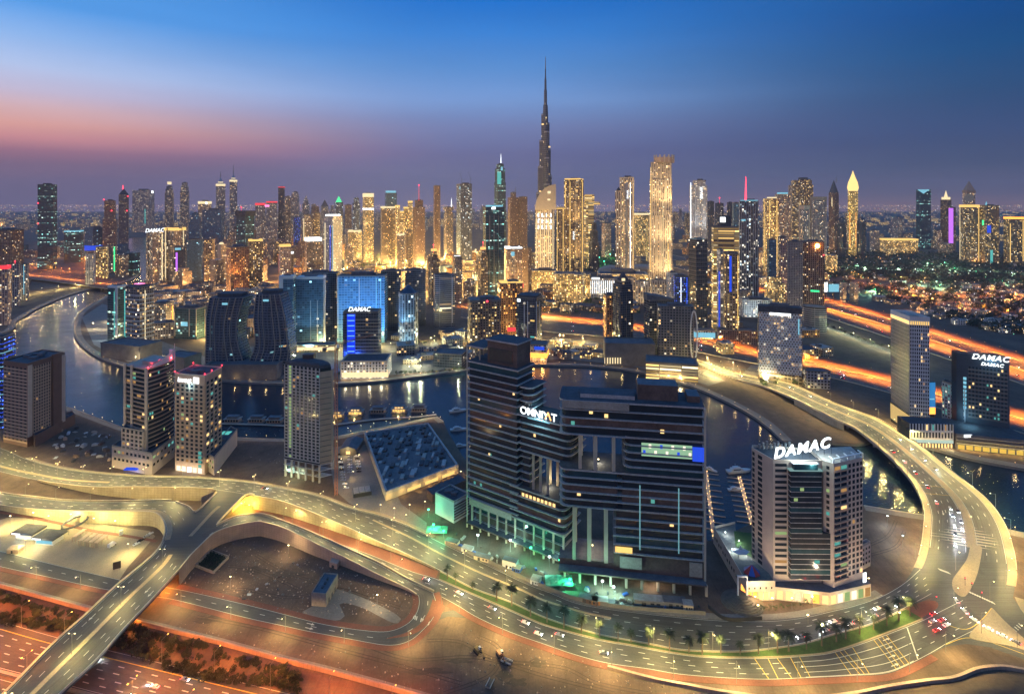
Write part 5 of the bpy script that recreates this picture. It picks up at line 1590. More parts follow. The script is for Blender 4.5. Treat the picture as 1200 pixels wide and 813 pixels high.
def curved_twin():
 mats = [facade('facade_curved',(0.12,0.14,0.17),(0.03,0.045,0.065),5.5,4.0,0.78,0.6,0.012,coolp=0.6,cool=(0.4,0.85,0.9),strength=0.9),roof_dark,concrete_dark]
 specs = (('left one of the two dark leaning towers curving round a slot',[(438,240,288),(423,239,284),(397,240,277),(375,240,278),(349,244,285)],440,346),
   ('right one of the two dark leaning towers curving round a slot',[(438,290,334),(423,291,337),(412,296,338),(397,298,336),(375,296,334),(345,299,327)],440,341))
 for lab,prof,yb,yt in specs:
  d = D(yb)
  cxm = ((prof[0][1] + prof[0][2]) / 2 - CX) * d / FP
  root = thing('curved_tower',(cxm,d + 14,0),lab,'tower')
  PLACED.append((cxm,d + 14,40))
  rings = []
  q = resample([(p[1],p[2],p[0]) for p in prof],15)
  for l,r,y in q:
   z = max(0.0,Zat(y,d) if y < 437.9 else 0)
   xl,xr = (l - CX) * d / FP - cxm,(r - CX) * d / FP - cxm
   xm = (xl + xr) / 2
   rings.append([(xl,-10,z),(xm,-15,z),(xr,-10,z),(xr,18,z),(xm,20,z),(xl,18,z)])
  mb = MB(); mb.loft(rings,0,1); mb.build('facade',mats,root)
  for t in (0.0,0.16,0.30,0.62,0.78,0.97):
   rb = MB()
   prev = None
   for rg in rings:
    a,bb = (rg[0],rg[1]) if t < 0.5 else (rg[1],rg[2])
    s = t / 0.5 if t < 0.5 else (t - 0.5) / 0.5
    p = Vector(a).lerp(Vector(bb),s) + Vector((0,-0.5,0))
    if prev is not None:
     rb.tube(prev,p,0.75,0.75,5)
    prev = p
   rb.build('curved_rib',concrete,root)
  tp = rings[-1]
  mb = MB(); mb.prism([(p[0] * 0.7 + 1,p[1] * 0.6 + 1) for p in tp],tp[0][2] + 0.03,tp[0][2] + 5); mb.build('plant_room',roof_dark,root)
  strip_ = MB(); strip_.box(-4,4,-15.6,-15.2,tp[0][2] - 10,tp[0][2] - 7); strip_.build('sign',S_cyan,root)
 g = G(299,430)
 light('glow','POINT',50000,(0.5,0.95,0.85),(g.x,g.y + 46,12),None,1.0)
 pod = T('dark low podium under the two leaning towers',240,336,428,445,concrete_dark,yaw=0,asp=0.35,name='podium',cat='building',plant=False)
curved_twin()
b = T('white framed teal glass tower on the inner canal bend',126,150,337,404,F_teal,yaw=-20,asp=0.8); strip(b,137,338,396,3.5,white_panel,'fin',1); strip(b,146.5,340,394,2,S_teal); strip(b,134,342,394,1.0,S_teal); band(b,335.5,338,white_panel,'roof_frame',1.02)
b = T('balcony apartment tower with a lit roof bar right of the white framed tower',147,180,337,412,F_resid,yaw=-22,asp=0.8,shape='cham'); band(b,334,336,S_pink,s=0.4); band(b,366,369,S_warm,s=0.55); strip(b,170,340,404,1.0,S_warm)
for py in range(346,408,5):
 band(b,py,py + 0.9,white_panel,'balcony_slab',1.04,b.poly)
pd_ = T('long grey podium on the canal bend with a lit green corner',118,190,407,424,concrete_dark,yaw=-18,asp=0.45,name='podium',cat='building',plant=False)
g = G(133,410); light('glow','POINT',7000,(0.2,1.0,0.6),(g.x - pd_.c[0],g.y - pd_.c[1] - 14,6),pd_.root,1.0)
g = G(121,398); light('glow','POINT',9000,(0.6,0.85,1.0),(g.x - pd_.c[0],g.y - pd_.c[1] - 10,12),pd_.root,1.0)
b = T('flat dark roofed hall between the canal bend podium and the leaning towers',190,236,420,434,concrete_dark,yaw=-18,asp=0.7,name='hall',cat='building',plant=False)
b = T('teal glass low-rise with a bright cyan window left of the leaning towers',204,242,362,398,F_teal,yaw=-12,asp=0.5,name='apartment_block',cat='apartment block'); strip(b,216,377,382,9,S_cyan)
for px in (205,222,230,240):
 strip(b,px,362,394,1.1,beige_stone,'pier',1)
b = T('beige apartment block with orange lit side near the canal bend',181,204,356,392,F_lowrise,yaw=-14,asp=0.7,name='apartment_block',cat='apartment block'); strip(b,202,358,388,1.6,S_orange)
b = T('small tower with a deep blue lit spine and a slanted name sign',402,447,366,428,F_dark,yaw=2,asp=0.5,segs=[(0,1,1)])
strip(b,411.5,368,422,9.5,emis('deep_blue_panel',(0.01,0.05,0.9),1.1),'blue_panel',0.8)
for k in range(9):
 strip(b,411.5,369 + k * 6,370 + k * 6,8,S_cyan,'light_bar',1.4)
for k in range(14):
 strip(b,431,374 + k * 3.9,375 + k * 3.9,29,concrete,'balcony_slab',1.4)
sg = sign(b,'DAMAC',421,364.5,5.2,S_white,shear=0.3,bold=0.04,out=1.5,dep=0.8)
for k in range(2):
 g = G(405 + k * 14,428); light('glow','POINT',12000,(0.03,0.12,1.0),(g.x - b.c[0],g.y - b.c[1] - 5,18),b.root,1.0)
pd_ = T('white parking podium with lit shop fronts below the blue spined tower',399,459,424,444,F_white,yaw=2,asp=0.6,name='podium',cat='building',plant=False,roof=roof_dark); strip(pd_,428,436,442,54,S_warm,'shop_front',0.5)
for k in range(4):
 g = G(406 + k * 14,444); light('glow','POINT',4500,(1.0,0.85,0.55),(g.x - pd_.c[0],g.y - pd_.c[1] - 5,5),pd_.root,1.0)
b = T('long lit ground floor arcade below the blue glass complex',336,396,405,413,F_gold,yaw=3,asp=0.25,name='arcade',cat='building',plant=False); band(b,407,411,S_warm,poly=b.poly)
b = T('dark excavated plot shed on the far bank',508,548,416,432,F_dark,yaw=-12,asp=0.7,name='site_hall',cat='building',plant=False)
class WinSet:
 """window panes of one building: the first hundred as parts, the rest as one part"""
 def __init__(self,root,name='window',limit=96):
  self.root,self.items,self.name,self.limit = root,[],name,limit
 def add(self,a,b,z0,z1,mat,side=0.06,th=0.1):
  self.items.append((a,b,z0,z1,mat,side,th))
 def finish(self,shuffle=True):
  it = self.items
  if shuffle:
   it = sorted(it,key=lambda w: -((w[1][0] - w[0][0])))
  rest = MB()
  mats = []
  for k,(a,b,z0,z1,m,side,th) in enumerate(it):
   if k < self.limit:
    MB().seg(a,b,th,z0,z1,0,side).build(self.name,m,self.root)
   else:
    if m not in mats:
     mats.append(m)
    rest.seg(a,b,th,z0,z1,mats.index(m),side)
  if rest.f:
   rest.build(self.name + 's',mats,self.root)["kind"] = 'stuff'
def pick(pal):
 r = R.random()
 for p,m in pal:
  if r < p:
   return m
  r -= p
 return pal[-1][1]
PAL_DARK = [(0.025,W_warm),(0.03,W_dim),(0.015,W_teal),(0.01,W_green),(1,glass_dark)]
PAL_MED = [(0.05,W_warm),(0.06,W_dim),(0.025,W_teal),(0.02,W_green),(1,glass_dark)]
def lerp2(a,b,t):
 return (a[0] + (b[0] - a[0]) * t,a[1] + (b[1] - a[1]) * t)
def near(name,label,cat,Lt,Ct,Rt,ybC,group=None):
 """footprint from the three visible roof corners and the foot of the near corner"""
 d = D(ybC)
 z = Zat(Ct[1],d)
 l,c,r = G(*Lt,z),G(*Ct,z),G(*Rt,z)
 bk = l + r - c
 b = B()
 b.h = z
 b.c = (c.x,c.y)
 b.root = thing(name,(c.x,c.y,0),label,cat,group)
 b.poly = [(p.x - c.x,p.y - c.y) for p in (l,c,r,bk)]
 b.wpoly = [(p.x,p.y) for p in (l,c,r,bk)]
 b.d = d
 b.mpp = d / FP
 b.r = max(math.hypot(*p) for p in b.poly)
 b.top = b.poly
 m = (sum(p[0] for p in b.wpoly) / 4,sum(p[1] for p in b.wpoly) / 4)
 PLACED.append((m[0],m[1],b.r * 0.8))
 return b
def grid_face(ws,fr,a,b,z0,z1,nx,nz,ww=0.6,wh=0.6,pal=PAL_DARK,proud=0.35,pier=True,skip=None):
 """windows in nx bays and nz storeys on the wall a-b, with piers and spandrels standing proud"""
 L = math.hypot(b[0] - a[0],b[1] - a[1])
 fh = (z1 - z0) / nz
 for j in range(nz):
  za = z0 + j * fh + fh * (1 - wh) * 0.6
  zb = za + fh * wh
  for i in range(nx):
   if skip and skip(i,j):
    continue
   c = (i + 0.5) / nx
   hw = ww / nx / 2
   ws.add(lerp2(a,b,c - hw),lerp2(a,b,c + hw),za,zb,pick(pal))
  fr.seg(lerp2(a,b,0.002),lerp2(a,b,0.998),proud - 0.06,z0 + j * fh - fh * (1 - wh) * 0.4 + 0.001,za,0,(proud - 0.06) / 2 + 0.01)
 if pier:
  for i in range(nx + 1):
   c = i / nx
   hw = (1 - ww) / nx / 2
   c0,c1 = max(0.0,c - hw),min(1.0,c + hw)
   fr.seg(lerp2(a,b,c0),lerp2(a,b,c1),proud,z0,z1,0,proud / 2 + 0.01)
def roof_kit(b,z,n=5,sc=1.0,mat=None,poly=None,par=1.3,pm=None):
 """parapet ring and rooftop plant"""
 P = poly or b.poly
 c = (sum(p[0] for p in P) / len(P),sum(p[1] for p in P) / len(P))
 mp = MB()
 for i in range(len(P)):
  mp.seg(P[i],P[(i + 1) % len(P)],0.5,z - 0.3,z + par,0,-0.26)
 mp.build('parapet',pm or concrete,b.root)
 for k in range(n):
  s,t = R.uniform(0.22,0.78),R.uniform(0.25,0.8)
  q = lerp2(lerp2(P[0],P[1],s),lerp2(P[3],P[2],s),t)
  w,h = R.uniform(1.2,3.2) * sc,R.uniform(1.2,2.8) * sc
  mb = MB(); mb.box(q[0] - w,q[0] + w,q[1] - w * 0.7,q[1] + w * 0.7,z + 0.02,z + h)
  mb.build('rooftop_unit',mat or roof_grey,b.root)
b = near('residential_tower','plain dark brown tower block with a light striped middle bay, left on the near bank','tower',(4,423.5),(32,427.5),(76,414),524)
core = MB(); core.prism(b.poly,0,b.h,0,cap=1); core.build('wall',[brown_stone,roof_dark],b.root)
l,c,r,k4 = b.poly
ws = WinSet(b.root); fr = MB()
grid_face(ws,fr,l,c,4,b.h - 3,6,22,0.45,0.45,[(0.02,W_dim),(1,glass_dark)],0.12,pier=False)
grid_face(ws,fr,lerp2(c,r,0.14),lerp2(c,r,0.60),12,b.h - 4,7,21,0.62,0.62,[(0.02,W_dim),(1,glass_dark)],0.5)
fr.build('wall_grid',tan_stone,b.root)
mb = MB(); mb.seg(lerp2(c,r,0.005),lerp2(c,r,0.11),0.9,10,b.h - 1,0,0.46); mb.seg(lerp2(c,r,0.885),lerp2(c,r,0.995),0.9,10,b.h - 1,0,0.46); mb.build('pilaster',beige_stone,b.root)
mb = MB(); mb.seg(lerp2(c,r,0.63),lerp2(c,r,0.86),2.2,8,b.h + 3,0,1.11); mb.build('stair_shaft',brown_stone,b.root)
ws.finish(); roof_kit(b,b.h,6,1.5,pm=brown_stone)
pb = near('podium','long brown podium running back from the plain brown tower','building',(38,507),(41,512),(88,486),524)
MB().prism(pb.poly,0,pb.h,0,cap=1).build('wall',[brown_stone,roof_dark],pb.root); roof_kit(pb,pb.h,3,1.0,pm=brown_stone)
b = near('led_tower','low dark tower ringed by bright blue LED lines, cut by the left picture edge','tower',(-34,398),(3,396),(18,391),503)
MB().prism(b.poly,0,b.h,0,cap=1).build('facade',[F_ledblue,roof_dark],b.root)
for j in range(18):
 mb = MB(); mb.prism(scaled(b.poly,1.02),8 + j * (b.h - 10) / 18,8.7 + j * (b.h - 10) / 18,0,bottom=True); mb.build('light_line',S_blue if j % 3 else S_cyan,b.root)
roof_kit(b,b.h,3)
def red_crown():
 b = near('apartment_tower','curved balcony tower with a slanted red lit crown wall','apartment tower',(148,428),(172,433),(204,421),552)
 l,c,r,k4 = b.poly
 bow = []
 for k in range(9):
  t = k / 8
  p = lerp2(c,r,t)
  L = math.hypot(r[0] - c[0],r[1] - c[1])
  nx,ny = (r[1] - c[1]) / L,-(r[0] - c[0]) / L
  s = math.sin(math.pi * t) * 2.6
  bow.append((p[0] + nx * s,p[1] + ny * s))
 poly = [l] + bow + [k4]
 MB().prism(poly,12,b.h,0,cap=1).build('wall',[glass_dark,roof_dark],b.root)
 nfl = 20
 fh = (b.h - 14) / nfl
 slabs = scaled(poly,1.06)
 for j in range(nfl + 1):
  z = 14 + j * fh
  MB().prism(slabs,z - 0.45,z + 0.55,0,bottom=True).build('balcony_slab',tan_stone if j % 1 == 0 else white_panel,b.root)
 ws = WinSet(b.root,limit=70)
 for j in range(nfl):
  z = 14 + j * fh
  for a,q,n in [(l,c,4)] + [(bow[i],bow[i + 1],2) for i in range(8)]:
   for i in range(n):
    ws.add(lerp2(a,q,(i + 0.14) / n),lerp2(a,q,(i + 0.86) / n),z + 0.9,z + fh - 0.7,pick(PAL_MED if a is l else PAL_DARK))
 ws.finish()
 for t in (0.0,0.33,1.0):
  q = lerp2(l,c,t)
  o = (q[0] * 1.03,q[1] * 1.03 - 0.8)
  MB().box(o[0] - 1.1,o[0] + 1.1,o[1] - 0.9,o[1] + 1.0,10,b.h + 2).build('pier',beige_stone,b.root)
 MB().seg(lerp2(r,k4,0.02),lerp2(r,k4,0.25),1.6,8,b.h + 9,0,0.9).build('end_wall',white_panel,b.root)
 cr = MB()
 zs = [b.h + 2.0 + 9.0 * (i / 8) ** 1.3 for i in range(9)]
 for i in range(8):
  a,q = bow[i],bow[i + 1]
  n = (0.25,-0.5)
  A = [(a[0],a[1],b.h),(q[0],q[1],b.h),(q[0],q[1],zs[i + 1]),(a[0],a[1],zs[i])]
  Bk = [(p[0] - 0.4,p[1] + 0.9,p[2]) for p in A]
  cr.face(A); cr.face(Bk[::-1]); cr.face([A[3],A[2],Bk[2],Bk[3]])
  if i in (0,7):
   cr.face([A[0],A[3],Bk[3],Bk[0]] if i == 0 else [A[1],A[2],Bk[2],Bk[1]])
 cr.build('crown_wall',white_panel,b.root)
 MB().tube((r[0],r[1],b.h),(r[0] + 0.3,r[1] + 0.2,b.h + 16),0.7,0.1,6).build('mast',white_panel,b.root)
 for t in (0.15,0.45,0.75,0.98):
  q = lerp2(c,r,t)
  L = math.hypot(*q) or 1
  MB().box(q[0] - 0.3,q[0] + 0.3,q[1] - 2.9,q[1] - 2.3,b.h + 0.3,b.h + 0.9).build('beacon',L_red,b.root)
  light('glow','POINT',1500,(1.0,0.05,0.08),(q[0] + 1.0,q[1] - 4.6,b.h + 3.0),b.root,0.4)
  light('glow','POINT',500,(1.0,0.05,0.08),(q[0] - 3.0,q[1] + 4.0,b.h + 4.0),b.root,0.4)
 MB().prism(scaled(poly,0.5),b.h + 0.02,b.h + 4).build('plant_room',roof_pale,b.root)
 pd = near('podium','beige podium with a blue lit entrance under the red crowned tower','building',(131,523),(178,532),(204,512),557)
 MB().prism(pd.poly,0,pd.h,0,cap=1).build('wall',[beige_stone,roof_dark],pd.root)
 l2,c2,r2,k2 = pd.poly
 pw,fr = WinSet(pd.root),MB()
 grid_face(pw,fr,lerp2(l2,c2,0.04),lerp2(l2,c2,0.96),5,pd.h - 1,9,2,0.6,0.35,PAL_DARK,0.3); grid_face(pw,fr,c2,r2,5,pd.h - 1,6,2,0.6,0.35,PAL_DARK,0.3)
 fr.build('wall_grid',beige_stone,pd.root); pw.finish(); roof_kit(pd,pd.h,3)
 q = lerp2(l2,c2,0.55)
 MB().box(q[0] - 6,q[0] + 6,q[1] - 5,q[1] - 0.5,3.6,4.4).build('entrance_canopy',S_blue,pd.root)
 light('glow','POINT',3500,(0.12,0.25,1.0),(q[0],q[1] - 5.8,3.0),pd.root,0.5)
 bb = near('apartment_block','nine storey bay block with pale piers standing on the podium of the red crowned tower','apartment block',(143,502),(168,506),(174,500),554)
 MB().prism(bb.poly,11,bb.h,0,cap=1).build('wall',[glass_dark,roof_dark],bb.root)
 l3,c3,r3,k3 = bb.poly
 pw,fr = WinSet(bb.root),MB()
 grid_face(pw,fr,l3,c3,11,bb.h,5,7,0.66,0.62,PAL_MED,0.7); grid_face(pw,fr,c3,r3,11,bb.h,3,7,0.6,0.62,PAL_MED,0.7)
 fr.build('wall_grid',beige_stone,bb.root); pw.finish(); roof_kit(bb,bb.h,2,0.7)
red_crown()
b = near('apartment_tower','square beige gridded tower with a white lit sign and red roof corners','apartment tower',(205,438.5),(240,441.5),(260,431),556)
l,c,r,k4 = b.poly
MB().prism(b.poly,0,b.h,0,cap=1).build('wall',[tan_stone,roof_dark],b.root)
ws,fr = WinSet(b.root,limit=90),MB()
nf = 19
grid_face(ws,fr,lerp2(l,c,0.03),lerp2(l,c,0.97),9,b.h - 8,6,nf,0.6,0.62,[(0.04,W_warm),(0.06,W_teal),(0.04,W_green),(0.03,W_dim),(1,glass_dark)],0.5)
grid_face(ws,fr,lerp2(c,r,0.03),lerp2(c,r,0.97),9,b.h - 5,4,nf,0.66,0.66,PAL_MED,0.5)
fr.build('wall_grid',tan_stone,b.root)
ws.finish(); roof_kit(b,b.h,5,1.2,pm=beige_stone)
for i,t in enumerate((0.06,0.24,0.42,0.60,0.78)):
 MB().seg(lerp2(l,c,t),lerp2(l,c,t + 0.13),0.2,0.6,5.2,0,0.14).build('shop_window',W_white if i != 2 else S_white,b.root)
 q = lerp2(l,c,t + 0.07)
 light('glow','POINT',900,(1.0,0.95,0.8),(q[0],q[1] - 3.0,3.5),b.root,0.4)
for k in range(4):
 MB().seg(lerp2(l,c,0.80),lerp2(l,c,0.9),0.2,6 + k * 4,9 + k * 4,0,0.6).build('lit_window',W_teal,b.root)
yaw = math.atan2(c[1] - l[1],c[0] - l[0])
q = lerp2(l,c,0.33)
text('sign','invest',6.4,S_white,b.root,(q[0] + 0.2,q[1] - 1.0,b.h - 6.2),yaw,0.5,0.1,0.05)
q0,q1 = lerp2(l,c,0.64),lerp2(l,c,0.82)
sq = MB(); sq.seg(q0,q1,0.3,b.h - 6.6,b.h - 1.0,0,0.7); sq.build('sign',S_white,b.root)
gl = lerp2(l,c,0.5)
light('glow','POINT',2600,(0.4,0.8,1.0),(gl[0],gl[1] - 3.5,b.h - 9),b.root,0.5)
for q in (l,r,c,lerp2(c,r,0.4),k4):
 MB().ball((q[0],q[1],b.h + 2.6),0.7,nu=6,nv=4).build('beacon',L_red,b.root)
 light('glow','POINT',700,(1.0,0.05,0.1),(q[0] * 0.9 + 0.4,q[1] * 0.9 + 0.8,b.h + 3.6),b.root,0.4)
pd = near('podium','low beige wing with a dark roof running back from the gridded tower to the water','building',(243,532),(251,537),(278,504),557)
MB().prism(pd.poly,0,pd.h,0,cap=1).build('wall',[beige_stone,roof_dark],pd.root); roof_kit(pd,pd.h,3)
l2,c2,r2,k2 = pd.poly
pw,fr = WinSet(pd.root),MB(); grid_face(pw,fr,lerp2(l2,c2,0.05),lerp2(l2,c2,0.95),4,pd.h - 2,3,2,0.55,0.45,[(0.4,W_green),(1,glass_dark)],0.2); fr.build('wall_grid',beige_stone,pd.root); pw.finish()
q = lerp2(k2,l2,0.25)
MB().box(q[0] - 4,q[0] + 5,q[1] - 4,q[1] + 4,pd.h + 0.05,pd.h + 0.35).build('roof_pool',S_teal,pd.root)
b = near('construction_tower','unfinished tower with pale vertical piers, a green lit stair and a domed roof','tower',(333.5,427),(375,432),(388,430),566)
l,c,r,k4 = b.poly
MB().prism(b.poly,16,b.h,0,cap=1).build('wall',[glass_dark,roof_dark],b.root)
ws,fr = WinSet(b.root,limit=60),MB()
nf = 29
for k in range(9):
 a0,a1 = lerp2(l,c,k / 9),lerp2(l,c,(k + 1) / 9)
 pal = [(0.8,W_green),(1,glass_teal)] if k == 1 else [(0.025,W_dim),(0.01,W_teal),(1,glass_dark)]
 grid_face(ws,fr,a0,a1,18,b.h,1 if k != 1 else 1,nf,0.66,0.68,pal,0.45)
fr.build('wall_grid',raw_slab,b.root)
ws.finish()
MB().prism([lerp2(c,r,0.0),(r[0],r[1] - 0.2),(r[0] - 0.3,r[1] + 8),(c[0],c[1] + 9)],16,b.h - 3).build('side_panel',tan_stone,b.root)
for j in range(17):
 z = 18 + j * (b.h - 22) / 17
 MB().seg((c[0] - 0.1,c[1] - 0.1),(r[0] + 0.2,r[1] - 0.4),0.3,z,z + 0.5,0,0.22).build('panel_joint',concrete_dark,b.root)
dm = MB()
cc = ((l[0] + r[0]) / 2,(l[1] + k4[1]) / 2)
dm.loft([[(cc[0] + (p[0] - cc[0]) * s,cc[1] + (p[1] - cc[1]) * s,b.h + 0.05 + z) for p in b.poly] for s,z in ((0.99,0),(0.97,2.4),(0.86,4.0),(0.55,5.0),(0.15,5.3))]); dm.build('domed_roof',roof_dark,b.root)
MB().box(cc[0] - 6,cc[0] + 4,cc[1] - 3,cc[1] + 3,b.h + 4.5,b.h + 9).build('rooftop_unit',dark_metal,b.root)
for t in (0.02,0.2,0.4,0.6,0.8,0.98):
 q = lerp2(l,c,t)
 MB().box(q[0] - 0.8,q[0] + 0.8,q[1] - 0.2,q[1] + 1.4,0,16.2).build('column',raw_slab,b.root)
for z in (5.0,10.5,15.7):
 MB().prism(scaled(b.poly,1.05),z,z + 0.5,0,bottom=True).build('floor_slab',raw_slab,b.root)
MB().prism(scaled(b.poly,0.55),0,15.6).build('core',raw_wall,b.root)
for i,t in enumerate((0.1,0.22,0.36,0.5)):
 q = lerp2(l,c,t)
 for z in (3,8):
  MB().box(q[0] - 0.5,q[0] + 0.5,q[1] + 2.2,q[1] + 2.5,z,z + 0.5).build('work_or_fill_lamp',S_teal,b.root)
 light('glow','POINT',900,(0.55,1.0,0.75),(q[0],q[1] + 1.6,7.5),b.root,0.3)
 light('glow','POINT',700,(0.8,1.0,0.6),(q[0],q[1] - 3.2,3.0),b.root,0.3)
g = G(394,580)
cr = thing('tower_crane',(g.x,g.y,0),'tall reddish tower crane standing right of the unfinished tower','crane')
mb = MB()
zt = Zat(404,g.y)
for sx_,sy_ in ((-1,-1),(1,-1),(1,1),(-1,1)):
 mb.tube((sx_,sy_,0),(sx_,sy_,zt),0.22,0.22,4)
k = 0
z = 0.0
while z < zt - 3:
 for (a,b_) in (((-1,-1),(1,-1)),((1,-1),(1,1)),((1,1),(-1,1)),((-1,1),(-1,-1))):
  mb.tube((a[0],a[1],z),(b_[0],b_[1],z + 3),0.13,0.13,4)
 z += 3.0
crane_red = plain('crane_red',(0.42,0.16,0.08),0.6,0.15,0.4)
mb.build('mast',crane_red,cr)
mb = MB()
jd = Vector((0.55,0.83,0)).normalized()
for o in (-0.8,0.8):
 mb.tube((-jd.y * o - jd.x * 14,jd.x * o - jd.y * 14,zt),(-jd.y * o + jd.x * 42,jd.x * o + jd.y * 42,zt),0.2,0.2,4)
mb.tube((0,0,zt + 1.6),(jd.x * 42,jd.y * 42,zt + 1.0),0.2,0.2,4)
for i in range(14):
 q = jd * (i * 3.0)
 mb.tube((q.x - jd.y * 0.8,q.y + jd.x * 0.8,zt),(q.x + jd.x * 1.5,q.y + jd.y * 1.5,zt + 1.5),0.1,0.1,4)
mb.build('jib',crane_red,cr)
mb = MB(); mb.tube((0,0,zt),(0,0,zt + 7),0.6,0.15,5); mb.tube((0,0,zt + 7),(jd.x * 30,jd.y * 30,zt + 1.3),0.07,0.07,4); mb.tube((0,0,zt + 7),(-jd.x * 12,-jd.y * 12,zt + 0.2),0.07,0.07,4); mb.build('tower_head',crane_red,cr)
MB().box(0.6,2.4,-1.2,0.8,zt - 2.2,zt + 0.2).build('cab',white_panel,cr)
mb = MB(); q = -jd * 12; mb.box(q.x - 1.4,q.x + 1.4,q.y - 1.4,q.y + 1.4,zt - 2.4,zt - 0.3); mb.build('counterweight',concrete_dark,cr)
b = near('office_tower','pale framed office tower with a warm lit lobby, tallest right of the curved bridge','tower',(1044,362.5),(1066,370.5),(1089,371.5),510)
l,c,r,k4 = b.poly
MB().prism(b.poly,0,b.h - 6,0,cap=1).build('wall',[glass_dark,roof_pale],b.root)
ws,fr = WinSet(b.root,limit=90),MB()
grid_face(ws,fr,c,r,22,b.h - 9,9,24,0.62,0.7,[(0.06,W_dim),(0.03,W_warm),(1,glass_dark)],0.4)
fr.build('wall_grid',white_panel,b.root)
for j in range(24):
 z = 22 + j * (b.h - 31) / 24
 m = glass_blue if R.random() < 0.75 else glass_teal
 MB().seg(lerp2(l,c,0.01),lerp2(l,c,0.99),0.3,z + 0.5,z + (b.h - 31) / 24,0,0.16).build('glass_band',steel,b.root)
ws.finish()
MB().seg(l,c,0.35,b.h - 9,b.h - 5,0,0.2).build('lit_attic',W_warm,b.root); MB().seg(c,r,0.35,b.h - 9,b.h - 5,0,0.2).build('lit_attic',S_gold,b.root)
for t in [i / 9 for i in range(10)]:
 q = lerp2(c,r,t); MB().box(q[0] - 0.4,q[0] + 0.4,q[1] - 0.6,q[1] + 0.2,b.h - 9,b.h).build('crown_post',white_panel,b.root)
 MB().box(q[0] - 0.45,q[0] + 0.45,q[1] - 0.7,q[1] + 0.2,3,22).build('lobby_pier',beige_stone,b.root)
mp = MB(); mp.seg(l,c,0.5,b.h - 5,b.h,0,0.2); mp.seg(c,r,0.5,b.h - 5,b.h,0,0.2); mp.seg(r,k4,0.5,b.h - 5,b.h,0,0.2); mp.seg(k4,l,0.5,b.h - 5,b.h,0,0.2); mp.build('parapet',white_panel,b.root)
MB().prism(scaled(b.poly,0.5),b.h - 5.9,b.h - 1).build('plant_room',roof_pale,b.root)
MB().seg(l,c,0.3,4,21,0,0.3).build('lit_lobby',emis('lobby_glow',(1.0,0.68,0.25),0.7),b.root)
for t in (0.1,0.4,0.7,0.95):
 q = lerp2(l,c,t); light('glow','POINT',5000,(1.0,0.75,0.32),(q[0] - 3.0,q[1] - 3.0,6),b.root,0.5)
for t in (0.1,0.5,0.9):
 q = lerp2(c,r,t); light('glow','POINT',5000,(1.0,0.75,0.32),(q[0],q[1] - 4,6),b.root,0.5)
pd = near('podium','three storey framed podium with a glazed ground floor right of the pale office tower','building',(1064,494),(1066,496),(1117,497),524)
l2,c2,r2,k2 = pd.poly
k2 = (k2[0],k2[1] + 16); l2 = (l2[0],l2[1] + 16)
MB().prism([l2,c2,r2,(r2[0],r2[1] + 16)],0,pd.h,0,cap=1).build('wall',[glass_dark,roof_dark],pd.root)
pw,fr = WinSet(pd.root),MB(); grid_face(pw,fr,c2,r2,9,pd.h,14,2,0.6,0.75,PAL_DARK,0.5); fr.build('wall_grid',white_panel,pd.root); pw.finish()
MB().seg(c2,r2,0.3,5,8.4,0,0.3).build('lit_glazing',emis('pale_glazing',(0.75,0.95,0.8),0.7),pd.root)
for i in range(14):
 MB().seg(lerp2(c2,r2,i / 14 + 0.01),lerp2(c2,r2,i / 14 + 0.045),0.4,0.3,4.4,0,0.3).build('lit_window',W_warm,pd.root)
for t in (0.15,0.5,0.85):
 q = lerp2(c2,r2,t); light('glow','POINT',2500,(1.0,0.75,0.35),(q[0],q[1] - 4,4),pd.root,0.5)
b = near('hotel_block','dark blue slab with two white name signs near its roof, far right across the canal','hotel',(1115,411.5),(1121,413.5),(1183,420),510)
l,c,r,k4 = b.poly
MB().prism(b.poly,0,b.h,0,cap=1).build('wall',[plain('navy_cladding',(0.035,0.055,0.075),0.5,0.2,0.1),roof_dark],b.root)
ws,fr = WinSet(b.root,limit=90),MB()
grid_face(ws,fr,lerp2(c,r,0.22),lerp2(c,r,0.97),22,b.h - 12,11,13,0.5,0.55,[(0.06,W_warm),(0.04,W_teal),(1,glass_dark)],0.12,pier=False)
fr.build('wall_grid',concrete_dark,b.root)
ws.finish(); roof_kit(b,b.h,5,1.2,pm=concrete_dark)
yaw = math.atan2(r[1] - c[1],r[0] - c[0])
q = lerp2(c,r,0.62); text('sign','DAMAC',8.0,S_white,b.root,(q[0],q[1] - 1.2,b.h - 4.0),yaw,0.8,0.3,0.08,space=1.12)
q = lerp2(c,r,0.66); text('sign','DAMAC',4.8,S_white,b.root,(q[0],q[1] - 1.0,b.h - 10.0),yaw,0.6,0.3,0.04,space=1.12)
q = lerp2(c,r,0.62); light('glow','POINT',5000,(0.35,0.75,1.0),(q[0],q[1] - 6,b.h - 5),b.root,0.6)
for k in range(8):
 MB().seg(lerp2(c,r,0.13),lerp2(c,r,0.19),0.3,30 + k * 4.4,33 + k * 4.4,0,0.2).build('lit_window',S_cyan,b.root)
b = near('hotel_wing','pale blue lit lower wing left of the dark slab with two signs','hotel',(1104,447),(1131,456.5),(1134,454),512)
l,c,r,k4 = b.poly
MB().prism(b.poly,0,b.h,0,cap=1).build('wall',[white_panel,roof_dark],b.root)
ws,fr = WinSet(b.root),MB(); grid_face(ws,fr,l,c,12,b.h - 1,8,11,0.5,0.6,[(0.3,W_teal),(0.1,W_white),(1,glass_dark)],0.3); fr.build('wall_grid',white_panel,b.root); ws.finish(); roof_kit(b,b.h,2)
light('glow','POINT',7000,(0.35,0.75,1.0),(l[0] + 2,l[1] - 8,40),b.root,0.8); light('glow','POINT',5000,(0.35,0.75,1.0),(c[0] - 3,c[1] - 9,22),b.root,0.8)
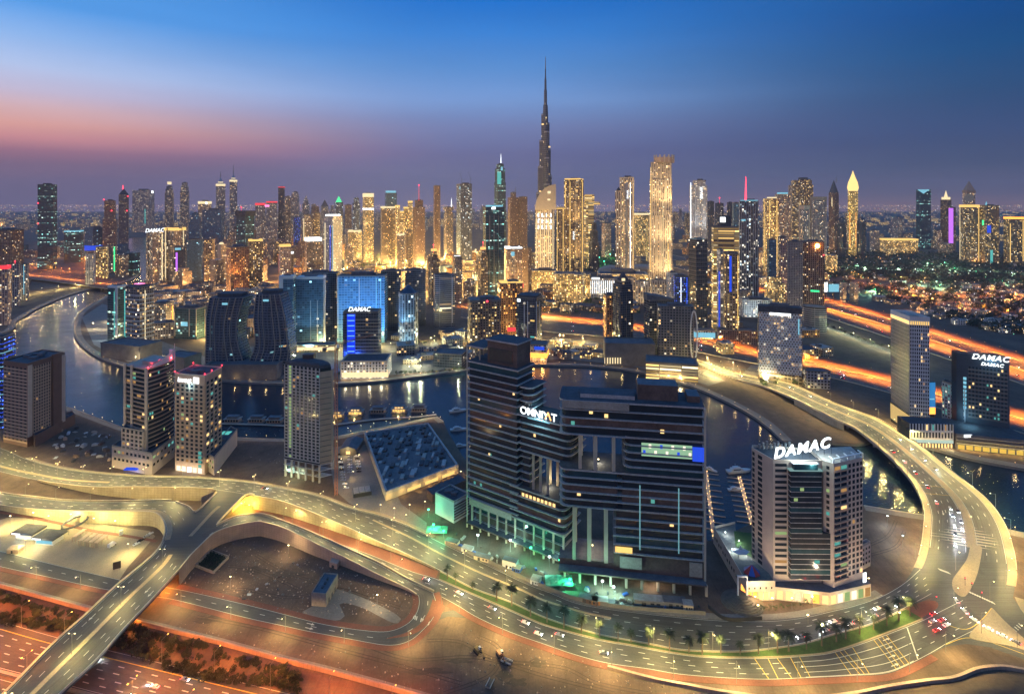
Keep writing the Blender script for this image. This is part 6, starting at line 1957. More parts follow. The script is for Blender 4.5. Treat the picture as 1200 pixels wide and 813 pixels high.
b = near('hotel_wing','brown gridded lower wing with white lamps in front of the two sign slab','hotel',(1131,458),(1134,459),(1160,459),512)
l,c,r,k4 = b.poly
MB().prism(b.poly,0,b.h,0,cap=1).build('wall',[brown_stone,roof_dark],b.root)
ws,fr = WinSet(b.root),MB(); grid_face(ws,fr,c,r,14,b.h - 1,7,10,0.5,0.55,[(0.2,W_white),(0.1,W_warm),(1,glass_dark)],0.3); fr.build('wall_grid',brown_stone,b.root); ws.finish(); roof_kit(b,b.h,2)
g = G(1088,505)
o = thing('billboard',(g.x,g.y + 8,0),'large blue and orange lit billboard between the pale office tower and the pale blue wing','billboard')
d = g.y + 8; w = 14 * d / FP
MB().box(0,w,-0.6,0,Zat(485,d),Zat(448,d)).build('screen',emis('screen_blue',(0.04,0.25,0.6),0.9),o)
MB().box(0.05,w - 0.05,-0.75,-0.62,Zat(485,d),Zat(477,d)).build('screen_strip',S_orange,o)
MB().box(1,w - 1,-0.75,-0.62,Zat(468,d),Zat(466.5,d)).build('screen_line',S_cyan,o)
MB().box(0.5,w - 0.5,0.1,2.0,0,Zat(447,d)).build('back_frame',dark_metal,o)
pd = near('podium','long layered podium with yellow lit arcades and two small white signs on the right promenade','building',(1118,505),(1121,508),(1215,517),526)
l,c,r,k4 = pd.poly
k4 = (k4[0] + 4,k4[1] + 40); l = (l[0] + 2,l[1] + 40); r3 = (r[0] + 3,r[1] + 40)
MB().prism([l,c,r,r3],0,pd.h,0,cap=1).build('wall',[concrete_dark,roof_dark],pd.root)
for k,z in enumerate((5.5,9.0,12.5)):
 MB().seg(lerp2(c,r,0.0),r,0.9,z,z + 0.9,0,0.5).build('ledge',concrete,pd.root)
for i in range(9):
 MB().seg(lerp2(c,r,0.02 + i * 0.105),lerp2(c,r,0.10 + i * 0.105),0.3,0.5,4.6,0,0.2).build('lit_arcade',emis('arcade_%d' % i,(1.0,0.66,0.12),0.8) if i == 0 else MATS['arcade_0'],pd.root)
 q = lerp2(c,r,0.06 + i * 0.105); light('glow','POINT',1500,(1.0,0.72,0.2),(q[0],q[1] - 3.5,3.5),pd.root,0.4)
for t,px_ in ((0.14,1),(0.93,2)):
 q = lerp2(c,r,t); MB().seg((q[0] - 4,q[1] - 0.8),(q[0] + 4,q[1] - 0.5),0.4,pd.h - 2.5,pd.h + 0.3).build('sign',S_white,pd.root)
def complex_():
 root = thing('building_complex',(0,400,0),'unfinished dark complex of two interlocking wings with open voids and a white sign','building')
 def wing(A,Bp,depth,segs,cols,fh,sf):
  A,Bp = Vector((*A,0)),Vector((*Bp,0))
  L = (Bp - A).length
  u = (Bp - A) / L
  n = Vector((-u.y,u.x,0))      # away from the viewer
  def P(s,t):
   q = A + u * s + n * t
   return (q.x,q.y - 400)
  for (s0,s1,z0,z1,d0,d1,rl,rr,kind) in segs:
   def plan(ex):
    pts = []
    a,b_ = s0 - ex,s1 + ex
    f,k = d0 - ex,d1 + ex
    rad = 5.0
    if rl:
     pts += [(a,k)] + [(a + rad - rad * math.cos(t),f + rad - rad * math.sin(t)) for t in (0,math.pi / 6,math.pi / 3,math.pi / 2)]
    else:
     pts += [(a,k),(a,f)]
    if rr:
     pts += [(b_ - rad + rad * math.sin(t),f + rad - rad * math.cos(t)) for t in (0,math.pi / 6,math.pi / 3,math.pi / 2)] + [(b_,k)]
    else:
     pts += [(b_,f),(b_,k)]
    return [P(*p) for p in pts]
   if kind == 'glass':
    nfl = max(1,round((z1 - z0) / fh))
    h = (z1 - z0) / nfl
    inner,outer_ = plan(-1.6),plan(0.0)
    for j in range(nfl):
     z = z0 + j * h
     m = pick([(0.10,raw_wall),(0.16,glass_teal),(0.72,glass_dark)]) if sf else pick([(0.22,raw_wall),(0.14,glass_teal),(0.6,glass_dark)])
     MB().prism(inner,z + 0.02,z + h - 0.02).build('glass_band',m,root)
     MB().prism(outer_,z - 0.32,z + 0.3,0,bottom=True).build('floor_slab',raw_slab,root)
    MB().prism(outer_,z1 - 0.2,z1 + 0.9,0,cap=1,bottom=True).build('roof_slab',[raw_slab,roof_dark],root)
   elif kind == 'wall':
    MB().prism(plan(0),z0,z1,0,cap=1,bottom=True).build('concrete_wall',[raw_wall,roof_grey],root)
  for s,t,z0,z1,w in cols:
   q = P(s,t)
   MB().box(q[0] - w,q[0] + w,q[1] - w,q[1] + w,z0,z1).build('column',pale_wall,root)
  return P,L,math.atan2(u.y,u.x)
 gA,gB = G(547,618),G(668,669)
 PL,LL,yl = wing((gA.x,gA.y),(gB.x,gB.y),26,[
  (0,47,24,128,0,24,False,False,'glass'),(17,44,128,146,4,22,False,False,'wall'),(47,57,97,116,3,24,False,True,'glass'),
  (47,90,72,97,0,24,False,True,'glass'),(40,86,22,44,0,24,False,True,'glass'),(47,56,44,72,3,24,False,False,'glass'),
  (2,44,19,24,0.8,22,False,False,'wall'),(4,84,6.5,19,3,22,False,False,'glass'),(2,84,5.5,6.4,-3,22,False,False,'wall')],
  [(58,4,44,72,0.9),(64,4,44,72,0.9),(70,4,44,72,0.9),(64,18,44,72,0.9),(70,18,44,72,0.9)] + [(4 + k * 8,1.5,0,22,0.7) for k in range(11)] + [(-0.5,1,0,140,0.5),(-0.5,8,0,138,0.5),(8,6,128,139,0.5),(1,20,128,139,0.5),(14,20,128,139,0.5)],
  5.2,True)
 q = [PL(s,t) for s,t in ((-2,2),(15,2),(15,24),(-2,24))]
 MB().prism(q,139,140.2,0,cap=1,bottom=True).build('roof_canopy',[raw_slab,roof_dark],root)
 MB().prism([PL(s,t) for s,t in ((16,3),(45,3),(45,23),(16,23))],146,147.2,0,cap=1,bottom=True).build('roof_slab',[raw_slab,roof_dark],root)
 MB().prism([PL(s,t) for s,t in ((19,3.6),(40,3.6),(40,3.9),(19,3.9))],131,141).build('dark_opening',dark_metal,root)
 rA,rB = G(655,676),G(823,694)
 PR,LR,yr = wing((rA.x,rA.y),(rB.x,rB.y),30,[
  (0,94,96,118,0,28,True,False,'glass'),(42,94,72,96,0,28,True,False,'glass'),(40,94,48,72,0,28,False,False,'glass'),(0,40,48,72,0,28,True,False,'glass'),
  (36,94,20,48,0,28,False,False,'glass'),(36,94,8,20,1.0,26,False,False,'wall'),(0,36,8,12,2,26,False,False,'wall'),(0,94,7,7.9,-5,26,False,False,'wall'),(40,92,0,7,6,24,False,False,'wall'),
  (52,78,118.9,129,8,22,False,False,'wall'),(84,92,118.9,123,8,22,False,False,'wall')],
  [(14,2,72,96,1.0),(24,2,72,96,1.2),(36,2,72,96,1.0),(14,22,72,96,1.0),(24,22,72,96,1.0)] + [(10,2,12,48,1.0),(20,2,12,48,1.2),(31,2,12,48,1.2),(10,22,12,48,1.0),(20,22,12,48,1.0)] + [(4 + k * 10,-3,0,7,0.7) for k in range(10)] + [(93.6,-0.4,8,118,0.6)],
  5.3,False)
 MB().prism([PR(s,t) for s,t in ((14,6),(50,6),(50,20),(14,20))],118.95,121.5,0,cap=1).build('plant_room',[raw_slab,roof_dark],root)
 MB().prism([PR(s,t) for s,t in ((2,-0.5),(46,-0.5),(46,0.3),(2,0.3))],113.6,118.6).build('pale_fascia',concrete,root)
 MB().prism([PR(s,t) for s,t in ((54,1.2),(86,1.2),(86,1.8),(54,1.8))],84.5,93).build('lit_storey',emis('lit_storey',(0.55,0.95,0.6),0.55),root)
 MB().prism([PR(s,t) for s,t in ((86,-0.6),(93,-0.6),(93,0.2),(86,0.2))],84,93).build('blue_screen',S_blue,root)
 for k in range(9):
  s = 55 + k * 3.6
  MB().prism([PR(s,0.9),PR(s + 1.6,0.9),PR(s + 1.6,1.15),PR(s,1.15)],86 + (k % 2) * 4,88.5 + (k % 2) * 4).build('lit_window',W_white if k % 3 else S_blue,root)
 for s in (52.5,77):
  MB().prism([PR(s,-0.9),PR(s + 0.7,-0.9),PR(s + 0.7,-0.5),PR(s,-0.5)],24,66).build('hoist_light',emis('hoist_cyan%d' % int(s),(0.35,0.8,0.9),0.45),root)
 MB().prism([PR(37,-0.7),PR(48,-0.7),PR(48,-0.2),PR(37,-0.2)],21,24.5).build('lit_window',S_gold,root)
 MB().prism([PR(40,-0.8),PR(54,-0.8),PR(54,-0.3),PR(40,-0.3)],11,18.5).build('pale_panel',concrete,root)
 MB().prism([PR(84,-0.8),PR(92,-0.8),PR(92,-0.3),PR(84,-0.3)],10,19).build('pale_panel',concrete,root)
 MB().prism([PL(3,-0.8),PL(42,-0.8),PL(42,-0.3),PL(3,-0.3)],19.2,24).build('pale_panel',concrete,root)
 for k in range(9):
  s = 50 + k * 3.2
  MB().prism([PL(s,1.1),PL(s + 2,1.1),PL(s + 2,1.35),PL(s,1.35)],39,41.2).build('lit_window',W_warm,root)
 for s,z in ((20,60),(21,60),(6,35),(12,35),(30,84),(42,110),(10,100),(60,84),(80,30)):
  MB().prism([PL(s,1.1),PL(s + 1.6,1.1),PL(s + 1.6,1.35),PL(s,1.35)],z,z + 2.2).build('lit_window',pick([(0.6,W_warm),(1,W_teal)]),root)
 for s,z in ((20,110),(30,108),(8,102),(66,100),(72,40),(60,54),(12,55)):
  MB().prism([PR(s,1.1),PR(s + 2.4,1.1),PR(s + 2.4,1.35),PR(s,1.35)],z,z + 2.4).build('lit_window',pick([(0.4,W_warm),(0.3,W_teal),(1,W_white)]),root)
 for P_,s_,t_,z_ in ((PR,22,12,16),(PR,26,12,75),(PL,66,12,47),(PL,40,10,3.0),(PR,60,0,4.0)):  # fill lamps added in the voids and base so the columns show
  q = P_(s_,t_)
  MB().box(q[0] - 0.4,q[0] + 0.4,q[1] - 0.4,q[1] + 0.4,z_,z_ + 0.5).build('work_or_fill_lamp',L_yellow,root)
  light('glow','POINT',3600,(1.0,0.86,0.6),(q[0],q[1] - 1.0,z_ + 1.5),root,0.4)
 q = PL(64,0.6)
 o = text('sign','OMNIY T',7.4,S_white,root,(q[0],q[1],98.6),yl,0.6,0.0,0.06)
 x_a = (o.dimensions.x if o.dimensions.x else 30) * 0.5
 u = Vector((math.cos(yl),math.sin(yl)))
 mb = MB()
 cA = (q[0] + u.x * 8.2,q[1] + u.y * 8.2 - 0.1)
 for dx in (-1,1):
  mb.tube((cA[0] + u.x * 2.3 * dx,cA[1] + u.y * 2.3 * dx,98.7),(cA[0],cA[1],103.8),0.5,0.5,5)
 mb.build('sign_letter',emis('sign_amber',(1.0,0.45,0.15),2.5),root)
 light('glow','POINT',6000,(0.35,0.8,1.0),(q[0],q[1] - 4,99),root,0.6)
 light('glow','POINT',2500,(0.35,0.8,1.0),(q[0] + 2,q[1] + 8,101),root,0.6)
 a,b_ = PL(56,-0.4),PL(74,-0.4)
 MB().seg(a,b_,0.3,96.6,97.1).build('edge_light',S_cyan,root)
 PLACED.extend([(gA.x + 40,gA.y - 15,60),(rA.x + 40,rA.y,60)])
 return PL,PR,root
PL,PR,croot = complex_()
GREEN = (0.08,1.0,0.45)
TEALW = (0.45,1.0,0.85)
def work_light(px,py,z,col,power,label,mat=None):
 g = G(px,py)
 o = thing('work_light',(g.x,g.y,0),label,'floodlight','floodlights of the building site')
 MB().tube((0,0,0),(0,0,z),0.12,0.12,5).build('mast',pole_metal,o)
 MB().box(-0.7,0.7,-0.3,0.3,z,z + 0.7).build('lamp_head',mat or L_green,o)
 light('glow','POINT',power * 1.9,col,(0,-0.9,z + 0.2),o,0.5)
for px,py,z,col,pw,lab,m in ((502,606,6,GREEN,3500,'green site floodlight beside the low pale hall',L_green),(508,624,6,GREEN,6000,'green site floodlight over the hoarding at the upper end of the site',L_green),
  (520,630,5,GREEN,4500,'green site floodlight lower along the upper hoarding',L_green),(560,640,8,TEALW,4500,'white green site floodlight at the left foot of the complex',L_white),
  (598,646,8,TEALW,5200,'white green site floodlight below the pale wall panel',L_white),(622,657,9,GREEN,4500,'green site floodlight in the middle of the long hoarding',L_green),
  (644,668,9,TEALW,5200,'white green site floodlight left of the green tarpaulin',L_white),(656,672,9,GREEN,9000,'strong green site floodlight over the green tarpaulin',L_green),(668,688,5,GREEN,5200,'green site floodlight at the lower hoarding corner',L_green),
  (719,697,5,TEALW,6000,'white site floodlight at the loading bay',L_white),(706,690,5,TEALW,4500,'white site floodlight left of the loading bay',L_white),(805,688,9,(0.3,1.0,0.8),7000,'teal site floodlight at the right foot of the complex',L_white)):
 work_light(px,py,z,col,pw,lab,m)
hd = pxl([(520,640),(545,650),(583,668),(612,682),(646,696),(680,708),(735,717),(800,722),(828,724)],70)
tag(beam(offs(hd,-2.5),0.35,2.4,'hoarding',plain('hoarding_panel',(0.18,0.17,0.15),0.7,0.3,0.2)),'long grey hoarding between the boulevard and the unfinished complex','hoarding')
h2 = pxl([(852,714),(850,725),(894,726)],10)
for k,(px,py,w,dd,h,m,lab) in enumerate(((530,637,5,2.4,2.6,pale_wall,'long pale site container at the upper end of the hoarding'),(548,645,4,2.4,2.6,white_panel,'white site cabin behind the hoarding'),
  (566,655,6,2.5,2.6,pale_wall,'pale site container left of the white lit yard'),(606,668,3,2.4,2.6,blue_paint,'blue site container by the hoarding'),(598,664,5,2.4,5.2,white_panel,'two high white site cabins'),
  (628,682,3,3,3,white_panel,'small white guard cabin by the boulevard'),(690,704,6,2.5,2.6,raw_wall,'rusty brown site container at the hoarding'),(703,706,5,2.5,2.6,plain('orange_box',(0.4,0.17,0.05),0.7),'orange site container at the hoarding'),
  (715,708,3,2,2.2,blue_paint,'blue portable cabin next to the orange container'),(760,706,9,3,3.2,plain('grey_silo',(0.2,0.2,0.2),0.5),'long grey site shed by the road'),(790,708,7,3,3.2,MATS['grey_silo'],'second grey site shed nearer the right corner'),(806,712,3,2.6,3.4,pale_wall,'cream site kiosk at the right corner of the complex'))):
 g = G(px,py)
 o = thing('site_cabin',(g.x,g.y,0),lab,'site cabin',rz=math.atan2(-12,30) if px < 700 else -0.12)
 bd = MB().box(-w,w,-dd,dd,0.15,h).build('body',m,o)
 MB().box(-w - 0.1,w + 0.1,-dd - 0.1,dd + 0.1,h + 0.003,h + 0.2).build('roof',roof_pale if k % 2 else roof_grey,o)
 MB().box(-w * 0.5,-w * 0.2,-dd - 0.05,-dd + 0.02,0.2,2.2).build('door',dark_metal,bd)
 for t in (0.1,0.5):
  MB().box(w * t,w * (t + 0.25),-dd - 0.05,-dd + 0.02,1.0,2.0).build('window',glass_dark,bd)
for px,py,s,lab in ((512,624,8,'crumpled green lit debris net at the upper end of the site'),(655,684,9,'crumpled green lit debris net beside the hoarding in the middle')):
 g = G(px,py)
 mb = MB()
 nn = 9
 H_ = [[2.2 + 1.6 * R.random() * (1 if 0 < i < nn and 0 < j < nn else 0.2) for j in range(nn + 1)] for i in range(nn + 1)]
 for i in range(nn):
  for j in range(nn):
   q = [(-s + 2 * s * (i + a) / nn,-s * 0.6 + 1.2 * s * (j + b_) / nn,H_[i + a][j + b_]) for a,b_ in ((0,0),(1,0),(1,1),(0,1))]
   mb.face(q)
 o = mb.build('debris_net',plain('net_green',(0.10,0.32,0.2),0.8,0.3,0.3) if 'net_green' not in MATS else MATS['net_green'],None,(g.x,g.y,0))
 sk = MB()
 tag(o,lab,'net')
for k in range(46):
 t = R.random()
 q = hd[int(t * 69)]
 px_off = R.uniform(-16,-5)
 p = offs([q,hd[min(69,int(t * 69) + 1)]],px_off)[0] if int(t * 69) < 69 else q
 w = R.uniform(0.6,2.2)
 mb = MB()
 a = R.uniform(0,3)
 for st in range(R.randint(2,4)):
  c_,s_ = math.cos(a),math.sin(a)
  ww = w * (1 - st * 0.15)
  mb.prism([(c_ * x - s_ * y,s_ * x + c_ * y) for x,y in ((-ww,-ww * 0.5),(ww,-ww * 0.5),(ww,ww * 0.5),(-ww,ww * 0.5))],st * 0.52 + 0.02,st * 0.52 + 0.5,bottom=True)
 o = mb.build('material_stack',R.choice((raw_wall,concrete_dark,roof_pale,dark_metal,blue_paint,raw_slab)),None,(p.x,p.y,0))
 tag(o,'stack of building material behind the hoarding of the unfinished complex','building material','stacks of material on the building site')
g = G(870,706)
o = thing('terraced_mound',(g.x,g.y,0),'grey terraced round mound with a white portal frame beside the sign tower','mound')
for k in range(7):
 mb = MB(); r_ = 16 - k * 1.9
 mb.prism([(r_ * math.cos(t) * 0.8,r_ * math.sin(t) * 0.75) for t in [2 * math.pi * j / 24 for j in range(24)]],k * 0.7,k * 0.7 + 0.695); mb.build('terrace',plain('mound_grey',(0.13,0.11,0.085),0.95,0.3,0.3) if k == 0 else MATS['mound_grey'],o)
mb = MB(); mb.box(-3.2,-2.4,-0.5,0.5,4.9,16); mb.box(2.4,3.2,-0.5,0.5,4.9,16); mb.box(-3.2,3.2,-0.45,0.45,16.01,17); mb.build('portal_frame',white_panel,o)
tag(beam(pxl([(830,712),(852,727),(893,726)],20),0.4,2.2,'hoarding',dark_metal),'black hoarding with a rounded corner around the terraced mound','hoarding')
def sign_tower():
 root = thing('apartment_tower',(195,360,0),'beige apartment tower with a dark glass bay and a huge slanted white rooftop sign','apartment tower')
 ox,oy = 195,360
 Z = 84.5
 def g2(px,py,z=Z):
  p = G(px,py,z)
  return (p.x - ox,p.y - oy)
 A,Bc,Cc = g2(881,526.5),g2(906,541),g2(963,542)
 C2,Dd = g2(977,546),g2(1011,538.5)
 back_r = (Dd[0] + 2,Dd[1] + 16)
 back_l = (A[0] + 2,A[1] + 4)
 main = [A,Bc,Cc,(Cc[0] + 1.5,Cc[1] + 18),back_l]
 MB().prism(main,8,Z,0,cap=1).build('wall',[beige_stone,roof_dark],root)
 rb = [(Cc[0] + 0.6,Cc[1] - 0.6),C2,Dd,back_r,(Cc[0] + 1.6,Cc[1] + 17)]
 MB().prism(rb,6,Z + 1.5,0,cap=1).build('wall',[beige_stone,roof_pale],root)
 b = B(); b.root = root; b.poly = main[:4]; b.h = Z
 nf = 20
 fh = (Z - 12) / nf
 ws = WinSet(root,limit=98)
 for j in range(nf):
  z = 12 + j * fh
  ws.add(lerp2(A,Bc,0.30),lerp2(A,Bc,0.50),z + 0.5,z + fh * 0.78,pick(PAL_DARK))
  ws.add(lerp2(A,Bc,0.03),lerp2(A,Bc,0.14),z + 0.5,z + fh * 0.78,pick(PAL_DARK))
  ws.add(lerp2(Bc,Cc,0.04),lerp2(Bc,Cc,0.28),z + 0.8,z + fh * 0.72,pick(PAL_DARK))
  ws.add(lerp2(rb[0],C2,0.3),lerp2(rb[0],C2,0.6),z + 0.6,z + fh * 0.74,pick(PAL_DARK))
  for t0,t1 in ((0.03,0.22),(0.25,0.44),(0.50,0.58),(0.64,0.72),(0.78,0.86),(0.91,0.98)):
   ws.add(lerp2(C2,Dd,t0),lerp2(C2,Dd,t1),z + 0.6,z + fh * 0.78,pick(PAL_DARK))
  MB().seg(lerp2(C2,Dd,0.01),lerp2(C2,Dd,0.47),1.3,z - 0.2,z + 0.55,0,0.66).build('balcony',tan_stone,root)
 ws.finish(shuffle=False)
 bay = [(lerp2(Bc,Cc,0.30)[0],Bc[1] + 0.4),(lerp2(Bc,Cc,0.30)[0],Bc[1] - 4.2),(lerp2(Bc,Cc,0.95)[0],Bc[1] - 4.6),(lerp2(Bc,Cc,0.95)[0],Bc[1] + 0.4)]
 nb_f = 21
 zb1 = Z - 4
 hb = (zb1 - 12) / nb_f
 for j in range(nb_f):
  z = 12 + j * hb
  pl = bay if j > 8 else [bay[0],bay[1],(bay[2][0] + 7,bay[2][1]),(bay[3][0] + 7,bay[3][1] - 1.6)]
  MB().prism(scaled(pl,0.975),z + 0.02,z + hb - 0.02).build('glass_band',glass_teal if j % 4 == 1 else glass_dark,root)
  MB().prism(pl,z - 0.2,z + 0.2,0,bottom=True).build('floor_slab',raw_slab,root)
  if R.random() < 0.3:
   s = R.uniform(0.1,0.8)
   q0,q1 = lerp2(pl[1],pl[2],s),lerp2(pl[1],pl[2],s + 0.12)
   MB().seg(q0,q1,0.1,z + 0.7,z + hb - 0.6,0,0.0).build('lit_window',pick([(0.3,W_warm),(0.4,W_teal),(1,W_green)]),root)
 MB().prism(scaled(bay,1.05),zb1,zb1 + 0.5,0,bottom=True).build('bay_roof',emis('soft_cyan',(0.55,0.95,0.95),0.35),root)
 MB().prism(scaled(bay,0.75),zb1 + 0.52,zb1 + 4).build('roof_lantern',glass_teal,root)
 MB().prism(scaled(bay,0.82),zb1 + 4.01,zb1 + 4.6).build('lantern_roof',white_panel,root)
 light('glow','POINT',900,(0.5,1.0,1.0),((bay[0][0] + bay[2][0]) / 2 + 4,bay[1][1] - 1.5,zb1 + 3),root,0.4)
 pr = MB()
 for i in range(5):
  s = i / 4
  q = lerp2(C2,Dd,s)
  pr.box(q[0] - 0.4,q[0] + 0.4,q[1],q[1] + 5,Z + 3.6,Z + 4.1)
  pr.box(q[0] - 0.35,q[0] + 0.35,q[1] + 0.1,q[1] + 0.8,Z + 1.52,Z + 3.59)
 pr.seg(C2,Dd,0.9,Z + 4.12,Z + 4.6,0,-0.2)
 pr.build('roof_pergola',white_panel,root)
 mp = MB()
 for i in range(5):
  mp.seg(main[i],main[(i + 1) % 5],0.5,Z - 0.3,Z + 1.4,0,-0.26)
 mp.build('parapet',beige_stone,root)
 for k in range(9):
  q = lerp2(A,lerp2(back_l,(Cc[0],Cc[1] + 17),0.75),0.1 + 0.09 * k)
  MB().tube((q[0] + 3,q[1] + 1.5,Z + 0.05),(q[0] + 3,q[1] + 1.5,Z + 3 + (k % 3)),0.8,0.8,8).build('rooftop_tank',roof_grey,root)
 l0 = g2(908,540,Z); l1 = g2(984,532,Z)
 yaw = 0.0
 wide = 76 * (D(0) if False else 355) / FP
 sx0 = (909 - CX) * 352 / FP - ox
 o = text('rooftop_sign','DAMAC',12.5,S_white,root,(sx0,Bc[1] - 0.3,Z + 2.2),math.radians(7),0.8,0.28,0.24,align='LEFT',space=1.2)
 bpy.context.view_layer.update()
 wx = o.dimensions.x
 target = (985 - 909) * 356 / FP
 o.scale = (target / wx,0.74,1.0)
 o.rotation_euler = (math.pi / 2,0.0,math.radians(10))
 from mathutils import Matrix
 o.rotation_euler = (Matrix.Rotation(math.radians(10),3,'Z') @ Matrix.Rotation(math.pi / 2,3,'X') @ Matrix.Rotation(math.radians(6.0),3,'Z')).to_euler()
 rk = MB()
 for i in range(9):
  t = i / 8
  x_,y_ = sx0 + target * t,Bc[1] - 0.3 + target * t * math.tan(math.radians(10)) + 0.9
  rk.tube((x_,y_,Z + 0.1),(x_,y_,Z + 8 + 4 * t),0.12,0.12,4)
 rk.build('sign_rack',dark_metal,root)
 light('glow','POINT',9000,(0.75,0.95,1.0),(sx0 + target * 0.35,Bc[1] - 3.5,Z + 6),root,1.0)
 light('glow','POINT',9000,(0.75,0.95,1.0),(sx0 + target * 0.75,Bc[1] - 1.0,Z + 9),root,1.0)
 light('glow','POINT',7000,(0.6,0.9,1.0),(sx0 + target * 0.4,Bc[1] + 9,Z + 7),root,1.0)
 for fx,fy in ((150 - ox,338 - oy),(176 - ox,330 - oy),(204 - ox,326 - oy),(232 - ox,332 - oy)):  # added wash lights that brighten the front of the tower
  MB().tube((fx,fy,0),(fx,fy,5),0.12,0.1,5).build('added_wash_post',pole_metal,root)
  MB().box(fx - 0.5,fx + 0.5,fy - 0.3,fy + 0.3,5.01,5.5).build('floodlight',L_yellow,root)
  light('flood','SPOT',24000,(1.0,0.80,0.55),(fx,fy + 0.9,5.6),root,0.5,(fx * 0.6,10,52),100,0.8)
 base = [(Bc[0] - 1,Bc[1] - 5),(Cc[0],Cc[1] - 9),(Dd[0] + 2,Dd[1] - 5),(Dd[0] + 2,Dd[1] + 12),(Bc[0] - 1,Bc[1] + 12)]
 MB().prism(base,0,8,0,cap=1).build('wall',[beige_stone,roof_grey],root)
 sh = [(base[0],base[1],6,[W_warm,W_warm,S_warm,W_warm,S_orange,W_warm]),(base[1],base[2],6,[W_warm,W_white,W_green,W_white,W_green,W_dim])]
 for a,q,n,ms in sh:
  for i in range(n):
   MB().seg(lerp2(a,q,(i + 0.15) / n),lerp2(a,q,(i + 0.85) / n),0.2,0.6,6.0,0,0.12).build('shop_window',ms[i],root)
   c_ = lerp2(a,q,(i + 0.5) / n)
   col = {W_warm: (1.0,0.68,0.28),S_warm: (1.0,0.8,0.5),S_orange: (1.0,0.4,0.1),W_white: (1,0.95,0.8),W_green: (0.4,1.0,0.5),W_dim: (1.0,0.6,0.3)}[ms[i]]
   light('glow','POINT',420,col,(c_[0],c_[1] - 3.2,4.0),root,0.5)
 MB().seg(lerp2(base[1],base[2],0.80),lerp2(base[1],base[2],0.88),0.3,10,16,0,0.2).build('shop_sign',S_white,root)
 pod = thing('podium',(ox,oy,0),'beige podium with orange lit arches and a pool deck left of the sign tower','building')
 c1,c2,c3 = G(874,704),G(928,703),G(836,636)
 q = [(c3.x - ox,c3.y - oy),(c1.x - ox,c1.y - oy),(Bc[0] - 1.2,c2.y - oy),(Bc[0] - 1.2,Bc[1] + 11.8),(A[0] - 1,A[1] + 20),(c3.x - ox + 18,c3.y - oy + 6)]
 MB().prism(q,0,11,0,cap=1).build('wall',[beige_stone,paving_grey],pod)
 mp = MB()
 for i in (0,1,5):
  mp.seg(q[i],q[(i + 1) % 6],0.5,10.9,12.4,0,-0.26)
 mp.build('parapet',beige_stone,pod)
 for i in range(5):
  a,e = lerp2(q[1],q[2],0.05 + i * 0.19),lerp2(q[1],q[2],0.19 + i * 0.19)
  MB().seg(a,e,0.2,0.4,5.6,0,0.12).build('lit_arch',S_orange if i < 2 else W_warm,pod)
  light('glow','POINT',600,(1.0,0.5,0.12) if i < 3 else (1.0,0.75,0.4),((a[0] + e[0]) / 2,(a[1] + e[1]) / 2 - 3,3.5),pod,0.5)
  MB().seg(lerp2(a,e,0.3),lerp2(a,e,0.6),0.16,7.4,8.6,0,0.1).build('window',glass_dark,pod)
 a,e = lerp2(q[0],q[1],0.88),lerp2(q[0],q[1],0.99)
 MB().seg(a,e,0.2,0.4,6,0,0.12).build('lit_arch',S_orange,pod)
 light('glow','POINT',900,(1.0,0.45,0.1),((a[0] + e[0]) / 2 - 3,(a[1] + e[1]) / 2 - 1,3.5),pod,0.5)
 for i in range(12):
  MB().seg(lerp2(q[0],q[1],0.05 + i * 0.068),lerp2(q[0],q[1],0.075 + i * 0.068),0.16,4.5 + (i % 2),6.5 + (i % 2),0,0.1).build('window',glass_dark,pod)
 dk = [G(862,640,11),G(884,655,11),G(884,625,11),G(860,622,11)]
 MB().prism([(p.x - ox,p.y - oy) for p in dk],11.02,11.12).build('roof_lawn',grass_green,pod)
 for (px,py) in ((850,626),(866,636),(872,650),(858,646)):
  p = G(px,py,11)
  MB().ball((p.x - ox,p.y - oy,12.6),0.4,nu=6,nv=4).build('deck_lamp',L_white,pod)
  light('glow','POINT',1600,(0.75,0.95,1.0),(p.x - ox,p.y - oy - 0.8,13.6),pod,0.3)
 t = G(881,672,11)
 tn = thing('tent',(t.x,t.y,11.02),'pointed red and blue striped tent on the podium corner','tent')
 mb = MB()
 n_ = 8
 for i in range(n_):
  a0,a1 = 2 * math.pi * i / n_,2 * math.pi * (i + 1) / n_
  mb.face([(5.2 * math.cos(a0),5.2 * math.sin(a0),1.6),(5.2 * math.cos(a1),5.2 * math.sin(a1),1.6),(0,0,6.0)],None,i % 2)
  mb.face([(5.2 * math.cos(a0),5.2 * math.sin(a0),1.0),(5.2 * math.cos(a1),5.2 * math.sin(a1),1.0),(5.2 * math.cos(a1),5.2 * math.sin(a1),1.6),(5.2 * math.cos(a0),5.2 * math.sin(a0),1.6)],None,i % 2)
 mb.build('canvas',[red_paint,blue_paint],tn)
 MB().tube((0,0,0),(0,0,5.9),0.1,0.1,5).build('pole',pole_metal,tn)
 for i in range(4):
  a0 = math.pi / 4 + i * math.pi / 2
  MB().tube((4.9 * math.cos(a0),4.9 * math.sin(a0),0),(4.9 * math.cos(a0),4.9 * math.sin(a0),1.5),0.08,0.08,5).build('pole',pole_metal,tn)
 mem = G(868,650,11)
 sl = thing('sail_canopy',(mem.x,mem.y,11.02),'white peaked membrane canopy on the pool deck','canopy')
 mb = MB()
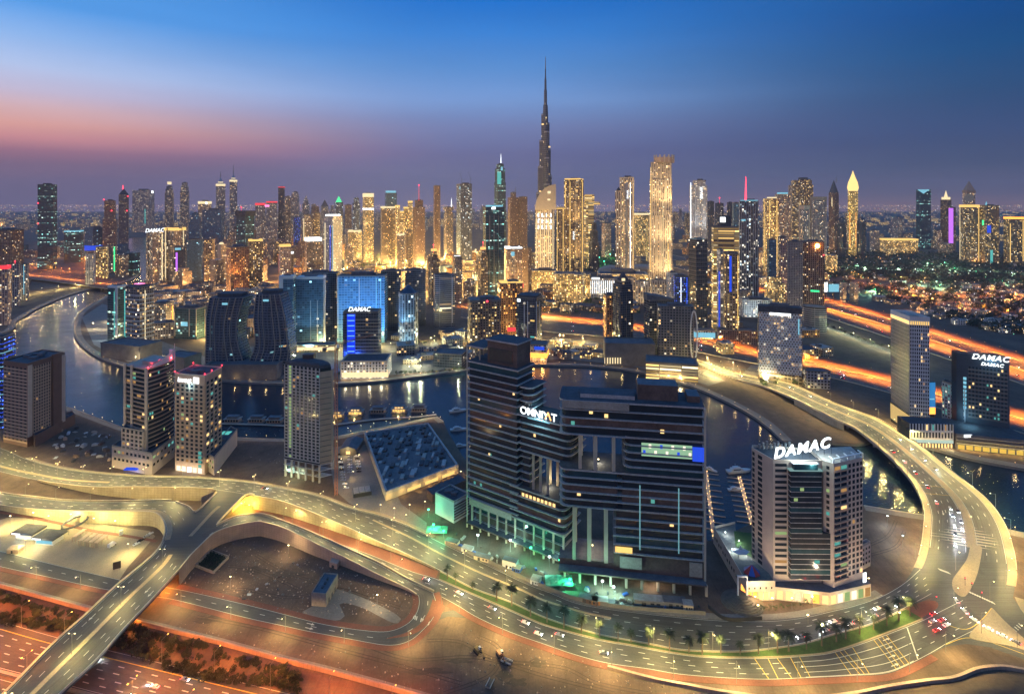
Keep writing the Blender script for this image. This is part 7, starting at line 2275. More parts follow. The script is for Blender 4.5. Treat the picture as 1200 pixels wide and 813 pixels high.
 for i in range(6):
  a0,a1 = 2 * math.pi * i / 6,2 * math.pi * (i + 1) / 6
  mb.face([(6 * math.cos(a0),4 * math.sin(a0),2.4),(6 * math.cos(a1),4 * math.sin(a1),2.4),(1.2 * math.cos(a1),0.8 * math.sin(a1),4),(1.2 * math.cos(a0),0.8 * math.sin(a0),4)])
  mb.face([(1.2 * math.cos(a0),0.8 * math.sin(a0),4),(1.2 * math.cos(a1),0.8 * math.sin(a1),4),(0,0,7)])
 mb.build('membrane',white_panel,sl)
 for i in range(6):
  a0 = 2 * math.pi * i / 6
  MB().tube((6 * math.cos(a0),4 * math.sin(a0),0),(6 * math.cos(a0),4 * math.sin(a0),2.4),0.1,0.1,5).build('mast',pole_metal,sl)
 ax = near('annex','two storey beige annex with dark windows at the right foot of the beige sign tower','building',(1005,638),(1010,641),(1020,636),668)
 MB().prism(ax.poly,0,ax.h,0,cap=1).build('wall',[beige_stone,roof_grey],ax.root); roof_kit(ax,ax.h,1,0.6)
 pw,fr = WinSet(ax.root),MB(); grid_face(pw,fr,ax.poly[1],ax.poly[2],2,ax.h - 1,3,4,0.55,0.5,PAL_DARK,0.2); fr.build('wall_grid',beige_stone,ax.root); pw.finish()
sign_tower()
b = near('parking_deck','wide flat building with a cluttered dark service roof left of the complex','building',(427,508),(452,578),(537,546),587)
k4 = G(502,497,b.h)
b.poly[3] = (k4.x - b.c[0],k4.y - b.c[1])
l,c,r,k4 = b.poly
MB().prism(b.poly,0,b.h,0,cap=1).build('wall',[pale_wall,roof_grey],b.root)
mp = MB()
for i in range(4):
 mp.seg(b.poly[i],b.poly[(i + 1) % 4],1.6,b.h - 1.2,b.h + 1.6,0,-0.7)
mp.build('parapet',raw_slab,b.root)
for i in range(14):
 for j in range(9):
  if R.random() < 0.72:
   q = lerp2(lerp2(l,c,(j + 0.8 + R.uniform(-.2,.2)) / 10),lerp2(k4,r,(j + 0.8 + R.uniform(-.2,.2)) / 10),(i + 0.8 + R.uniform(-.25,.25)) / 15)
   w,dd,h = R.uniform(0.7,2.0),R.uniform(2.0,6.0),R.uniform(0.6,2.2)
   MB().box(q[0] - w,q[0] + w,q[1] - dd,q[1] + dd,b.h + 0.02,b.h + h).build('rooftop_unit',R.choice((roof_dark,roof_dark,raw_slab,roof_pale,dark_metal)),b.root)
   if len([1 for ch in b.root.children]) > 98:
    break
for i in range(3):
 a,e = lerp2(c,r,0.28 + i * 0.24),lerp2(c,r,0.46 + i * 0.24)
 MB().seg(a,e,0.3,1.0,3.6,0,0.2).build('lit_bay',S_gold,b.root)
for i in range(6):
 q = lerp2(c,r,0.06 + i * 0.17); light('glow','POINT',1000,(1.0,0.66,0.2),(q[0] + 1,q[1] - 4.0,4.0),b.root,0.4)
b = near('low_hall','pale windowless hall with a dark roof standing beside the left foot of the complex','building',(510,578),(532,589),(550,579),613)
MB().prism(b.poly,0,b.h,0,cap=1).build('wall',[white_panel,roof_dark],b.root); roof_kit(b,b.h,6,0.9,pm=raw_slab)
for k in range(6):
 MB().seg(b.poly[1],b.poly[2],0.4,2 + k * 2.2,2.8 + k * 2.2,0,0.25).build('ledge',raw_wall,b.root)
b = near('arched_shed','long dark barrel roofed shed behind the pale hall','shed',(500,573),(507,580),(546,562),590)
MB().prism(b.poly,0,b.h,0,cap=1).build('wall',[raw_wall,roof_dark],b.root)
g = G(413,520)
for px,py,w,dd,h,rz,lab in ((412,527,8,12,6,0.0,'blue grey gabled pavilion roof at the head of the car park'),):
 g = G(px,py)
 o = thing('pavilion',(g.x,g.y,0),lab,'pavilion',rz=rz)
 MB().box(-w,w,-dd,dd,0,h).build('wall',concrete_dark,o)
 mb = MB(); mb.loft([[(-w - 1,-dd - 1,h + 0.02),(w + 1,-dd - 1,h + 0.02),(w + 1,dd + 1,h + 0.02),(-w - 1,dd + 1,h + 0.02)],[(-0.1,-dd - 1,h + 3),(0.1,-dd - 1,h + 3),(0.1,dd + 1,h + 3),(-0.1,dd + 1,h + 3)]]); mb.build('roof',roof_grey,o)
 MB().box(-2,2,-dd - 0.2,-dd + 0.1,1,4).build('lit_window',W_warm,o)
 light('glow','POINT',3000,(1.0,0.72,0.3),(0,-dd - 5,5),o,0.4)
g = G(424,578)
o = thing('canopy_shed',(g.x,g.y,0),'shed with three pale roof panels beside the car park','shed',rz=0.35)
for k in range(3):
 MB().box(-7 + k * 4.8,-2.6 + k * 4.8,-5,5,3.2,3.6).build('roof_panel',roof_pale,o)
MB().box(-7.4,7.6,-5.4,5.4,0,3.1).build('wall',dark_metal,o)
def make_lamp(h,arm,lampm,col,power,label,group,spot=168,double=False,name='street_lamp'):
 o = thing(name,(0,0,-500),label,'street lamp',group)
 mb = MB()
 mb.tube((0,0,0),(0,0,h),0.14,0.09,6)
 for s in ((1,-1) if double else (1,)):
  mb.tube((0,0,h),(arm * s,0,h + 0.4),0.08,0.07,5)
 pole = mb.build('pole',pole_metal,o)
 for s in ((1,-1) if double else (1,)):
  hd = MB(); hd.box(arm * s - 0.35,arm * s + 0.35,-0.15,0.15,h + 0.2,h + 0.4)
  hd.build('lamp_head',lampm,pole)
 light('bulb','SPOT',power,col,(arm if not double else 0,0,h - 0.1),o,0.35,(arm if not double else 0,0,0),spot,0.25)
 return o
def place(proto,pts,first=None):
 """copies of a lamp (with its parts and its bulb) along a list of (point, direction)"""
 for p,f in pts:
  o = copy_tree(proto)
  o.location = p
  o.rotation_euler = (0,0,math.atan2(f.y,f.x) + math.pi / 2)
def purge(o):
 for ch in list(o.children):
  purge(ch)
 bpy.data.objects.remove(o)
YEL = (1.0,0.77,0.27)
ORG = (1.0,0.28,0.035)
KP = 2.9
protos = []
far_mb,far_roots = MB(),[]
far_root = bpy.data.objects.new('street_lamps',bpy.data.meshes.new('street_lamps'))
COL.objects.link(far_root)
FAR_LD = {}
FAR_M = [pole_metal,L_yellow,L_orange,L_white,L_green]
def far_lamp(g,h,col,pw,mat):
 far_mb.tube((g.x,g.y,0),(g.x,g.y,h),0.14,0.1,4,0)
 s = max(0.4,g.y / FP * 0.22)
 far_mb.box(g.x - s,g.x + s,g.y - s,g.y + s,h,h + s,FAR_M.index(mat))
 k = (col,pw)
 if k not in FAR_LD:
  ld = bpy.data.lights.new('bulb','POINT')
  ld.energy,ld.color,ld.shadow_soft_size = pw,col,0.5
  FAR_LD[k] = ld
 lo = bpy.data.objects.new('bulb',FAR_LD[k])
 lo.location = (g.x,g.y - s - 0.7,h - 0.6)
 lo.parent = far_root
 COL.objects.link(lo)
def lamps(line,spacing,off,h,arm,lampm,col,power,label,group,start=0.0,spot=168,flip=False,double=False,cond=None):
 pr = make_lamp(h,arm,lampm,col,power * KP,label,group,spot,double,'highway_lamp' if lampm is L_orange else 'path_lamp' if h < 5 else 'street_lamp')
 ln = offs(line,off) if off else line
 pts = along(ln,spacing,start)
 if cond:
  pts = [q for q in pts if cond(q[0])]
 if flip:
  pts = [(p,-f) for p,f in pts]
 place(pr,pts)
 purge(pr)
lamps(lerp_line(LA,LB,0.55),34,0,12,1.6,L_yellow,YEL,15000,'tall double armed street lamp along the boulevard past the towers','street lamps along the boulevard',8,double=True,cond=lambda p: pxx(p) < 640)
lamps(LB,32,1.2,12,3.0,L_yellow,YEL,9000,'tall street lamp on the planted median of the boulevard','street lamps of the planted median',6,cond=lambda p: 640 < pxx(p) < 1060,flip=True)
lamps(SB,32,3.0,12,4.0,L_yellow,YEL,11000,'tall street lamp along the red footpath of the southern carriageway','street lamps on the southern footpath',10,spot=152,cond=lambda p: pxx(p) > 500,flip=True)
lamps(SA,32,-2.0,9,3.0,L_yellow,YEL,3500,'street lamp in the red paved strip below the boulevard wall','street lamps below the boulevard wall',10,cond=lambda p: 330 < pxx(p) < 500)
lamps(lerp_line(OR_,OL,0.5),36,0,11,1.6,L_yellow,YEL,11000,'double armed street lamp on the overpass median','street lamps of the overpass',12,double=True)
lamps(RA,34,1.4,10,2.5,L_yellow,YEL,9000,'street lamp along the ramp above the fuel station','street lamps of the left ramp',8)
lamps(RC,36,-0.4,9,2.5,L_yellow,YEL,7000,'street lamp along the ramp curving down right','street lamps of the right ramp',20)
lamps(DB,38,3.0,9,3.0,L_yellow,YEL,5000,'street lamp along the service road below the overpass','street lamps of the service road',10,flip=True)
lamps(BS,30,1.0,11,3.5,L_yellow,YEL,8000,'street lamp on the canal basin side of the curved bridge','street lamps on the inner side of the curved bridge',25)
lamps(BN,30,-1.0,11,3.5,L_yellow,YEL,10000,'street lamp on the outer side of the curved bridge','street lamps on the outer side of the curved bridge',25,flip=True)
not_deck = lambda p: min((p.x - q.x) ** 2 + (p.y - q.y) ** 2 for q in om) > 320
lamps(H1a,34,1.0,13,4.0,L_orange,ORG,13000,'orange street lamp on the shrub side of the highway','orange street lamps of the near highway',10,spot=150,cond=not_deck)
lamps(H1b,34,1.5,13,2.5,L_orange,ORG,26000,'orange double armed street lamp on the highway median','orange street lamps of the highway median',4,double=True,cond=not_deck)
for (a,b_),nm,pw in ((HWm,'the highway behind the honeycomb hotel',66000),(HWk,'the upper carriageway of the far right highway',40000),(HWl,'the lower carriageway of the far right highway',44000)):
 lamps(b_,30,0,12,6.0,L_orange,ORG,pw,'orange street lamp along ' + nm,'orange street lamps along ' + nm,20,spot=150,cond=lambda p: 520 < pxx(p) < 1225 and p.y < 2000)
lamps(HB[1],60,0,12,4.0,L_orange,ORG,45000,'orange street lamp on the canal bridge at the left','orange street lamps of the left canal bridge',5)
for c,pw,nm,m_,col in ((CR[0],130000,'the golden boulevard downtown',L_yellow,(1.0,0.68,0.22)),(CR[1],19900,'the road behind the blue spined tower',L_yellow,YEL),(CR[2],19900,'the road left of the leaning towers',L_yellow,YEL),
      (CR[3],24000,'the street under the golden towers',L_yellow,(1.0,0.66,0.2)),(CR[4],22000,'the street in front of the slatted mall',L_yellow,(1.0,0.72,0.3)),(CR[5],19000,'the promenade road by the sail roofed hotel',L_yellow,YEL),
      (CR[6],12000,'the bridge head of the curved bridge',L_yellow,YEL),(CR[7],9000,'the tree lined lane behind the pale office tower',L_yellow,(0.9,1.0,0.55)),(CR[8],26000,'the villa road',L_orange,ORG),(CR[9],26000,'the park road',L_white,(0.7,1.0,0.8)),
      (CR[10],22000,'the villa lane',L_orange,ORG),(CR[11],15000,'the streets behind the orange bridge',L_orange,ORG),(CR[12],16000,'the left canal bank road',L_yellow,YEL),(CR[13],60000,'the street of the old blocks',L_orange,(1.0,0.5,0.14))):
 for q,f in along(c,46 if pw < 20000 else 56,10):
  far_lamp(q + Vector((f.y,-f.x,0)) * 8,11,col,pw * 4,m_)
for nm,sp,lab in (('far',24,'small warm promenade lamp on the far canal bank'),('left',24,'small warm promenade lamp on the left canal bank'),('right',26,'small warm promenade lamp on the right canal bank'),('near_right',26,'small warm promenade lamp on the near bank by the beige sign tower'),('near_left',22,'small warm promenade lamp on the bank behind the three canal towers')):
 ln = PROM[nm][0] if nm != 'near_left' else PROM[nm][0]
 pr = thing('promenade_lamp',(0,0,-500),lab,'lamp','promenade lamps: ' + nm.replace('_',' ') + ' bank')
 MB().tube((0,0,0),(0,0,3.6),0.09,0.07,5).build('pole',pole_metal,pr)
 MB().ball((0,0,3.9),0.3,nu=6,nv=4).build('lamp_globe',emis('globe_warm',(1.0,0.62,0.22),4) if 'globe_warm' not in MATS else MATS['globe_warm'],pr)
 light('bulb','POINT',1100,(1.0,0.66,0.28),(0,0,4.8),pr,0.3)
 place(pr,along(offs(ln,-1.6 if nm != 'near_left' else -1.6),sp,6))
 purge(pr)
for px,py,lab in ((1118,712,'tall added fill lamp at the grass tip of the junction'),(1160,704,'tall added fill lamp by the crossing stripes of the junction'),(1150,742,'tall added fill lamp on the triangular sand island'),(1192,758,'tall added fill lamp at the far corner of the triangular island'),(1178,690,'tall added fill lamp on the outer kerb of the junction'),(1120,668,'tall added fill lamp on the bridge median island')):
 o = make_lamp(12,2.5,L_yellow,YEL,5000 * KP,lab,None)  # lamps added around the junction to brighten its road and islands
 o.location = G(px,py)
for px,py,z,col,pw,lab in ((248,585,4.5,ORG,9000,'orange underpass lamp in the left opening'),(283,596,4.5,(1.0,0.62,0.08),22000,'yellow underpass lamp in the right opening'),(292,598,4.5,(1.0,0.62,0.08),16000,'second yellow underpass lamp deeper in the right opening'),
       (196,688,5,ORG,16000,'orange lamp under the overpass by the service road'),(150,738,5,ORG,9000,'orange lamp under the overpass beside the shrubs'),(186,700,6,ORG,9000,'second orange lamp under the overpass')):
 g = G(px,py)
 o = thing('underpass_lamp',(g.x,g.y,0),lab,'lamp')
 MB().tube((0,0,0),(0,0,z),0.1,0.1,5).build('pole',pole_metal,o)
 MB().box(-0.5,0.5,-0.2,0.2,z,z + 0.25).build('lamp_head',L_orange,o)
 light('bulb','POINT',pw,col,(0,-0.5,z - 0.3),o,0.3)
for pts,lab in (([(254,587),(244,590),(236,594)],'concrete wall closing the left underpass opening'),([(300,594),(285,590),(272,600)],'concrete wall closing the right underpass opening')):
 ln = pxl(pts,8)
 tag(beam(ln,0.6,8.4,'underpass_wall',wall_pale),lab,'wall')
def make_palm(seed,h=7.5):
 r = random.Random(seed)
 o = thing('palm_tree',(0,0,-600),'date palm with drooping fronds on the grass median','palm','date palms on the grass median')
 t = MB()
 px_,pz = 0.0,0.0
 for k in range(6):
  t.tube((px_,0,pz),(px_ + r.uniform(-.08,.08),0,pz + h / 6),0.34 - k * 0.025,0.31 - k * 0.025,7)
  pz += h / 6
 t.build('trunk',bark,o)
 c = MB()
 for k in range(26):
  a = 2 * math.pi * k / 26 + r.uniform(-.15,.15)
  up = r.uniform(-0.15,1.1)
  L = r.uniform(2.6,3.6)
  prev,d = Vector((0,0,h - 0.1)),Vector((math.cos(a) * math.cos(up),math.sin(a) * math.cos(up),math.sin(up)))
  side = Vector((-math.sin(a),math.cos(a),0))
  n = 7
  for i in range(n):
   nx = prev + d * (L / n)
   w0,w1 = 0.55 * math.sin(math.pi * (i + 0.4) / (n + 0.6)) + 0.05,0.55 * math.sin(math.pi * (i + 1.2) / (n + 0.8)) + 0.02
   dr = Vector((0,0,-0.22))
   for s in (-1,1):
    for j in range(2):
     f0,f1 = j / 2,j / 2 + 0.44
     p0,p1 = prev.lerp(nx,f0),prev.lerp(nx,f1)
     c.face([p0,p1,p1 + side * s * (w1 + 0.25) + dr + d * 0.3])
   prev = nx
   d = (d + Vector((0,0,-0.24))).normalized()
 c.build('crown',leaf_dark,o)
 return o
pp = [make_palm(s,h) for s,h in ((1,7.0),(2,8.0),(3,6.2))]
mid_line = [a.lerp(b,0.5) for a,b in zip(Gt,Gb)]
palm_px = [523,533,554,584,602,622,643,661,680,701,722,740,764,785,806,826,847,868,889,909,926,944,962,978,993,1008,1023,1040,1054,1066]
for k,x in enumerate(palm_px):
 q = min(mid_line,key=lambda p: abs(pxx(p) - x))
 o = copy_tree(pp[k % 3])
 o.location = (q.x + R.uniform(-.4,.4),q.y + R.uniform(-.5,.5),0.18)
 s = R.uniform(1.0,1.45) * (0.7 if k in (1,2,11,17) else 1)
 o.scale = (s,s,s)
 o.rotation_euler = (0,0,R.uniform(0,6))
for o in pp:
 purge(o)
def make_tree(seed,h=5.0,rad=2.4,nleaf=420,mat=leaf_dark,label='',group='',trunk=True,name='tree'):
 r = random.Random(seed)
 o = thing(name,(0,0,-700),label,'tree' if name == 'tree' else 'shrub',group)
 if trunk:
  t = MB()
  t.tube((0,0,0),(0.1,0,h * 0.45),0.16,0.11,6)
  for k in range(4):
   a = 2 * math.pi * k / 4 + r.uniform(-.4,.4)
   t.tube((0.1,0,h * 0.42),(math.cos(a) * rad * 0.6,math.sin(a) * rad * 0.6,h * 0.75),0.08,0.03,5)
  t.build('trunk',bark,o)
 c = MB()
 cl = [(r.gauss(0,rad * 0.42),r.gauss(0,rad * 0.42),h * r.uniform(0.45,0.9),r.uniform(0.35,0.7) * rad * 0.7) for _ in range(9)]
 for k in range(nleaf):
  x,y,z,rr = r.choice(cl)
  v = Vector((r.gauss(0,1),r.gauss(0,1),r.gauss(0,1))).normalized() * rr * r.uniform(0.6,1.0)
  p = Vector((x,y,max(0.15,z))) + v * (1 if z > 0.6 else 1)
  p.z = max(p.z,0.1)
  s = r.uniform(0.18,0.42) * rad / 2.4
  a = Vector((r.gauss(0,1),r.gauss(0,1),r.gauss(0,0.6))).normalized()
  b_ = a.orthogonal().normalized()
  c.face([p - a * s,p + b_ * s * 0.7,p + a * s,p - b_ * s * 0.7])
 c.build('crown',mat,o)
 return o
def scatter(protos_,places,smin=0.7,smax=1.3,z=0.0):
 for k,g in enumerate(places):
  o = copy_tree(protos_[k % len(protos_)])
  s = R.uniform(smin,smax)
  o.location = (g.x,g.y,g.z if z == 0 else z)
  o.scale = (s,s,s * R.uniform(0.85,1.2))
  o.rotation_euler = (0,0,R.uniform(0,6.3))
 for p in protos_:
  purge(p)
lab,grp = 'dark bushy shrub between the boundary wall and the orange highway','shrubs along the orange highway'
sh = [make_tree(20 + k,3.0,3.0,420,leaf_dark,lab,grp,False,'shrub') for k in range(4)]
pl = []
wpts = along(offs(W,3.0),2.6,0)
for p,f in wpts:
 px = pxx(p)
 if px < -30 or px > 470:
  continue
 n = Vector((f.y,-f.x,0))
 x = px / 60.0
 d1 = 2.0 + 2.0 * math.sin(x * 2.3) ** 2
 d2 = 12.0 + 4.0 * math.sin(x * 1.7 + 1)
 for d_ in (d1,d2,d2 + 3.0,R.uniform(d1,d2)):
  if R.random() < (0.75 if d_ != d1 else 0.7):
   q = p + n * (d_ + R.uniform(-.8,.8))
   if not (95 < pxx(q) < 205 and False):
    pl.append(q)
pl = pl[:298]
scatter(sh,pl,0.45,1.0)
lab,grp = 'small leafy tree around the foot of the honeycomb hotel','trees at the honeycomb hotel'
tr = [make_tree(40 + k,7,3.4,300,leaf_green,lab,grp) for k in range(2)]
scatter(tr,[G(890 + R.uniform(0,62),447 + R.uniform(-2,7)) for _ in range(26)],0.6,1.1)
lab,grp = 'small street tree along the plaza in front of the beige sign tower','young trees on the shop plaza'
tr = [make_tree(50 + k,4.5,1.8,240,leaf_green,lab,grp) for k in range(2)]
scatter(tr,[G(880 + k * 7.2,716 - abs(k - 3) * 0.9 - max(0,k - 8) * 2.0) for k in range(19)],0.6,1.0)
lab,grp = 'small tree on the far canal bank below the glass complex','trees on the far canal bank'
tr = [make_tree(54 + k,6,3,200,leaf_green,lab,grp) for k in range(2)]
scatter(tr,[G(340 + k * 5.2,441.5 - max(0,k - 20) * 0.35 + R.uniform(-.6,.6)) for k in range(40) if not 398 < 340 + k * 5.2 < 462] + [G(346 + k * 6,412 + R.uniform(-1,1)) for k in range(9)] + [G(470 + k * 7,404 + R.uniform(-2,2)) for k in range(12)],0.6,1.2)
lab,grp = 'clipped tree along the lit lane behind the pale office tower','trees of the lit lane'
tr = [make_tree(60 + k,8,4,200,leaf_dark,lab,grp) for k in range(2)]
scatter(tr,[p + Vector((R.uniform(-3,3),9,0)) for p,f in along(CR[7],20,5)],0.7,1.2)
def leaf_mass(nm,label,mat,clumps,n):
 mb = MB()
 rr = random.Random(len(label))
 for k in range(n):
  g,hh,rad = rr.choice(clumps)
  v = Vector((rr.gauss(0,1),rr.gauss(0,1),rr.gauss(0,1))).normalized() * rad * rr.uniform(0.5,1)
  p = Vector((g.x + v.x,g.y + v.y,max(0.5,hh * 0.62 + v.z * 0.7)))
  s = rad * rr.uniform(0.16,0.34)
  a = Vector((rr.gauss(0,1),rr.gauss(0,1),rr.gauss(0,.5))).normalized()
  b_ = a.orthogonal().normalized()
  mb.face([p - a * s,p + b_ * s * .7,p + a * s,p - b_ * s * .7])
 tag(mb.build(nm,mat),label,'trees',None,'stuff')
pl = [(p + Vector((f.y,-f.x,0)) * R.choice((-22,22,34,-34)),10,6) for p,f in along(CR[0],26,5)] + [(G(R.uniform(400,545),R.uniform(306,324)),R.uniform(8,13),R.uniform(5,9)) for _ in range(150)]
leaf_mass('boulevard_trees','mass of street trees around the golden boulevard downtown',leaf_green,pl,9000)
pl = [(G(R.uniform(590,760),R.uniform(346,369)),R.uniform(6,10),R.uniform(3,6)) for _ in range(170)]
leaf_mass('street_trees','mass of street trees before the orange highway',leaf_green,pl,7000)
pl = []
while len(pl) < 380:
 x,y = R.uniform(965,1215),R.uniform(309,392)
 if y > 330 + (x - 965) * 0.30:
  continue
 pl.append((G(x,y),R.uniform(7,15),R.uniform(5,13)))
leaf_mass('garden_trees','dark mass of garden trees among the villas right of the far highway',leaf_dark,pl,16000)
mb = MB()
rr = random.Random(5)
for k in range(9000):
 x,y = rr.uniform(960,1230),rr.uniform(297,330)
 g = G(x,y + (x - 1100) * 0.03)
 s = rr.uniform(2.5,7.5)
 p = Vector((g.x,g.y,rr.uniform(0.5,14)))
 a = Vector((rr.gauss(0,1),rr.gauss(0,1),rr.gauss(0,.5))).normalized()
 b_ = a.orthogonal().normalized()
 mb.face([p - a * s,p + b_ * s * .7,p + a * s,p - b_ * s * .7])
tag(mb.build('woodland',leaf_dark),'dark wooded belt beyond the villas','woodland',None,'stuff')
mb = MB()
for k in range(3500):
 x,y = rr.uniform(686,745),rr.uniform(292,318)
 g = G(x,y); s = rr.uniform(2,5); p = Vector((g.x,g.y,rr.uniform(0.5,8)))
 a = Vector((rr.gauss(0,1),rr.gauss(0,1),rr.gauss(0,.5))).normalized(); b_ = a.orthogonal().normalized()
 mb.face([p - a * s,p + b_ * s * .7,p + a * s,p - b_ * s * .7])
tag(mb.build('park_foliage',leaf_green),'green lit park trees behind the golden towers','park',None,'stuff')
for k,(px,py) in enumerate(((692,305),(702,308),(715,304),(725,307),(708,313))):
 g = G(px,py)
 o = thing('park_light',(g.x,g.y,0),'green floodlight in the park behind the golden towers','floodlight','green floodlights of the park')
 MB().tube((0,0,0),(0,0,22),0.4,0.4,5).build('mast',pole_metal,o); MB().box(-2,2,-2,2,22,24).build('lamp_head',L_green,o)
 light('glow','POINT',60000,(0.1,1.0,0.35),(0,-4,20),o,1.0)
def make_car(mat,label,group,head=0.0,tail=True,parts=True,kind='car'):
 o = thing('car',(0,0,-800),label,'car',group)
 b_ = MB()
 prof = [(-2.25,0.35),(2.2,0.35),(2.25,0.75),(1.3,0.92),(-2.1,0.98),(-2.28,0.8)]
 b_.loft([[(p[0],-0.88,p[1]) for p in prof],[(p[0],0.88,p[1]) for p in prof]],0,0,True)
 roof_ = [(-1.75,0.97),(-1.35,1.45),(0.25,1.47),(0.95,0.97)]
 b_.loft([[(p[0] * (0.9 if p[1] > 1 else 1),-0.7,p[1]) for p in roof_],[(p[0] * (0.9 if p[1] > 1 else 1),0.7,p[1]) for p in roof_]],0,0,True)
 b_.build('body',mat,o)
 if parts:
  MB().face([(0.98,-0.62,1.0),(0.98,0.62,1.0),(0.34,0.6,1.42),(0.34,-0.6,1.42)]).build('windscreen',glass_dark,o)
  MB().face([(-1.78,0.62,1.0),(-1.78,-0.62,1.0),(-1.36,-0.6,1.42),(-1.36,0.6,1.42)]).build('rear_window',glass_dark,o)
  for x in (-1.4,1.35):
   for y in (-0.9,0.9):
    MB().tube((x,y - 0.1,0.33),(x,y + 0.1,0.33),0.33,0.33,10).build('wheel',rubber,o)
    sgn_ = 1 if y > 0 else -1
    MB().tube((x,y + sgn_ * 0.1,0.33),(x,y + sgn_ * 0.12,0.33),0.2,0.2,8).build('rim',car_silver,[c_ for c_ in o.children if c_.name.startswith('wheel')][-1])
  for y in (-0.6,0.6):
   MB().box(2.2,2.3,y - 0.22,y + 0.22,0.55,0.78).build('headlight',emis('headlight_glow',(0.95,0.97,1.0),40) if 'headlight_glow' not in MATS else MATS['headlight_glow'],o)
   MB().box(-2.34,-2.24,y - 0.22,y + 0.22,0.62,0.84).build('tail_light',emis('tail_glow',(1.0,0.03,0.04),16) if 'tail_glow' not in MATS else MATS['tail_glow'],o)
  if head > 0:
   light('beam','SPOT',head,(0.9,0.96,1.0),(2.6,0,0.75),o,0.15,(14,0,-0.2),70,0.7)
   light('tail_glow_light','POINT',head * 0.05,(1.0,0.05,0.05),(-2.9,0,0.7),o,0.15)
 return o
def drive(pr,line,idx_t,lane=None,rev=False):
 pass
def put_car(pr,p,f,label=None):
 o = copy_tree(pr)
 o.location = p
 o.rotation_euler = (0,0,math.atan2(f.y,f.x))
 if label:
  o['label'] = label
 return o
cw = make_car(car_white,'white car with headlights on, driving along the boulevard','cars driving on the boulevard',5200)
cs = make_car(car_silver,'silver car with headlights on, driving along the boulevard','cars driving on the boulevard',5200)
ck = make_car(car_black,'dark car with headlights on, driving along the boulevard','cars driving on the boulevard',5200)
def traffic(A,Bl,fr,ts,rev,where,grp,zoff=0.02):
 ln = lerp_line(A,Bl,fr)
 n = len(ln)
 for t in ts:
  i = min(n - 2,max(0,int(t * (n - 1))))
  f = (ln[i + 1] - ln[i]).normalized()
  if rev:
   f = -f
  pr,cn = R.choice(((cw,'white'),(cs,'silver'),(ck,'dark')))
  o = put_car(pr,ln[i] + Vector((0,0,zoff)),f,'%s car driving %s, lights on' % (cn,where))
  o['group'] = grp
traffic(b1,b2,0.3,(0.60,0.645,0.69,0.74,0.79),True,'down the inner lane of the curved bridge','cars on the inner side of the curved bridge')
traffic(b1,b2,0.7,(0.80,0.825,0.85,0.875,0.90),False,'towards the junction at the foot of the curved bridge','cars between the bridge median and the junction')
traffic(b1,b2,0.92,(0.81,0.835,0.86,0.885),False,'beside the bridge median to the junction','cars beside the bridge median')
traffic(b3,b4,0.4,(0.12,0.18,0.24,0.30,0.54,0.58,0.62,0.66),False,'away on the outer side of the curved bridge','cars on the outer side of the curved bridge')
traffic(LA,LB,0.78,(0.865,0.89,0.915,0.94,0.965),True,'past the shop plaza on the boulevard','cars passing the shop plaza')
traffic(LA,LB,0.5,(0.90,0.945),True,'past the shop plaza on the boulevard middle lane','cars passing the shop plaza in the middle lane')
traffic(SA,SB,0.30,(0.26,0.31,0.36,0.41,0.46),False,'on the southern carriageway below the palms','cars on the southern carriageway')
traffic(SA,SB,0.6,(0.43,0.52),False,'in the middle lane of the southern carriageway','cars in the middle lane of the southern carriageway')
traffic(LA,LB,0.3,(0.32,),False,'in the far lane of the boulevard','cars in the far lane of the boulevard')
jl = pxl([(1118,700),(1128,714),(1142,727),(1160,738),(1185,750),(1200,758)],40)
for t in (2,8,14,21,28,35):
 put_car(R.choice((cw,cs)),jl[t] + Vector((0,0,0.03)),-(jl[t + 1] - jl[t]).normalized(),'car with white headlights turning at the junction below the curved bridge')['group'] = 'cars turning at the junction'
for k,fr in enumerate((0.2,0.5,0.8)):
 wh = ('in the near lanes','in the middle lanes','in the far lanes')[k] + ' of the highway behind the honeycomb hotel'
 traffic(*HWm,fr,[0.18 + 0.11 * k2 + R.uniform(-.02,.02) for k2 in range(7)],k % 2 == 0,wh,'cars ' + wh,0.1)
for k,(fr,rv) in enumerate(((0.12,True),(0.42,True),(0.72,False))):
 wh = ('beside the median','in the middle','on the shrub side') [k] + ' of the near orange highway'
 traffic(H1b,H1a,fr,[0.16 + 0.2 * k2 + R.uniform(-.03,.03) for k2 in range(4)],rv,wh,'cars ' + wh,0.05)
cw2,ck2 = make_car(car_white,'',''),make_car(car_black,'','')
for (a,b_),nm in ((HWk,'upper'),(HWl,'lower')):
 ln = lerp_line(a,b_,0.5)
 for k in range(16):
  i = min(38,int((0.3 + 0.042 * k + R.uniform(-.01,.01)) * 39))
  t = R.random()
  f = (ln[i + 1] - ln[i]).normalized()
  o = put_car(R.choice((cw2,ck2)),lerp_line(a,b_,R.choice((0.2,0.45,0.75)))[i].lerp(lerp_line(a,b_,0.5)[i + 1],t * 0.2) + Vector((0,0,0.1)),f if nm == 'upper' else -f,'small car on the %s carriageway of the far right highway' % nm)
  o['group'] = 'cars on the %s far right carriageway' % nm
purge(cw2); purge(ck2)
qc = [make_car(m,l,None,300) for m,l in ((car_red,''),(car_white,''),(car_silver,''))]
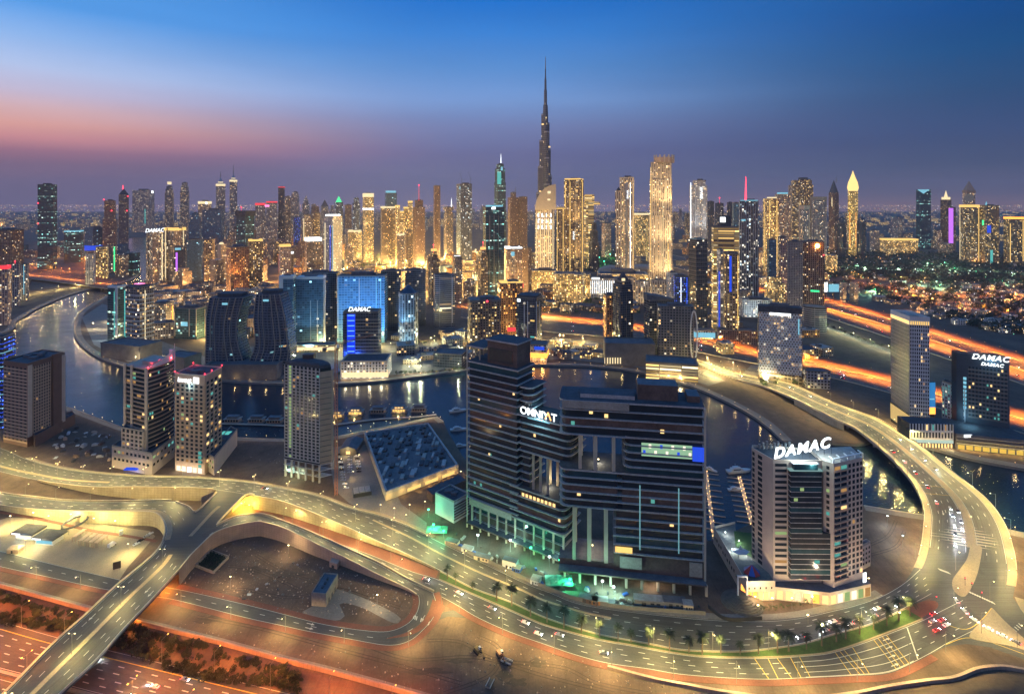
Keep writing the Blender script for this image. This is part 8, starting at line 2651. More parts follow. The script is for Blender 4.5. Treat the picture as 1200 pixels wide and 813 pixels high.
for (px,py,k,lab) in ((1094,720,0,'red car first at the stop line nearest the grass tip'),(1104,727,0,'red car in the second lane at the stop line'),(1093,729,2,'silver car waiting behind the red car in the second lane'),(1109,733,1,'white car at the stop line in the third lane'),(1098,739,0,'dark red car waiting in the outer lane of the red light queue')):
 g = G(px,py)
 f = (SA[-10] - SA[-16]).normalized()
 o = put_car(qc[k],g + Vector((0,0,0.03)),f,lab)
 if 'group' in o:
  del o['group']
 light('red_glow','POINT',150,(1.0,0.05,0.08),(-3.2,0,0.8),o,0.2)
for k,(px,py,lab) in enumerate(((1097,708,'traffic signal showing red at the grass tip'),(1131,686,'traffic signal showing red on the bridge island, left one'),(1139,692,'traffic signal showing red on the bridge island, middle one'),(1150,703,'traffic signal showing red at the crossing stripes right of the bridge island'))):
 g = G(px,py)
 o = thing('traffic_signal',(g.x,g.y,0),lab,'traffic light')
 MB().tube((0,0,0),(0,0,5),0.12,0.1,6).build('pole',dark_metal,o)
 MB().box(-0.35,0.35,-0.2,0.2,4.2,5.6).build('signal_head',dark_metal,o)
 MB().ball((0,-0.3,5.2),0.28,nu=8,nv=5).build('red_lens',L_red,o)
 light('red_glow','POINT',260,(1.0,0.04,0.06),(0,-0.9,4.6),o,0.2)
for o in (cw,cs,ck,*qc):
 purge(o)
pk = [make_car(m,'parked car in the lit car park beside the unfinished tower','parked cars beside the unfinished tower',0,parts=True) for m in (car_white,car_silver,car_black)]
for o in pk:
 for ch in list(o.children):
  if ch.name.startswith(('headlight','tail')):
   bpy.data.objects.remove(ch)
for row,(x0,y0,x1,y1,n) in enumerate(((398,533,402,560,10),(409,530,410,554,9),(417,529,421,553,9),(402,563,406,572,3))):
 for k in range(n):
  t = k / max(1,n - 1)
  g = G(x0 + (x1 - x0) * t + R.uniform(-.4,.4),y0 + (y1 - y0) * t)
  put_car(R.choice(pk),g + Vector((0,0,0.03)),Vector((1,0.1 + R.uniform(-.08,.08),0)))
for k in range(42):
 g = G(655 + (k % 14) * 3.0 + R.uniform(-.5,.5),408 + (k // 14) * 3.6)
 o = put_car(R.choice(pk),g + Vector((0,0,0.05)),Vector((0.15,1,0)),'parked car in the lot beside the far promenade')
 o['group'] = 'parked cars by the far promenade'
for k,(px,py) in enumerate(((160,638),(165,634),(172,629),(176,626))):
 g = G(px,py); o = put_car(pk[(k * 2) % 3],g + Vector((0,0,0.05)),Vector((0.6,1,0)),('dark car parked last in the row by the ramp wall','red roofed pick-up place car parked second by the ramp wall','pale car parked third by the ramp wall','pale car parked first in the row by the ramp wall')[k].replace('red roofed pick-up place car','dark car')); del o['group']
for o in pk:
 purge(o)
sheet('car_park',pxpoly([(384,524),(440,520),(470,590),(500,612),(500,622),(452,606),(410,590),(392,574)]),0.018,paving_grey)
def yard_lamp(px,py,z,pw,col,lab,grp,mat=None):
 g = G(px,py)
 o = thing('yard_lamp',(g.x,g.y,0),lab,'lamp',grp)
 MB().tube((0,0,0),(0,0,z),0.1,0.08,5).build('pole',pole_metal,o)
 MB().box(-0.5,0.5,-0.25,0.25,z,z + 0.25).build('lamp_head',mat or L_yellow,o)
 light('bulb','POINT',pw,col,(0,0,z - 0.4),o,0.3)
for px,py in ((400,545),(414,560),(421,540),(404,578),(395,524),(446,600),(462,604),(480,600),(476,612),(498,596),(512,560),(540,560)):
 yard_lamp(px,py,6,2600,(1.0,0.62,0.2),'warm yard lamp around the car park and the flat building','warm yard lamps of the car park')
for px,py in ((885,712),(905,714),(928,714),(952,712),(975,707),(998,700),(1018,690)):
 yard_lamp(px,py,7,3800,(1.0,0.78,0.42),'warm plaza lamp among the young trees in front of the sign tower','plaza lamps at the sign tower')
for px,py,lab in ((442,712,'added warm fill lamp inside the teardrop loop'),(338,652,'added warm fill lamp by the pink ramp wall'),(270,690,'added warm fill lamp between the planter and the service road')):
 yard_lamp(px,py,8,8500,(1.0,0.8,0.4),lab,None)  # lamps put in to brighten the sand lot below the ramp
for ln,lab in ((HWk[0],'pale crash barrier on the near edge of the upper far right carriageway'),(HWk[1],'pale crash barrier on the far edge of the upper far right carriageway'),(HWl[0],'pale crash barrier on the near edge of the lower far right carriageway'),(HWm[0],'pale crash barrier on the canal side of the highway behind the honeycomb hotel'),(HWm[1],'pale crash barrier on the city side of the highway behind the honeycomb hotel')):
 tag(beam(ln,1.0,1.3,'crash_barrier',pale_wall),lab,'barrier')
gv = MB()
for k in range(5200):
 q = R.random()
 if q < 0.45:
  x,y = R.uniform(215,490),R.uniform(630,720)
  if y < 634 + max(0,x - 300) * 0.33 or y > 690 + (x - 209) * 0.21:
   continue
 elif q < 0.85:
  x,y = R.uniform(200,1000),R.uniform(715,812)
  if not (y > 716 + (x - 209) * 0.2 + 8 and y < 742 + (x - 209) * 0.24) and not (x > 540 and y > 740 + (x - 560) * 0.28):
   continue
 else:
  x,y = R.uniform(0,330),R.uniform(500,548)
  if not (60 < x < 138 or 270 < x < 330):
   continue
 g = G(x,y)
 sz = 0.12 + 0.55 * R.random() ** 4
 a = R.uniform(0,3)
 pts = [(g.x + sz * math.cos(a + t) * R.uniform(.7,1.2),g.y + sz * math.sin(a + t) * R.uniform(.7,1.2)) for t in (0,1.3,2.5,3.9,5.1)]
 gv.loft([[(p[0],p[1],0.0) for p in pts],[(g.x + (p[0] - g.x) * .6,g.y + (p[1] - g.y) * .6,sz * 0.7) for p in pts]],R.randrange(2))
tag(gv.build('gravel',[concrete_dark,tan_stone]),'loose stones strewn over the sand lots','gravel',None,'stuff')
tk = MB()
for pts in ([(225,700),(280,690),(340,700),(395,690),(430,700)],[(300,650),(340,672),(400,690),(470,712)],[(260,662),(300,668),(350,690)],[(420,752),(480,772),(560,770),(640,792),(720,812)],[(500,750),(540,752),(580,772),(640,780)],[(560,745),(585,760),(575,790),(520,812)],
   [(230,722),(300,735),(380,756),(470,780),(540,800)],[(600,775),(660,782),(700,800),(760,812)],[(270,545),(300,535),(318,520)],[(280,552),(310,545),(328,530)],[(75,515),(100,522),(130,530)],[(1020,650),(1050,640),(1060,622)],[(1015,640),(1040,628),(1050,610)],[(850,470),(900,480),(960,505)]):
 ln = pxl(pts,50)
 for sd_ in (-0.95,0.95):
  line_paint(tk,ln,0.42,0.009,sd_)
tag(tk.build('tyre_tracks',plain('track_dark',(0.055,0.037,0.026),0.95,0.4,0.3)),'dark tyre tracks curving over the sand lots','tyre tracks',None,'stuff')
for px,py,lab in ((1040,618,'cold white yard lamp on the bare plot right of the sign tower'),(1058,642,'second cold white yard lamp on the bare plot, closer to the bridge')):
 yard_lamp(px,py,9,9000,(0.6,0.85,1.0),lab,None,L_white)
yard_lamp(994,692,4,2600,(0.1,1.0,0.5),'green lamp among the shop plaza trees',None,L_green)
dm = (raw_wall,concrete_dark,roof_pale,dark_metal,raw_slab,white_panel,tan_stone)
for k in range(70):
 if k < 46:
  x,y = R.uniform(62,138),R.uniform(500,545)
  if y < 497 + (x - 62) * 0.12 or y > 536 + (x - 62) * 0.18:
   continue
  lb,gp = 'heap of building material on the dark lot between the brown and the red crowned tower','material heaps left of the red crowned tower'
 else:
  x,y = R.uniform(300,420),R.uniform(640,700)
  if abs(x - 380) < 26 or y < 630 + max(0,x - 300) * 0.32:
   continue
  lb,gp = 'loose block of debris on the sand lot around the cabin','debris blocks on the cabin lot'
 g = G(x,y)
 big = k < 46
 w,dd,h = R.uniform(0.8,3.4 if big else 0.9),R.uniform(0.6,2.0 if big else 0.6),R.uniform(0.5,2.6 if big else 0.6)
 mb = MB(); mb.prism([(-w,-dd),(w,-dd),(w,dd),(-w,dd)],0,h); mb.prism([(-w * .7,-dd * .6),(w * .4,-dd * .6),(w * .4,dd * .7),(-w * .7,dd * .7)],h + .01,h * 1.4)
 o = mb.build('material_stack',R.choice(dm),None,(g.x,g.y,0)); o.rotation_euler = (0,0,R.uniform(0,3)); tag(o,lb,'building material',gp)
yard = [(-30,618),(10,606),(80,608),(120,614),(176,622),(182,628),(150,664),(138,682),(60,664),(0,649),(-30,645)]
sheet('station_yard',pxpoly(yard),0.01,paving)
tag(beam(pxl([(-40,597),(0,600),(60,611),(105,621),(150,628),(184,634)],30),2.6,0.12,'footpath',redpave),kind='structure')
for (px,py,w,dd,lab,ring) in ((34,628,9,6,'flat roofed station kiosk with a white lit sign front, left one',False),(58,634,9,6,'flat roofed station kiosk with a looped canopy frame behind it',True)):
 g = G(px,py)
 o = thing('kiosk',(g.x,g.y,0),lab,'kiosk',rz=-0.12)
 MB().box(-w * 0.8,w * 0.8,-dd * 0.7,dd * 0.7,0,4.2).build('wall',white_panel,o)
 MB().box(-w,w,-dd,dd,4.21,5.4).build('roof',roof_dark,o)
 MB().box(-w * 0.9,-w * 0.1,-dd - 0.12,-dd - 0.02,4.4,5.3).build('sign',S_white,o)
 MB().box(-w * 0.7,w * 0.7,-dd * 0.7 - 0.08,-dd * 0.7 + 0.01,0.8,3.4).build('window',S_cyan if ring else W_white,o)
 light('glow','POINT',1500,(0.6,0.85,1.0),(0,-dd - 2,3.4),o,0.3)
 if ring:
  mb = MB()
  pts = [(4 + 6.5 * math.cos(t) * (0.75 if abs(math.cos(t)) < 0.7 else 1),17 + 10 * math.sin(t),4.9) for t in [2 * math.pi * k / 20 for k in range(21)]]
  for a,b_ in zip(pts,pts[1:]):
   mb.tube(a,b_,0.8,0.8,6)
  mb.build('canopy_loop',roof_dark,o)
  for k in (2,7,12,17):
   MB().tube((pts[k][0],pts[k][1],0),(pts[k][0],pts[k][1],4.4),0.2,0.2,6).build('post',pole_metal,o)
for k,(px,py) in enumerate(((93,622),(100,626),(106,627),(112,628),(118,629))):
 g = G(px,py + 8)
 o = thing('wash_bay',(g.x,g.y,0),'open steel wash bay frame in the lit yard, one of a row','wash bay','row of wash bay frames in the lit yard')
 for x in (-1.2,1.2):
  for y in (-5,0,5):
   MB().tube((x,y,0),(x,y,3.6),0.16,0.16,6).build('post',tan_stone,o)
 MB().box(-1.5,1.5,-5.4,5.4,3.61,3.8).build('roof',tan_stone,o)
for k in range(8):
 yard_lamp((12,39,57,83,110,135,30,150)[k],(618,614,618,616,621,624,646,652)[k],9,22000,(1.0,0.84,0.32),'tall yard lamp flooding the fuel station yard','yard lamps of the fuel station')
g = G(131,640)
o = thing('van',(g.x,g.y,0.02),'white box van parked in the middle of the bright yard','van',rz=1.4)
MB().box(-2.6,1.4,-1.1,1.1,0.5,2.9).build('cargo_box',car_white,o)
mb = MB(); pr_ = [(1.42,0.5),(2.9,0.5),(2.95,1.2),(2.2,2.2),(1.42,2.3)]; mb.loft([[(p[0],-1.0,p[1]) for p in pr_],[(p[0],1.0,p[1]) for p in pr_]],0,0,True); mb.build('cab',car_white,o)
MB().face([(2.9,-0.85,1.3),(2.9,0.85,1.3),(2.26,0.8,2.12),(2.26,-0.8,2.12)]).build('windscreen',glass_dark,o)
for x in (-1.7,1.9):
 for y in (-1.05,1.05):
  MB().tube((x,y - 0.12,0.42),(x,y + 0.12,0.42),0.42,0.42,10).build('wheel',rubber,o)
g = G(142,626)
o = thing('tank',(g.x,g.y,0),'small white storage tank with a dark shrub behind it at the yard edge','tank')
MB().tube((0,0,0),(0,0,3.2),1.3,1.3,12).build('shell',white_panel,o); MB().tube((0,0,3.21),(0,0,3.6),1.0,0.3,12).build('lid',white_panel,o)
g = G(137,668)
o = thing('sign_board',(g.x,g.y,0),'dark upright sign board at the corner of the station yard','sign',rz=0.5)
MB().box(-2.2,2.2,-0.2,0.2,1.2,6).build('panel',dark_metal,o)
for x in (-1.6,1.6):
 MB().tube((x,0,0),(x,0,1.2),0.12,0.12,6).build('post',pole_metal,o)
g = G(18,646)
o = thing('pavilion',(g.x,g.y,0),'small pinkish hut at the front of the left kiosk','hut')
MB().box(-4,4,-2.5,2.5,0,3).build('wall',panel_wall,o); mb = MB(); mb.loft([[(-4.6,-3,3.01),(4.6,-3,3.01),(4.6,3,3.01),(-4.6,3,3.01)],[(-2,-0.4,4.6),(2,-0.4,4.6),(2,0.4,4.6),(-2,0.4,4.6)]]); mb.build('roof',panel_wall,o); MB().box(-1,0.2,-2.56,-2.46,0,2.2).build('door',dark_metal,o)
b = near('cabin','small pinkish flat roofed cabin with a blue grey roof on the sand lot','cabin',(365,695),(382,696.5),(396,673),711)
MB().prism(b.poly,0,b.h,0,cap=1).build('wall',[panel_wall,roof_grey],b.root)
mp = MB()
for i in range(4):
 mp.seg(b.poly[i],b.poly[(i + 1) % 4],0.4,b.h - 0.2,b.h + 0.7,0,-0.21)
mp.build('parapet',panel_wall,b.root)
for i in range(3):
 t = 0.2 + i * 0.25
 MB().seg(lerp2(b.poly[1],b.poly[2],t),lerp2(b.poly[1],b.poly[2],t + 0.08),0.12,0.2,2.6,0,0.08).build('door',dark_metal,b.root)
for t in (0.3,0.5,0.72):
 q = lerp2(lerp2(b.poly[0],b.poly[1],0.5),lerp2(b.poly[3],b.poly[2],0.5),t)
 MB().box(q[0] - 0.6,q[0] + 0.6,q[1] - 0.9,q[1] + 0.9,b.h + 0.02,b.h + 1.0).build('rooftop_unit',roof_dark,b.root)
b = near('shed','tiny yellow lit shed with scrap beside the cabin','shed',(386,658),(395,661),(398,656),667)
MB().prism(b.poly,0,b.h,0,cap=0).build('wall',[tan_stone],b.root); MB().seg(lerp2(b.poly[0],b.poly[1],.3),lerp2(b.poly[0],b.poly[1],.6),0.1,0.1,2,0,.06).build('door',dark_metal,b.root)
pq = pxpoly([(229,664),(250,672),(268,654),(247,646)])
o = thing('planter',(pq[0].x,pq[0].y,0),'walled square planting bed with dark shrubs beside the pink ramp wall','planter')
lw = MB()
for i in range(4):
 a,e = pq[i] - pq[0],pq[(i + 1) % 4] - pq[0]
 lw.seg((a.x,a.y),(e.x,e.y),0.5,0,1.8,0,0)
lw.build('wall',panel_wall,o)
fl = MB()
for k in range(1600):
 s,t = R.uniform(0.06,0.94),R.uniform(0.06,0.94)
 p = (pq[0] + (pq[1] - pq[0]) * s + (pq[3] - pq[0]) * t) - pq[0]
 p = Vector((p.x,p.y,R.uniform(0.2,1.6 + math.sin(s * 9) * math.cos(t * 8))))
 a = Vector((R.gauss(0,1),R.gauss(0,1),R.gauss(0,.6))).normalized() * R.uniform(.25,.5); b_ = a.orthogonal()
 fl.face([p - a,p + b_ * .7,p + a,p - b_ * .7])
fl.build('foliage',leaf_dark,o)
def excavator(px,py,rz,lab,body):
 g = G(px,py)
 o = thing('excavator',(g.x,g.y,0),lab,'excavator',rz=rz)
 for y in (-1.3,1.3):
  mb = MB(); mb.loft([[(x,y - 0.35,z) for x,z in ((-2.1,0.25),(-1.7,0),(1.7,0),(2.1,0.25),(2.1,0.7),(1.7,0.95),(-1.7,0.95),(-2.1,0.7))],[(x,y + 0.35,z) for x,z in ((-2.1,0.25),(-1.7,0),(1.7,0),(2.1,0.25),(2.1,0.7),(1.7,0.95),(-1.7,0.95),(-2.1,0.7))]],0,0,True)
  mb.build('track',rubber,o)
 mb = MB(); mb.box(-2.2,1.5,-1.3,1.3,1.05,2.2); mb.build('body',body,o)
 cab = MB().box(0.1,1.6,0.2,1.25,2.21,3.4).build('cab',white_panel,o)
 MB().box(1.61,1.66,0.3,1.15,2.4,3.2).build('windscreen',glass_dark,cab)
 mb = MB(); mb.tube((1.5,-0.4,1.8),(4.2,-0.4,4.4),0.32,0.26,6); mb.tube((4.2,-0.4,4.4),(6.6,-0.4,2.0),0.25,0.18,6); mb.build('boom',body,o)
 mb = MB(); mb.loft([[(6.2,-0.9,2.0),(7.0,-0.9,1.9),(6.9,-0.9,0.9),(6.0,-0.9,0.8)],[(6.2,0.1,2.0),(7.0,0.1,1.9),(6.9,0.1,0.9),(6.0,0.1,0.8)]],0,0,True); mb.build('bucket',dark_metal,o)
excavator(560,764,-0.9,'dark excavator resting on the sand, left of the pale cabbed one',plain('dirty_yellow',(0.22,0.15,0.05),0.6))
excavator(586,768,-1.1,'excavator with a pale cab on the sand beside the flatbed',plain('rusty_orange',(0.30,0.12,0.05),0.6))
for px,py,rz,lab in ((594,777,-0.45,'small trailer with an orange lit side behind the excavators'),(574,803,1.2,'open flatbed trailer with pale sides at the bottom of the sand lot')):
 g = G(px,py)
 o = thing('trailer',(g.x,g.y,0),lab,'trailer',rz=rz)
 MB().box(-3,3,-1.3,1.3,0.8,1.1).build('bed',dark_metal,o)
 for y in (-1.32,1.22):
  MB().box(-3,3,y,y + 0.1,1.1,1.9).build('side_board',white_panel,o)
 MB().box(-3.1,-3.0,-1.3,1.3,1.1,1.9).build('tail_board',panel_wall,o)
 for x in (-1.8,1.2):
  for y in (-1.1,1.1):
   MB().tube((x,y - 0.15,0.45),(x,y + 0.15,0.45),0.45,0.45,10).build('wheel',rubber,o)
for px,py,lab in ((292,697,'white road barrier blocks by the service road'),(286,702,'dark crate by the service road')):
 g = G(px,py); o = MB().box(-1.2,1.2,-0.5,0.5,0,0.9).build('barrier_block',white_panel if 'white' in lab else dark_metal,None,(g.x,g.y,0)); tag(o,lab,'barrier')
def yacht(px,py,rz,L,lab):
 g = G(px,py,-2.4)
 o = thing('yacht',(g.x,g.y,-2.4),lab,'yacht',rz=rz)
 s = L / 20
 hull = [(-10,-2.4),(4,-2.5),(8,-1.5),(10,0),(8,1.5),(4,2.5),(-10,2.4)]
 MB().loft([[(x * s * 0.95,y * s * 0.8,-0.2) for x,y in hull],[(x * s,y * s,1.9 * s) for x,y in hull]]).build('hull',white_paint,o)
 MB().loft([[(-7 * s,-1.8 * s,1.92 * s),(3.5 * s,-1.8 * s,1.92 * s),(3.5 * s,1.8 * s,1.92 * s),(-7 * s,1.8 * s,1.92 * s)],[(-6.5 * s,-1.6 * s,3.6 * s),(1.4 * s,-1.5 * s,3.6 * s),(1.4 * s,1.5 * s,3.6 * s),(-6.5 * s,1.6 * s,3.6 * s)]]).build('cabin',white_paint,o)
 MB().box(-5.5 * s,0.6 * s,-1.85 * s,1.85 * s,2.4 * s,3.1 * s).build('window_band',glass_dark,o)
 MB().box(-5 * s,-0.5 * s,-1.3 * s,1.3 * s,3.62 * s,4.5 * s).build('flybridge',white_panel,o)
 MB().tube((-3 * s,0,4.5 * s),(-3.4 * s,0,7 * s),0.08,0.05,5).build('mast',white_paint,o)
for a in ((537,482,0.35,22,'big white yacht moored first at the left marina'),(538,504,0.2,20,'white yacht moored second at the left marina'),(540,523,0.2,14,'small white yacht moored closest to the complex'),
  (834,551,-0.9,12,'small white yacht at the head of the left pontoon'),(866,553,0.15,24,'large white yacht at the head of the right pontoon'),(862,574,0.1,14,'small white yacht at the middle of the right pontoon')):
 yacht(*a)
for a,b_,lab,grp in (((827,551),(836,624),'left pontoon with rows of warm lamps at the marina behind the complex','l'),((866,558),(882,616),'right pontoon with rows of warm lamps at the marina behind the sign tower','r')):
 p,q = G(*a,-1.8),G(*b_,-1.8)
 o = thing('pontoon',(p.x,p.y,-2.3),lab,'pontoon')
 dv = (q - p); L = dv.length; f = dv / L; n = Vector((f.y,-f.x,0))
 MB().seg((0,0),(dv.x,dv.y),3.0,0,0.6).build('deck',tan_stone,o)
 for k in range(10):
  c = f * (L * (k + 0.5) / 10)
  for s in (-1,1):
   MB().seg((c.x + n.x * s * 1.6,c.y + n.y * s * 1.6),(c.x + n.x * s * 11,c.y + n.y * s * 11),1.0,0.02,0.5).build('finger_pier',tan_stone,o)
 for k in range(22):
  for s in (-1,1):
   if (k + (s > 0)) % 2:
    continue
   c = f * (L * (k + 0.5) / 22) + n * s * 1.2
   MB().box(c.x - 0.16,c.x + 0.16,c.y - 0.16,c.y + 0.16,0.61,1.5).build('pier_lamp',MATS['globe_warm'],o)
  if k % 3 == 0:
   c = f * (L * (k + 0.5) / 22)
   light('bulb','POINT',450,(1.0,0.68,0.28),(c.x,c.y,2.6),o,0.3)
for k,(px,py,lit) in enumerate(((394,484,1),(417,481,1),(443,479,0),(468,478,1),(491,477,0),(273,490,0),(301,490,0),(322,491,0),(346,491,0))):
 g = G(px,py + 4.5,-2.4)
 o = thing('houseboat',(g.x,g.y,-2.4),('golden lit houseboat half hidden by the crane mast','golden lit houseboat, second in the row right of the crane','dark houseboat between two golden lit ones','golden lit houseboat in the middle of the row','dark houseboat at the right end of the row','dark houseboat leftmost, behind the gridded tower','dark houseboat second from the left behind the gridded tower','dark houseboat close to the left side of the unfinished tower','dark houseboat behind the unfinished tower')[k],'houseboat')
 MB().box(-9.5,9.5,-5,5,-0.3,1.0).build('float',concrete_dark,o)
 MB().box(-8,8,-3.4,4,1.01,4.4).build('cabin',W_warm if False else tan_stone,o)
 MB().box(-9.2,9.2,-4.6,4.8,4.41,4.9).build('roof',roof_pale,o)
 MB().box(-6,6,-2.6,3.4,4.91,7.0).build('upper_cabin',tan_stone if lit else roof_grey,o)
 MB().box(-7,7,-3.4,4,7.01,7.4).build('roof',roof_grey,o)
 for i in range(5):
  MB().box(-7.4 + i * 3.1,-5.2 + i * 3.1,-3.5,-3.38,1.6,3.9).build('window',S_gold if lit else glass_dark,o)
 if lit:
  for i in range(3):
   MB().box(-5 + i * 3.6,-2.6 + i * 3.6,-2.7,-2.58,5.3,6.7).build('window',W_warm,o)
  light('glow','POINT',2200,(1.0,0.66,0.22),(0,-6.5,3.0),o,0.4)
bw = pxl([(250,497),(300,498),(345,500),(385,499),(440,492),(490,489),(512,486)],40,-1.2)
o = MB(); o.ribbon(bw,offs(bw,-4.5)); wlk = o.build('boardwalk',tan_stone); tag(wlk,'narrow boardwalk serving the row of houseboats','boardwalk')
pl_ = pxl([(388,510),(440,500),(510,487)],30,0.0)
lamps(pl_,14,0,4,0.6,L_yellow,(1.0,0.72,0.3),1500,'low lamp along the promenade below the houseboats','lamps of the houseboat promenade',4)
def free(x,y,r):
 return all((x - a) ** 2 + (y - b_) ** 2 > (r + c) ** 2 for a,b_,c in PLACED)
VISROADS = [p for c in CR for p in c] + [p for p in HWm[0]] + [p for p in HWk[0]] + [p for p in HWl[1]] + [p for p in HB[0]]
def clear_road(x,y,r):
 return all((x - p.x) ** 2 + (y - p.y) ** 2 > (r + 14) ** 2 for p in VISROADS)
def in_canal(x,y):
 c = False
 n = len(canal)
 j = n - 1
 for i in range(n):
  if (canal[i].y > y) != (canal[j].y > y) and x < (canal[j].x - canal[i].x) * (y - canal[i].y) / (canal[j].y - canal[i].y) + canal[i].x:
   c = not c
  j = i
 return c
def fill(n,xr,yr,hr,wr,mats,name,cat,label,group,lid=0.0,tries=40,cond=None):
 made = 0
 for _ in range(n * tries):
  if made >= n:
   break
  px,py = R.uniform(*xr),R.uniform(*yr)
  if cond and not cond(px,py):
   continue
  g = G(px,py)
  w,dd,h = R.uniform(*wr),R.uniform(*wr) * 0.8,R.uniform(*hr)
  r_ = math.hypot(w,dd) / 2
  if not free(g.x,g.y,r_ * 0.9) or not clear_road(g.x,g.y,r_ * 0.7) or in_canal(g.x,g.y) or in_canal(g.x,g.y - r_) or in_canal(g.x + r_,g.y) or in_canal(g.x - r_,g.y):
   continue
  PLACED.append((g.x,g.y,r_ * 0.8))
  o = thing(name,(g.x,g.y,0),label,cat,group,rz=R.uniform(-0.6,0.6))
  mb = MB()
  mb.prism([(-w / 2,-dd / 2),(w / 2,-dd / 2),(w / 2,dd / 2),(-w / 2,dd / 2)],0,h,0,cap=1,u0=R.random() * 50)
  if R.random() < 0.5 and h > 20:
   k = R.uniform(0.45,0.75)
   mb.prism([(-w / 2 * k,-dd / 2 * k),(w / 2 * k,-dd / 2 * k),(w / 2 * k,dd / 2 * k),(-w / 2 * k,dd / 2 * k)],h + 0.01,h * R.uniform(1.05,1.22),0,cap=1)
  mb.build('facade',[R.choice(mats),R.choice((roof_grey,roof_pale,roof_dark))],o)
  if R.random() < 0.6:
   mp = MB(); q = R.uniform(-0.25,0.25) * w
   mp.box(q - w * 0.12,q + w * 0.12,-dd * 0.15,dd * 0.15,h + 0.02,h + R.uniform(2,4)); mp.build('plant_room',roof_grey,o)
  made += 1
fill(64,(181,335),(342,398),(16,34),(26,48),(F_lowrise,F_beige,F_lowrise,F_resid),'apartment_block','apartment block','beige mid-rise among the stacked old blocks left of the leaning towers','old apartment blocks left of the leaning towers')
fill(46,(384,560),(304,352),(16,60),(26,46),(F_gold,F_darkgold,F_orange,F_lowrise,F_resid,F_blue),'apartment_block','apartment block','gold lit block in the dense downtown behind the glass complex','gold lit downtown blocks')
fill(30,(560,690),(300,345),(16,46),(26,46),(F_gold,F_resid,F_darkgold,F_steel),'apartment_block','apartment block','gold lit block around the foot of the needle skyscraper','gold lit blocks at the needle skyscraper')
fill(36,(300,420),(292,340),(24,90),(28,44),(F_resid,F_orange,F_darkgold,F_brown),'apartment_tower','apartment tower','brown apartment block in the crowded left downtown','brown blocks of the left downtown')
fill(36,(0,170),(262,312),(12,48),(30,60),(F_resid,F_lowrise,F_brown,F_teal),'apartment_block','apartment block','low block in the district beyond the orange bridge','low blocks beyond the orange bridge',cond=lambda x,y: not (135 < x < 182 and y > 276))
fill(40,(180,420),(268,300),(30,110),(30,50),(F_grey,F_resid,F_brown,F_blue),'tower','tower','mid distance block between the spire towers and the golden downtown','mid distance blocks of the left skyline')
fill(48,(200,625),(256,272),(70,210),(36,60),(F_grey,F_resid,F_steel,F_brown),'tower','tower','hazy far tower of the dense left skyline','hazy far towers of the left skyline')
fill(26,(590,745),(334,366),(8,26),(24,44),(F_orange,F_gold,F_lowrise,F_resid),'low_building','building','low lit building between the golden towers and the orange highway','low buildings before the orange highway')
fill(26,(130,335),(298,342),(36,95),(26,40),(F_resid,F_beige,F_blue,F_darkgold,F_teal),'apartment_tower','apartment tower','mid height block between the canal bend and the orange lit tower','mid height blocks beyond the canal bend')
fill(12,(462,548),(384,428),(6,16),(20,40),(F_lowrise,F_grey,F_sparse),'low_building','building','low building on the half empty plot right of the blue spined tower','low buildings right of the blue spined tower')
fill(16,(818,965),(368,424),(6,20),(20,36),(F_orange,F_lowrise,F_gold),'low_building','building','low lit shed between the far highways and the honeycomb hotel','low sheds around the honeycomb hotel')
fill(10,(640,705),(398,420),(5,10),(16,26),(F_gold,F_lowrise),'low_building','building','low lit pavilion beside the car park on the far promenade','low pavilions on the far promenade')
fill(34,(780,1000),(258,285),(60,190),(34,56),(F_grey,F_resid,F_darkgold,F_brown),'tower','tower','hazy far tower of the right skyline','hazy far towers of the right skyline')
fill(34,(815,975),(296,360),(20,70),(26,44),(F_gold,F_orange,F_resid,F_beige),'apartment_block','apartment block','lit block between the tall right hand towers','blocks between the right hand towers')
fill(30,(740,840),(268,330),(14,40),(30,60),(F_orange,F_gold,F_lowrise),'apartment_block','apartment block','orange lit low block behind the giant cream tower','orange lit low blocks behind the giant cream tower')
fill(110,(962,1215),(306,395),(6,11),(16,30),(F_lowrise,F_beige,F_white),'villa','villa','low pale villa among dark trees right of the far highway','villas right of the far highway',cond=lambda x,y: y < 335 + (x - 962) * 0.28)
fill(26,(1010,1200),(270,300),(20,60),(30,60),(F_resid,F_lowrise,F_gold),'apartment_block','apartment block','low lit block around the V crowned tower','low blocks around the V crowned tower')
fill(14,(0,40),(330,362),(10,26),(22,36),(F_lowrise,F_resid),'apartment_block','apartment block','low block behind the left canal bank','low blocks behind the left canal bank',cond=lambda x,y: y < 356 - x * 0.7)
def far_mass(nm,label,n,mats,fn):
 mb = MB()
 for k in range(n):
  x,y,w,h = fn()
  g = G(x,y)
  if in_canal(g.x,g.y):
   continue
  mb.prism([(g.x - w,g.y - w),(g.x + w,g.y - w),(g.x + w,g.y + w),(g.x - w,g.y + w)],0,h,R.randrange(len(mats) - 1),cap=len(mats) - 1,u0=R.random() * 99)
 tag(mb.build(nm,mats),label,'city',None,'stuff')
far_mass('distant_city','far carpet of low city blocks along the horizon',2600,[F_lowrise,F_resid,F_gold,F_beige,roof_grey],lambda: (R.uniform(-60,1260),241 + 26 * R.random() ** 1.6,R.uniform(10,34),R.uniform(8,46)))
mb = MB()
cm = [emis('far_amber',(1.0,0.52,0.16),3.0),emis('far_warm',(1.0,0.78,0.42),3.0),emis('far_white',(0.8,0.95,1.0),3.0),emis('far_green',(0.3,1.0,0.55),2.4),emis('far_red',(1.0,0.12,0.08),2.6)]
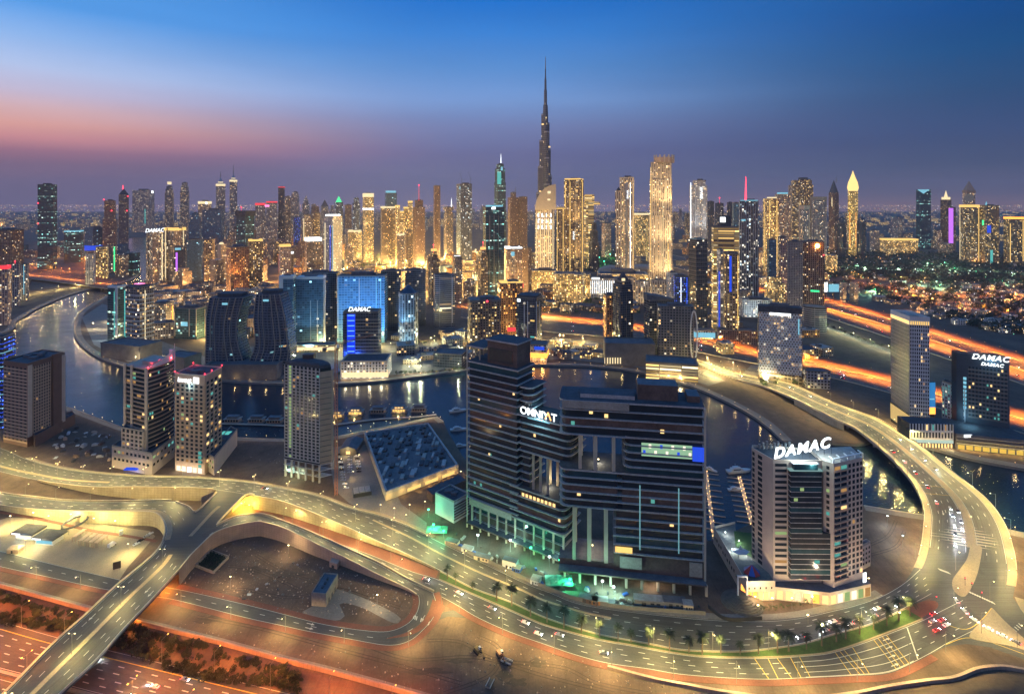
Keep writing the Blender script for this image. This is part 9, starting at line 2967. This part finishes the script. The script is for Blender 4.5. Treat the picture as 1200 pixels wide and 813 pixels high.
def glow_dot(x,y,z,s,m):
 p = Vector((x,y,z))
 a = [p + Vector(v) * s for v in ((1,0,0),(0,1,0),(-1,0,0),(0,-1,0),(0,0,1),(0,0,-1))]
 for i in range(4):
  j = (i + 1) % 4
  mb.face([a[i],a[j],a[4]],None,m)
  mb.face([a[j],a[i],a[5]],None,m)
for k in range(5200):
 x,y = R.uniform(-40,1240),240.8 + 34 * R.random() ** 2.0
 if 560 < x < 640 and y < 262 and R.random() < 0.5:
  continue
 g = G(x,y)
 if in_canal(g.x,g.y):
  continue
 glow_dot(g.x,g.y,R.uniform(6,40),g.y / FP * R.uniform(0.14,0.34),R.choices(range(5),(10,8,2,0.5,0.8))[0])
for k in range(1500):      # villas, park and downtown streets
 q = R.random()
 if q < 0.42:
  x,y = R.uniform(962,1215),R.uniform(300,395)
  if y > 335 + (x - 962) * 0.28:
   continue
  m = R.choices(range(5),(7,6,4,3,0.3))[0]
 elif q < 0.78:
  x,y,m = R.uniform(384,640),R.uniform(296,350),R.choices(range(5),(8,7,1,0.2,0.4))[0]
 elif q < 0.88:
  x,y,m = R.uniform(181,335),R.uniform(340,398),R.choices(range(5),(8,7,3,0.6,0.5))[0]
 else:
  x,y,m = R.uniform(690,980),R.uniform(290,350),R.choices(range(5),(8,7,3,0.8,0.5))[0]
 g = G(x,y)
 if in_canal(g.x,g.y):
  continue
 glow_dot(g.x,g.y,R.uniform(4,9),g.y / FP * R.uniform(0.2,0.5),m)
tag(mb.build('city_lights',cm),'carpet of countless tiny city lights','city lights',None,'stuff')
def area_lamps(n,xr,yr,col,pw,label,group,mat,cond=None):
 m = 0
 for _ in range(n * 30):
  if m >= n:
   break
  g = G(R.uniform(*xr),R.uniform(*yr))
  if in_canal(g.x,g.y) or not free(g.x,g.y,3) or (cond and not cond(pxx(g),YH + FP * CH / g.y)):
   continue
  far_lamp(g,11,col,pw * 4.2,mat)
  m += 1
area_lamps(60,(384,640),(298,348),(1.0,0.62,0.18),120000,'golden street lamp in the downtown behind the glass complex','golden street lamps downtown',L_yellow)
area_lamps(30,(181,335),(342,396),(1.0,0.66,0.3),9000,'street lamp between the old apartment blocks','street lamps between the old blocks',L_yellow)
area_lamps(20,(262,420),(290,335),(1.0,0.48,0.14),40000,'orange street lamp in the left downtown','orange street lamps of the left downtown',L_orange)
area_lamps(26,(962,1210),(304,395),(1.0,0.5,0.16),16000,'amber lamp among the villas','amber lamps among the villas',L_orange,cond=lambda x,y: y < 335 + (x - 962) * 0.28)
area_lamps(14,(962,1180),(306,350),(0.4,1.0,0.6),26000,'greenish white lamp in the wooded belt','greenish lamps of the wooded belt',L_green)
area_lamps(22,(690,980),(288,352),(1.0,0.66,0.25),60000,'golden street lamp between the right hand towers','golden street lamps between the right hand towers',L_yellow)
area_lamps(8,(600,740),(398,412),(1.0,0.75,0.3),9000,'','',L_yellow)
area_lamps(16,(340,548),(398,440),(0.9,0.95,0.6),3500,'','',L_yellow)
area_lamps(10,(100,240),(376,432),(1.0,0.8,0.45),6000,'','',L_yellow)
area_lamps(22,(0,170),(262,312),(1.0,0.56,0.2),40000,'amber street lamp in the district beyond the orange bridge','amber street lamps beyond the orange bridge',L_orange)
fm = far_mb.build('street_lamps_mesh',FAR_M)
far_root.data = fm.data
bpy.data.objects.remove(fm)
tag(far_root,'countless small street lamps of the districts beyond the canal','street lamps',None,'stuff')
m,nt,out = newmat('haze_air')
pv = nt.nodes.new('ShaderNodeVolumePrincipled')
pv.inputs['Color'].default_value = (0.86,0.84,0.88,1)
pv.inputs['Density'].default_value = 3.6e-5
pv.inputs['Anisotropy'].default_value = 0.2
nt.links.new(pv.outputs[0],out.inputs['Volume'])
mb = MB()
mb.box(-BIG - 200,BIG + 200,-900,BIG + 200,-6.0,900.0)
tag(mb.build('haze',m),kind='stuff')
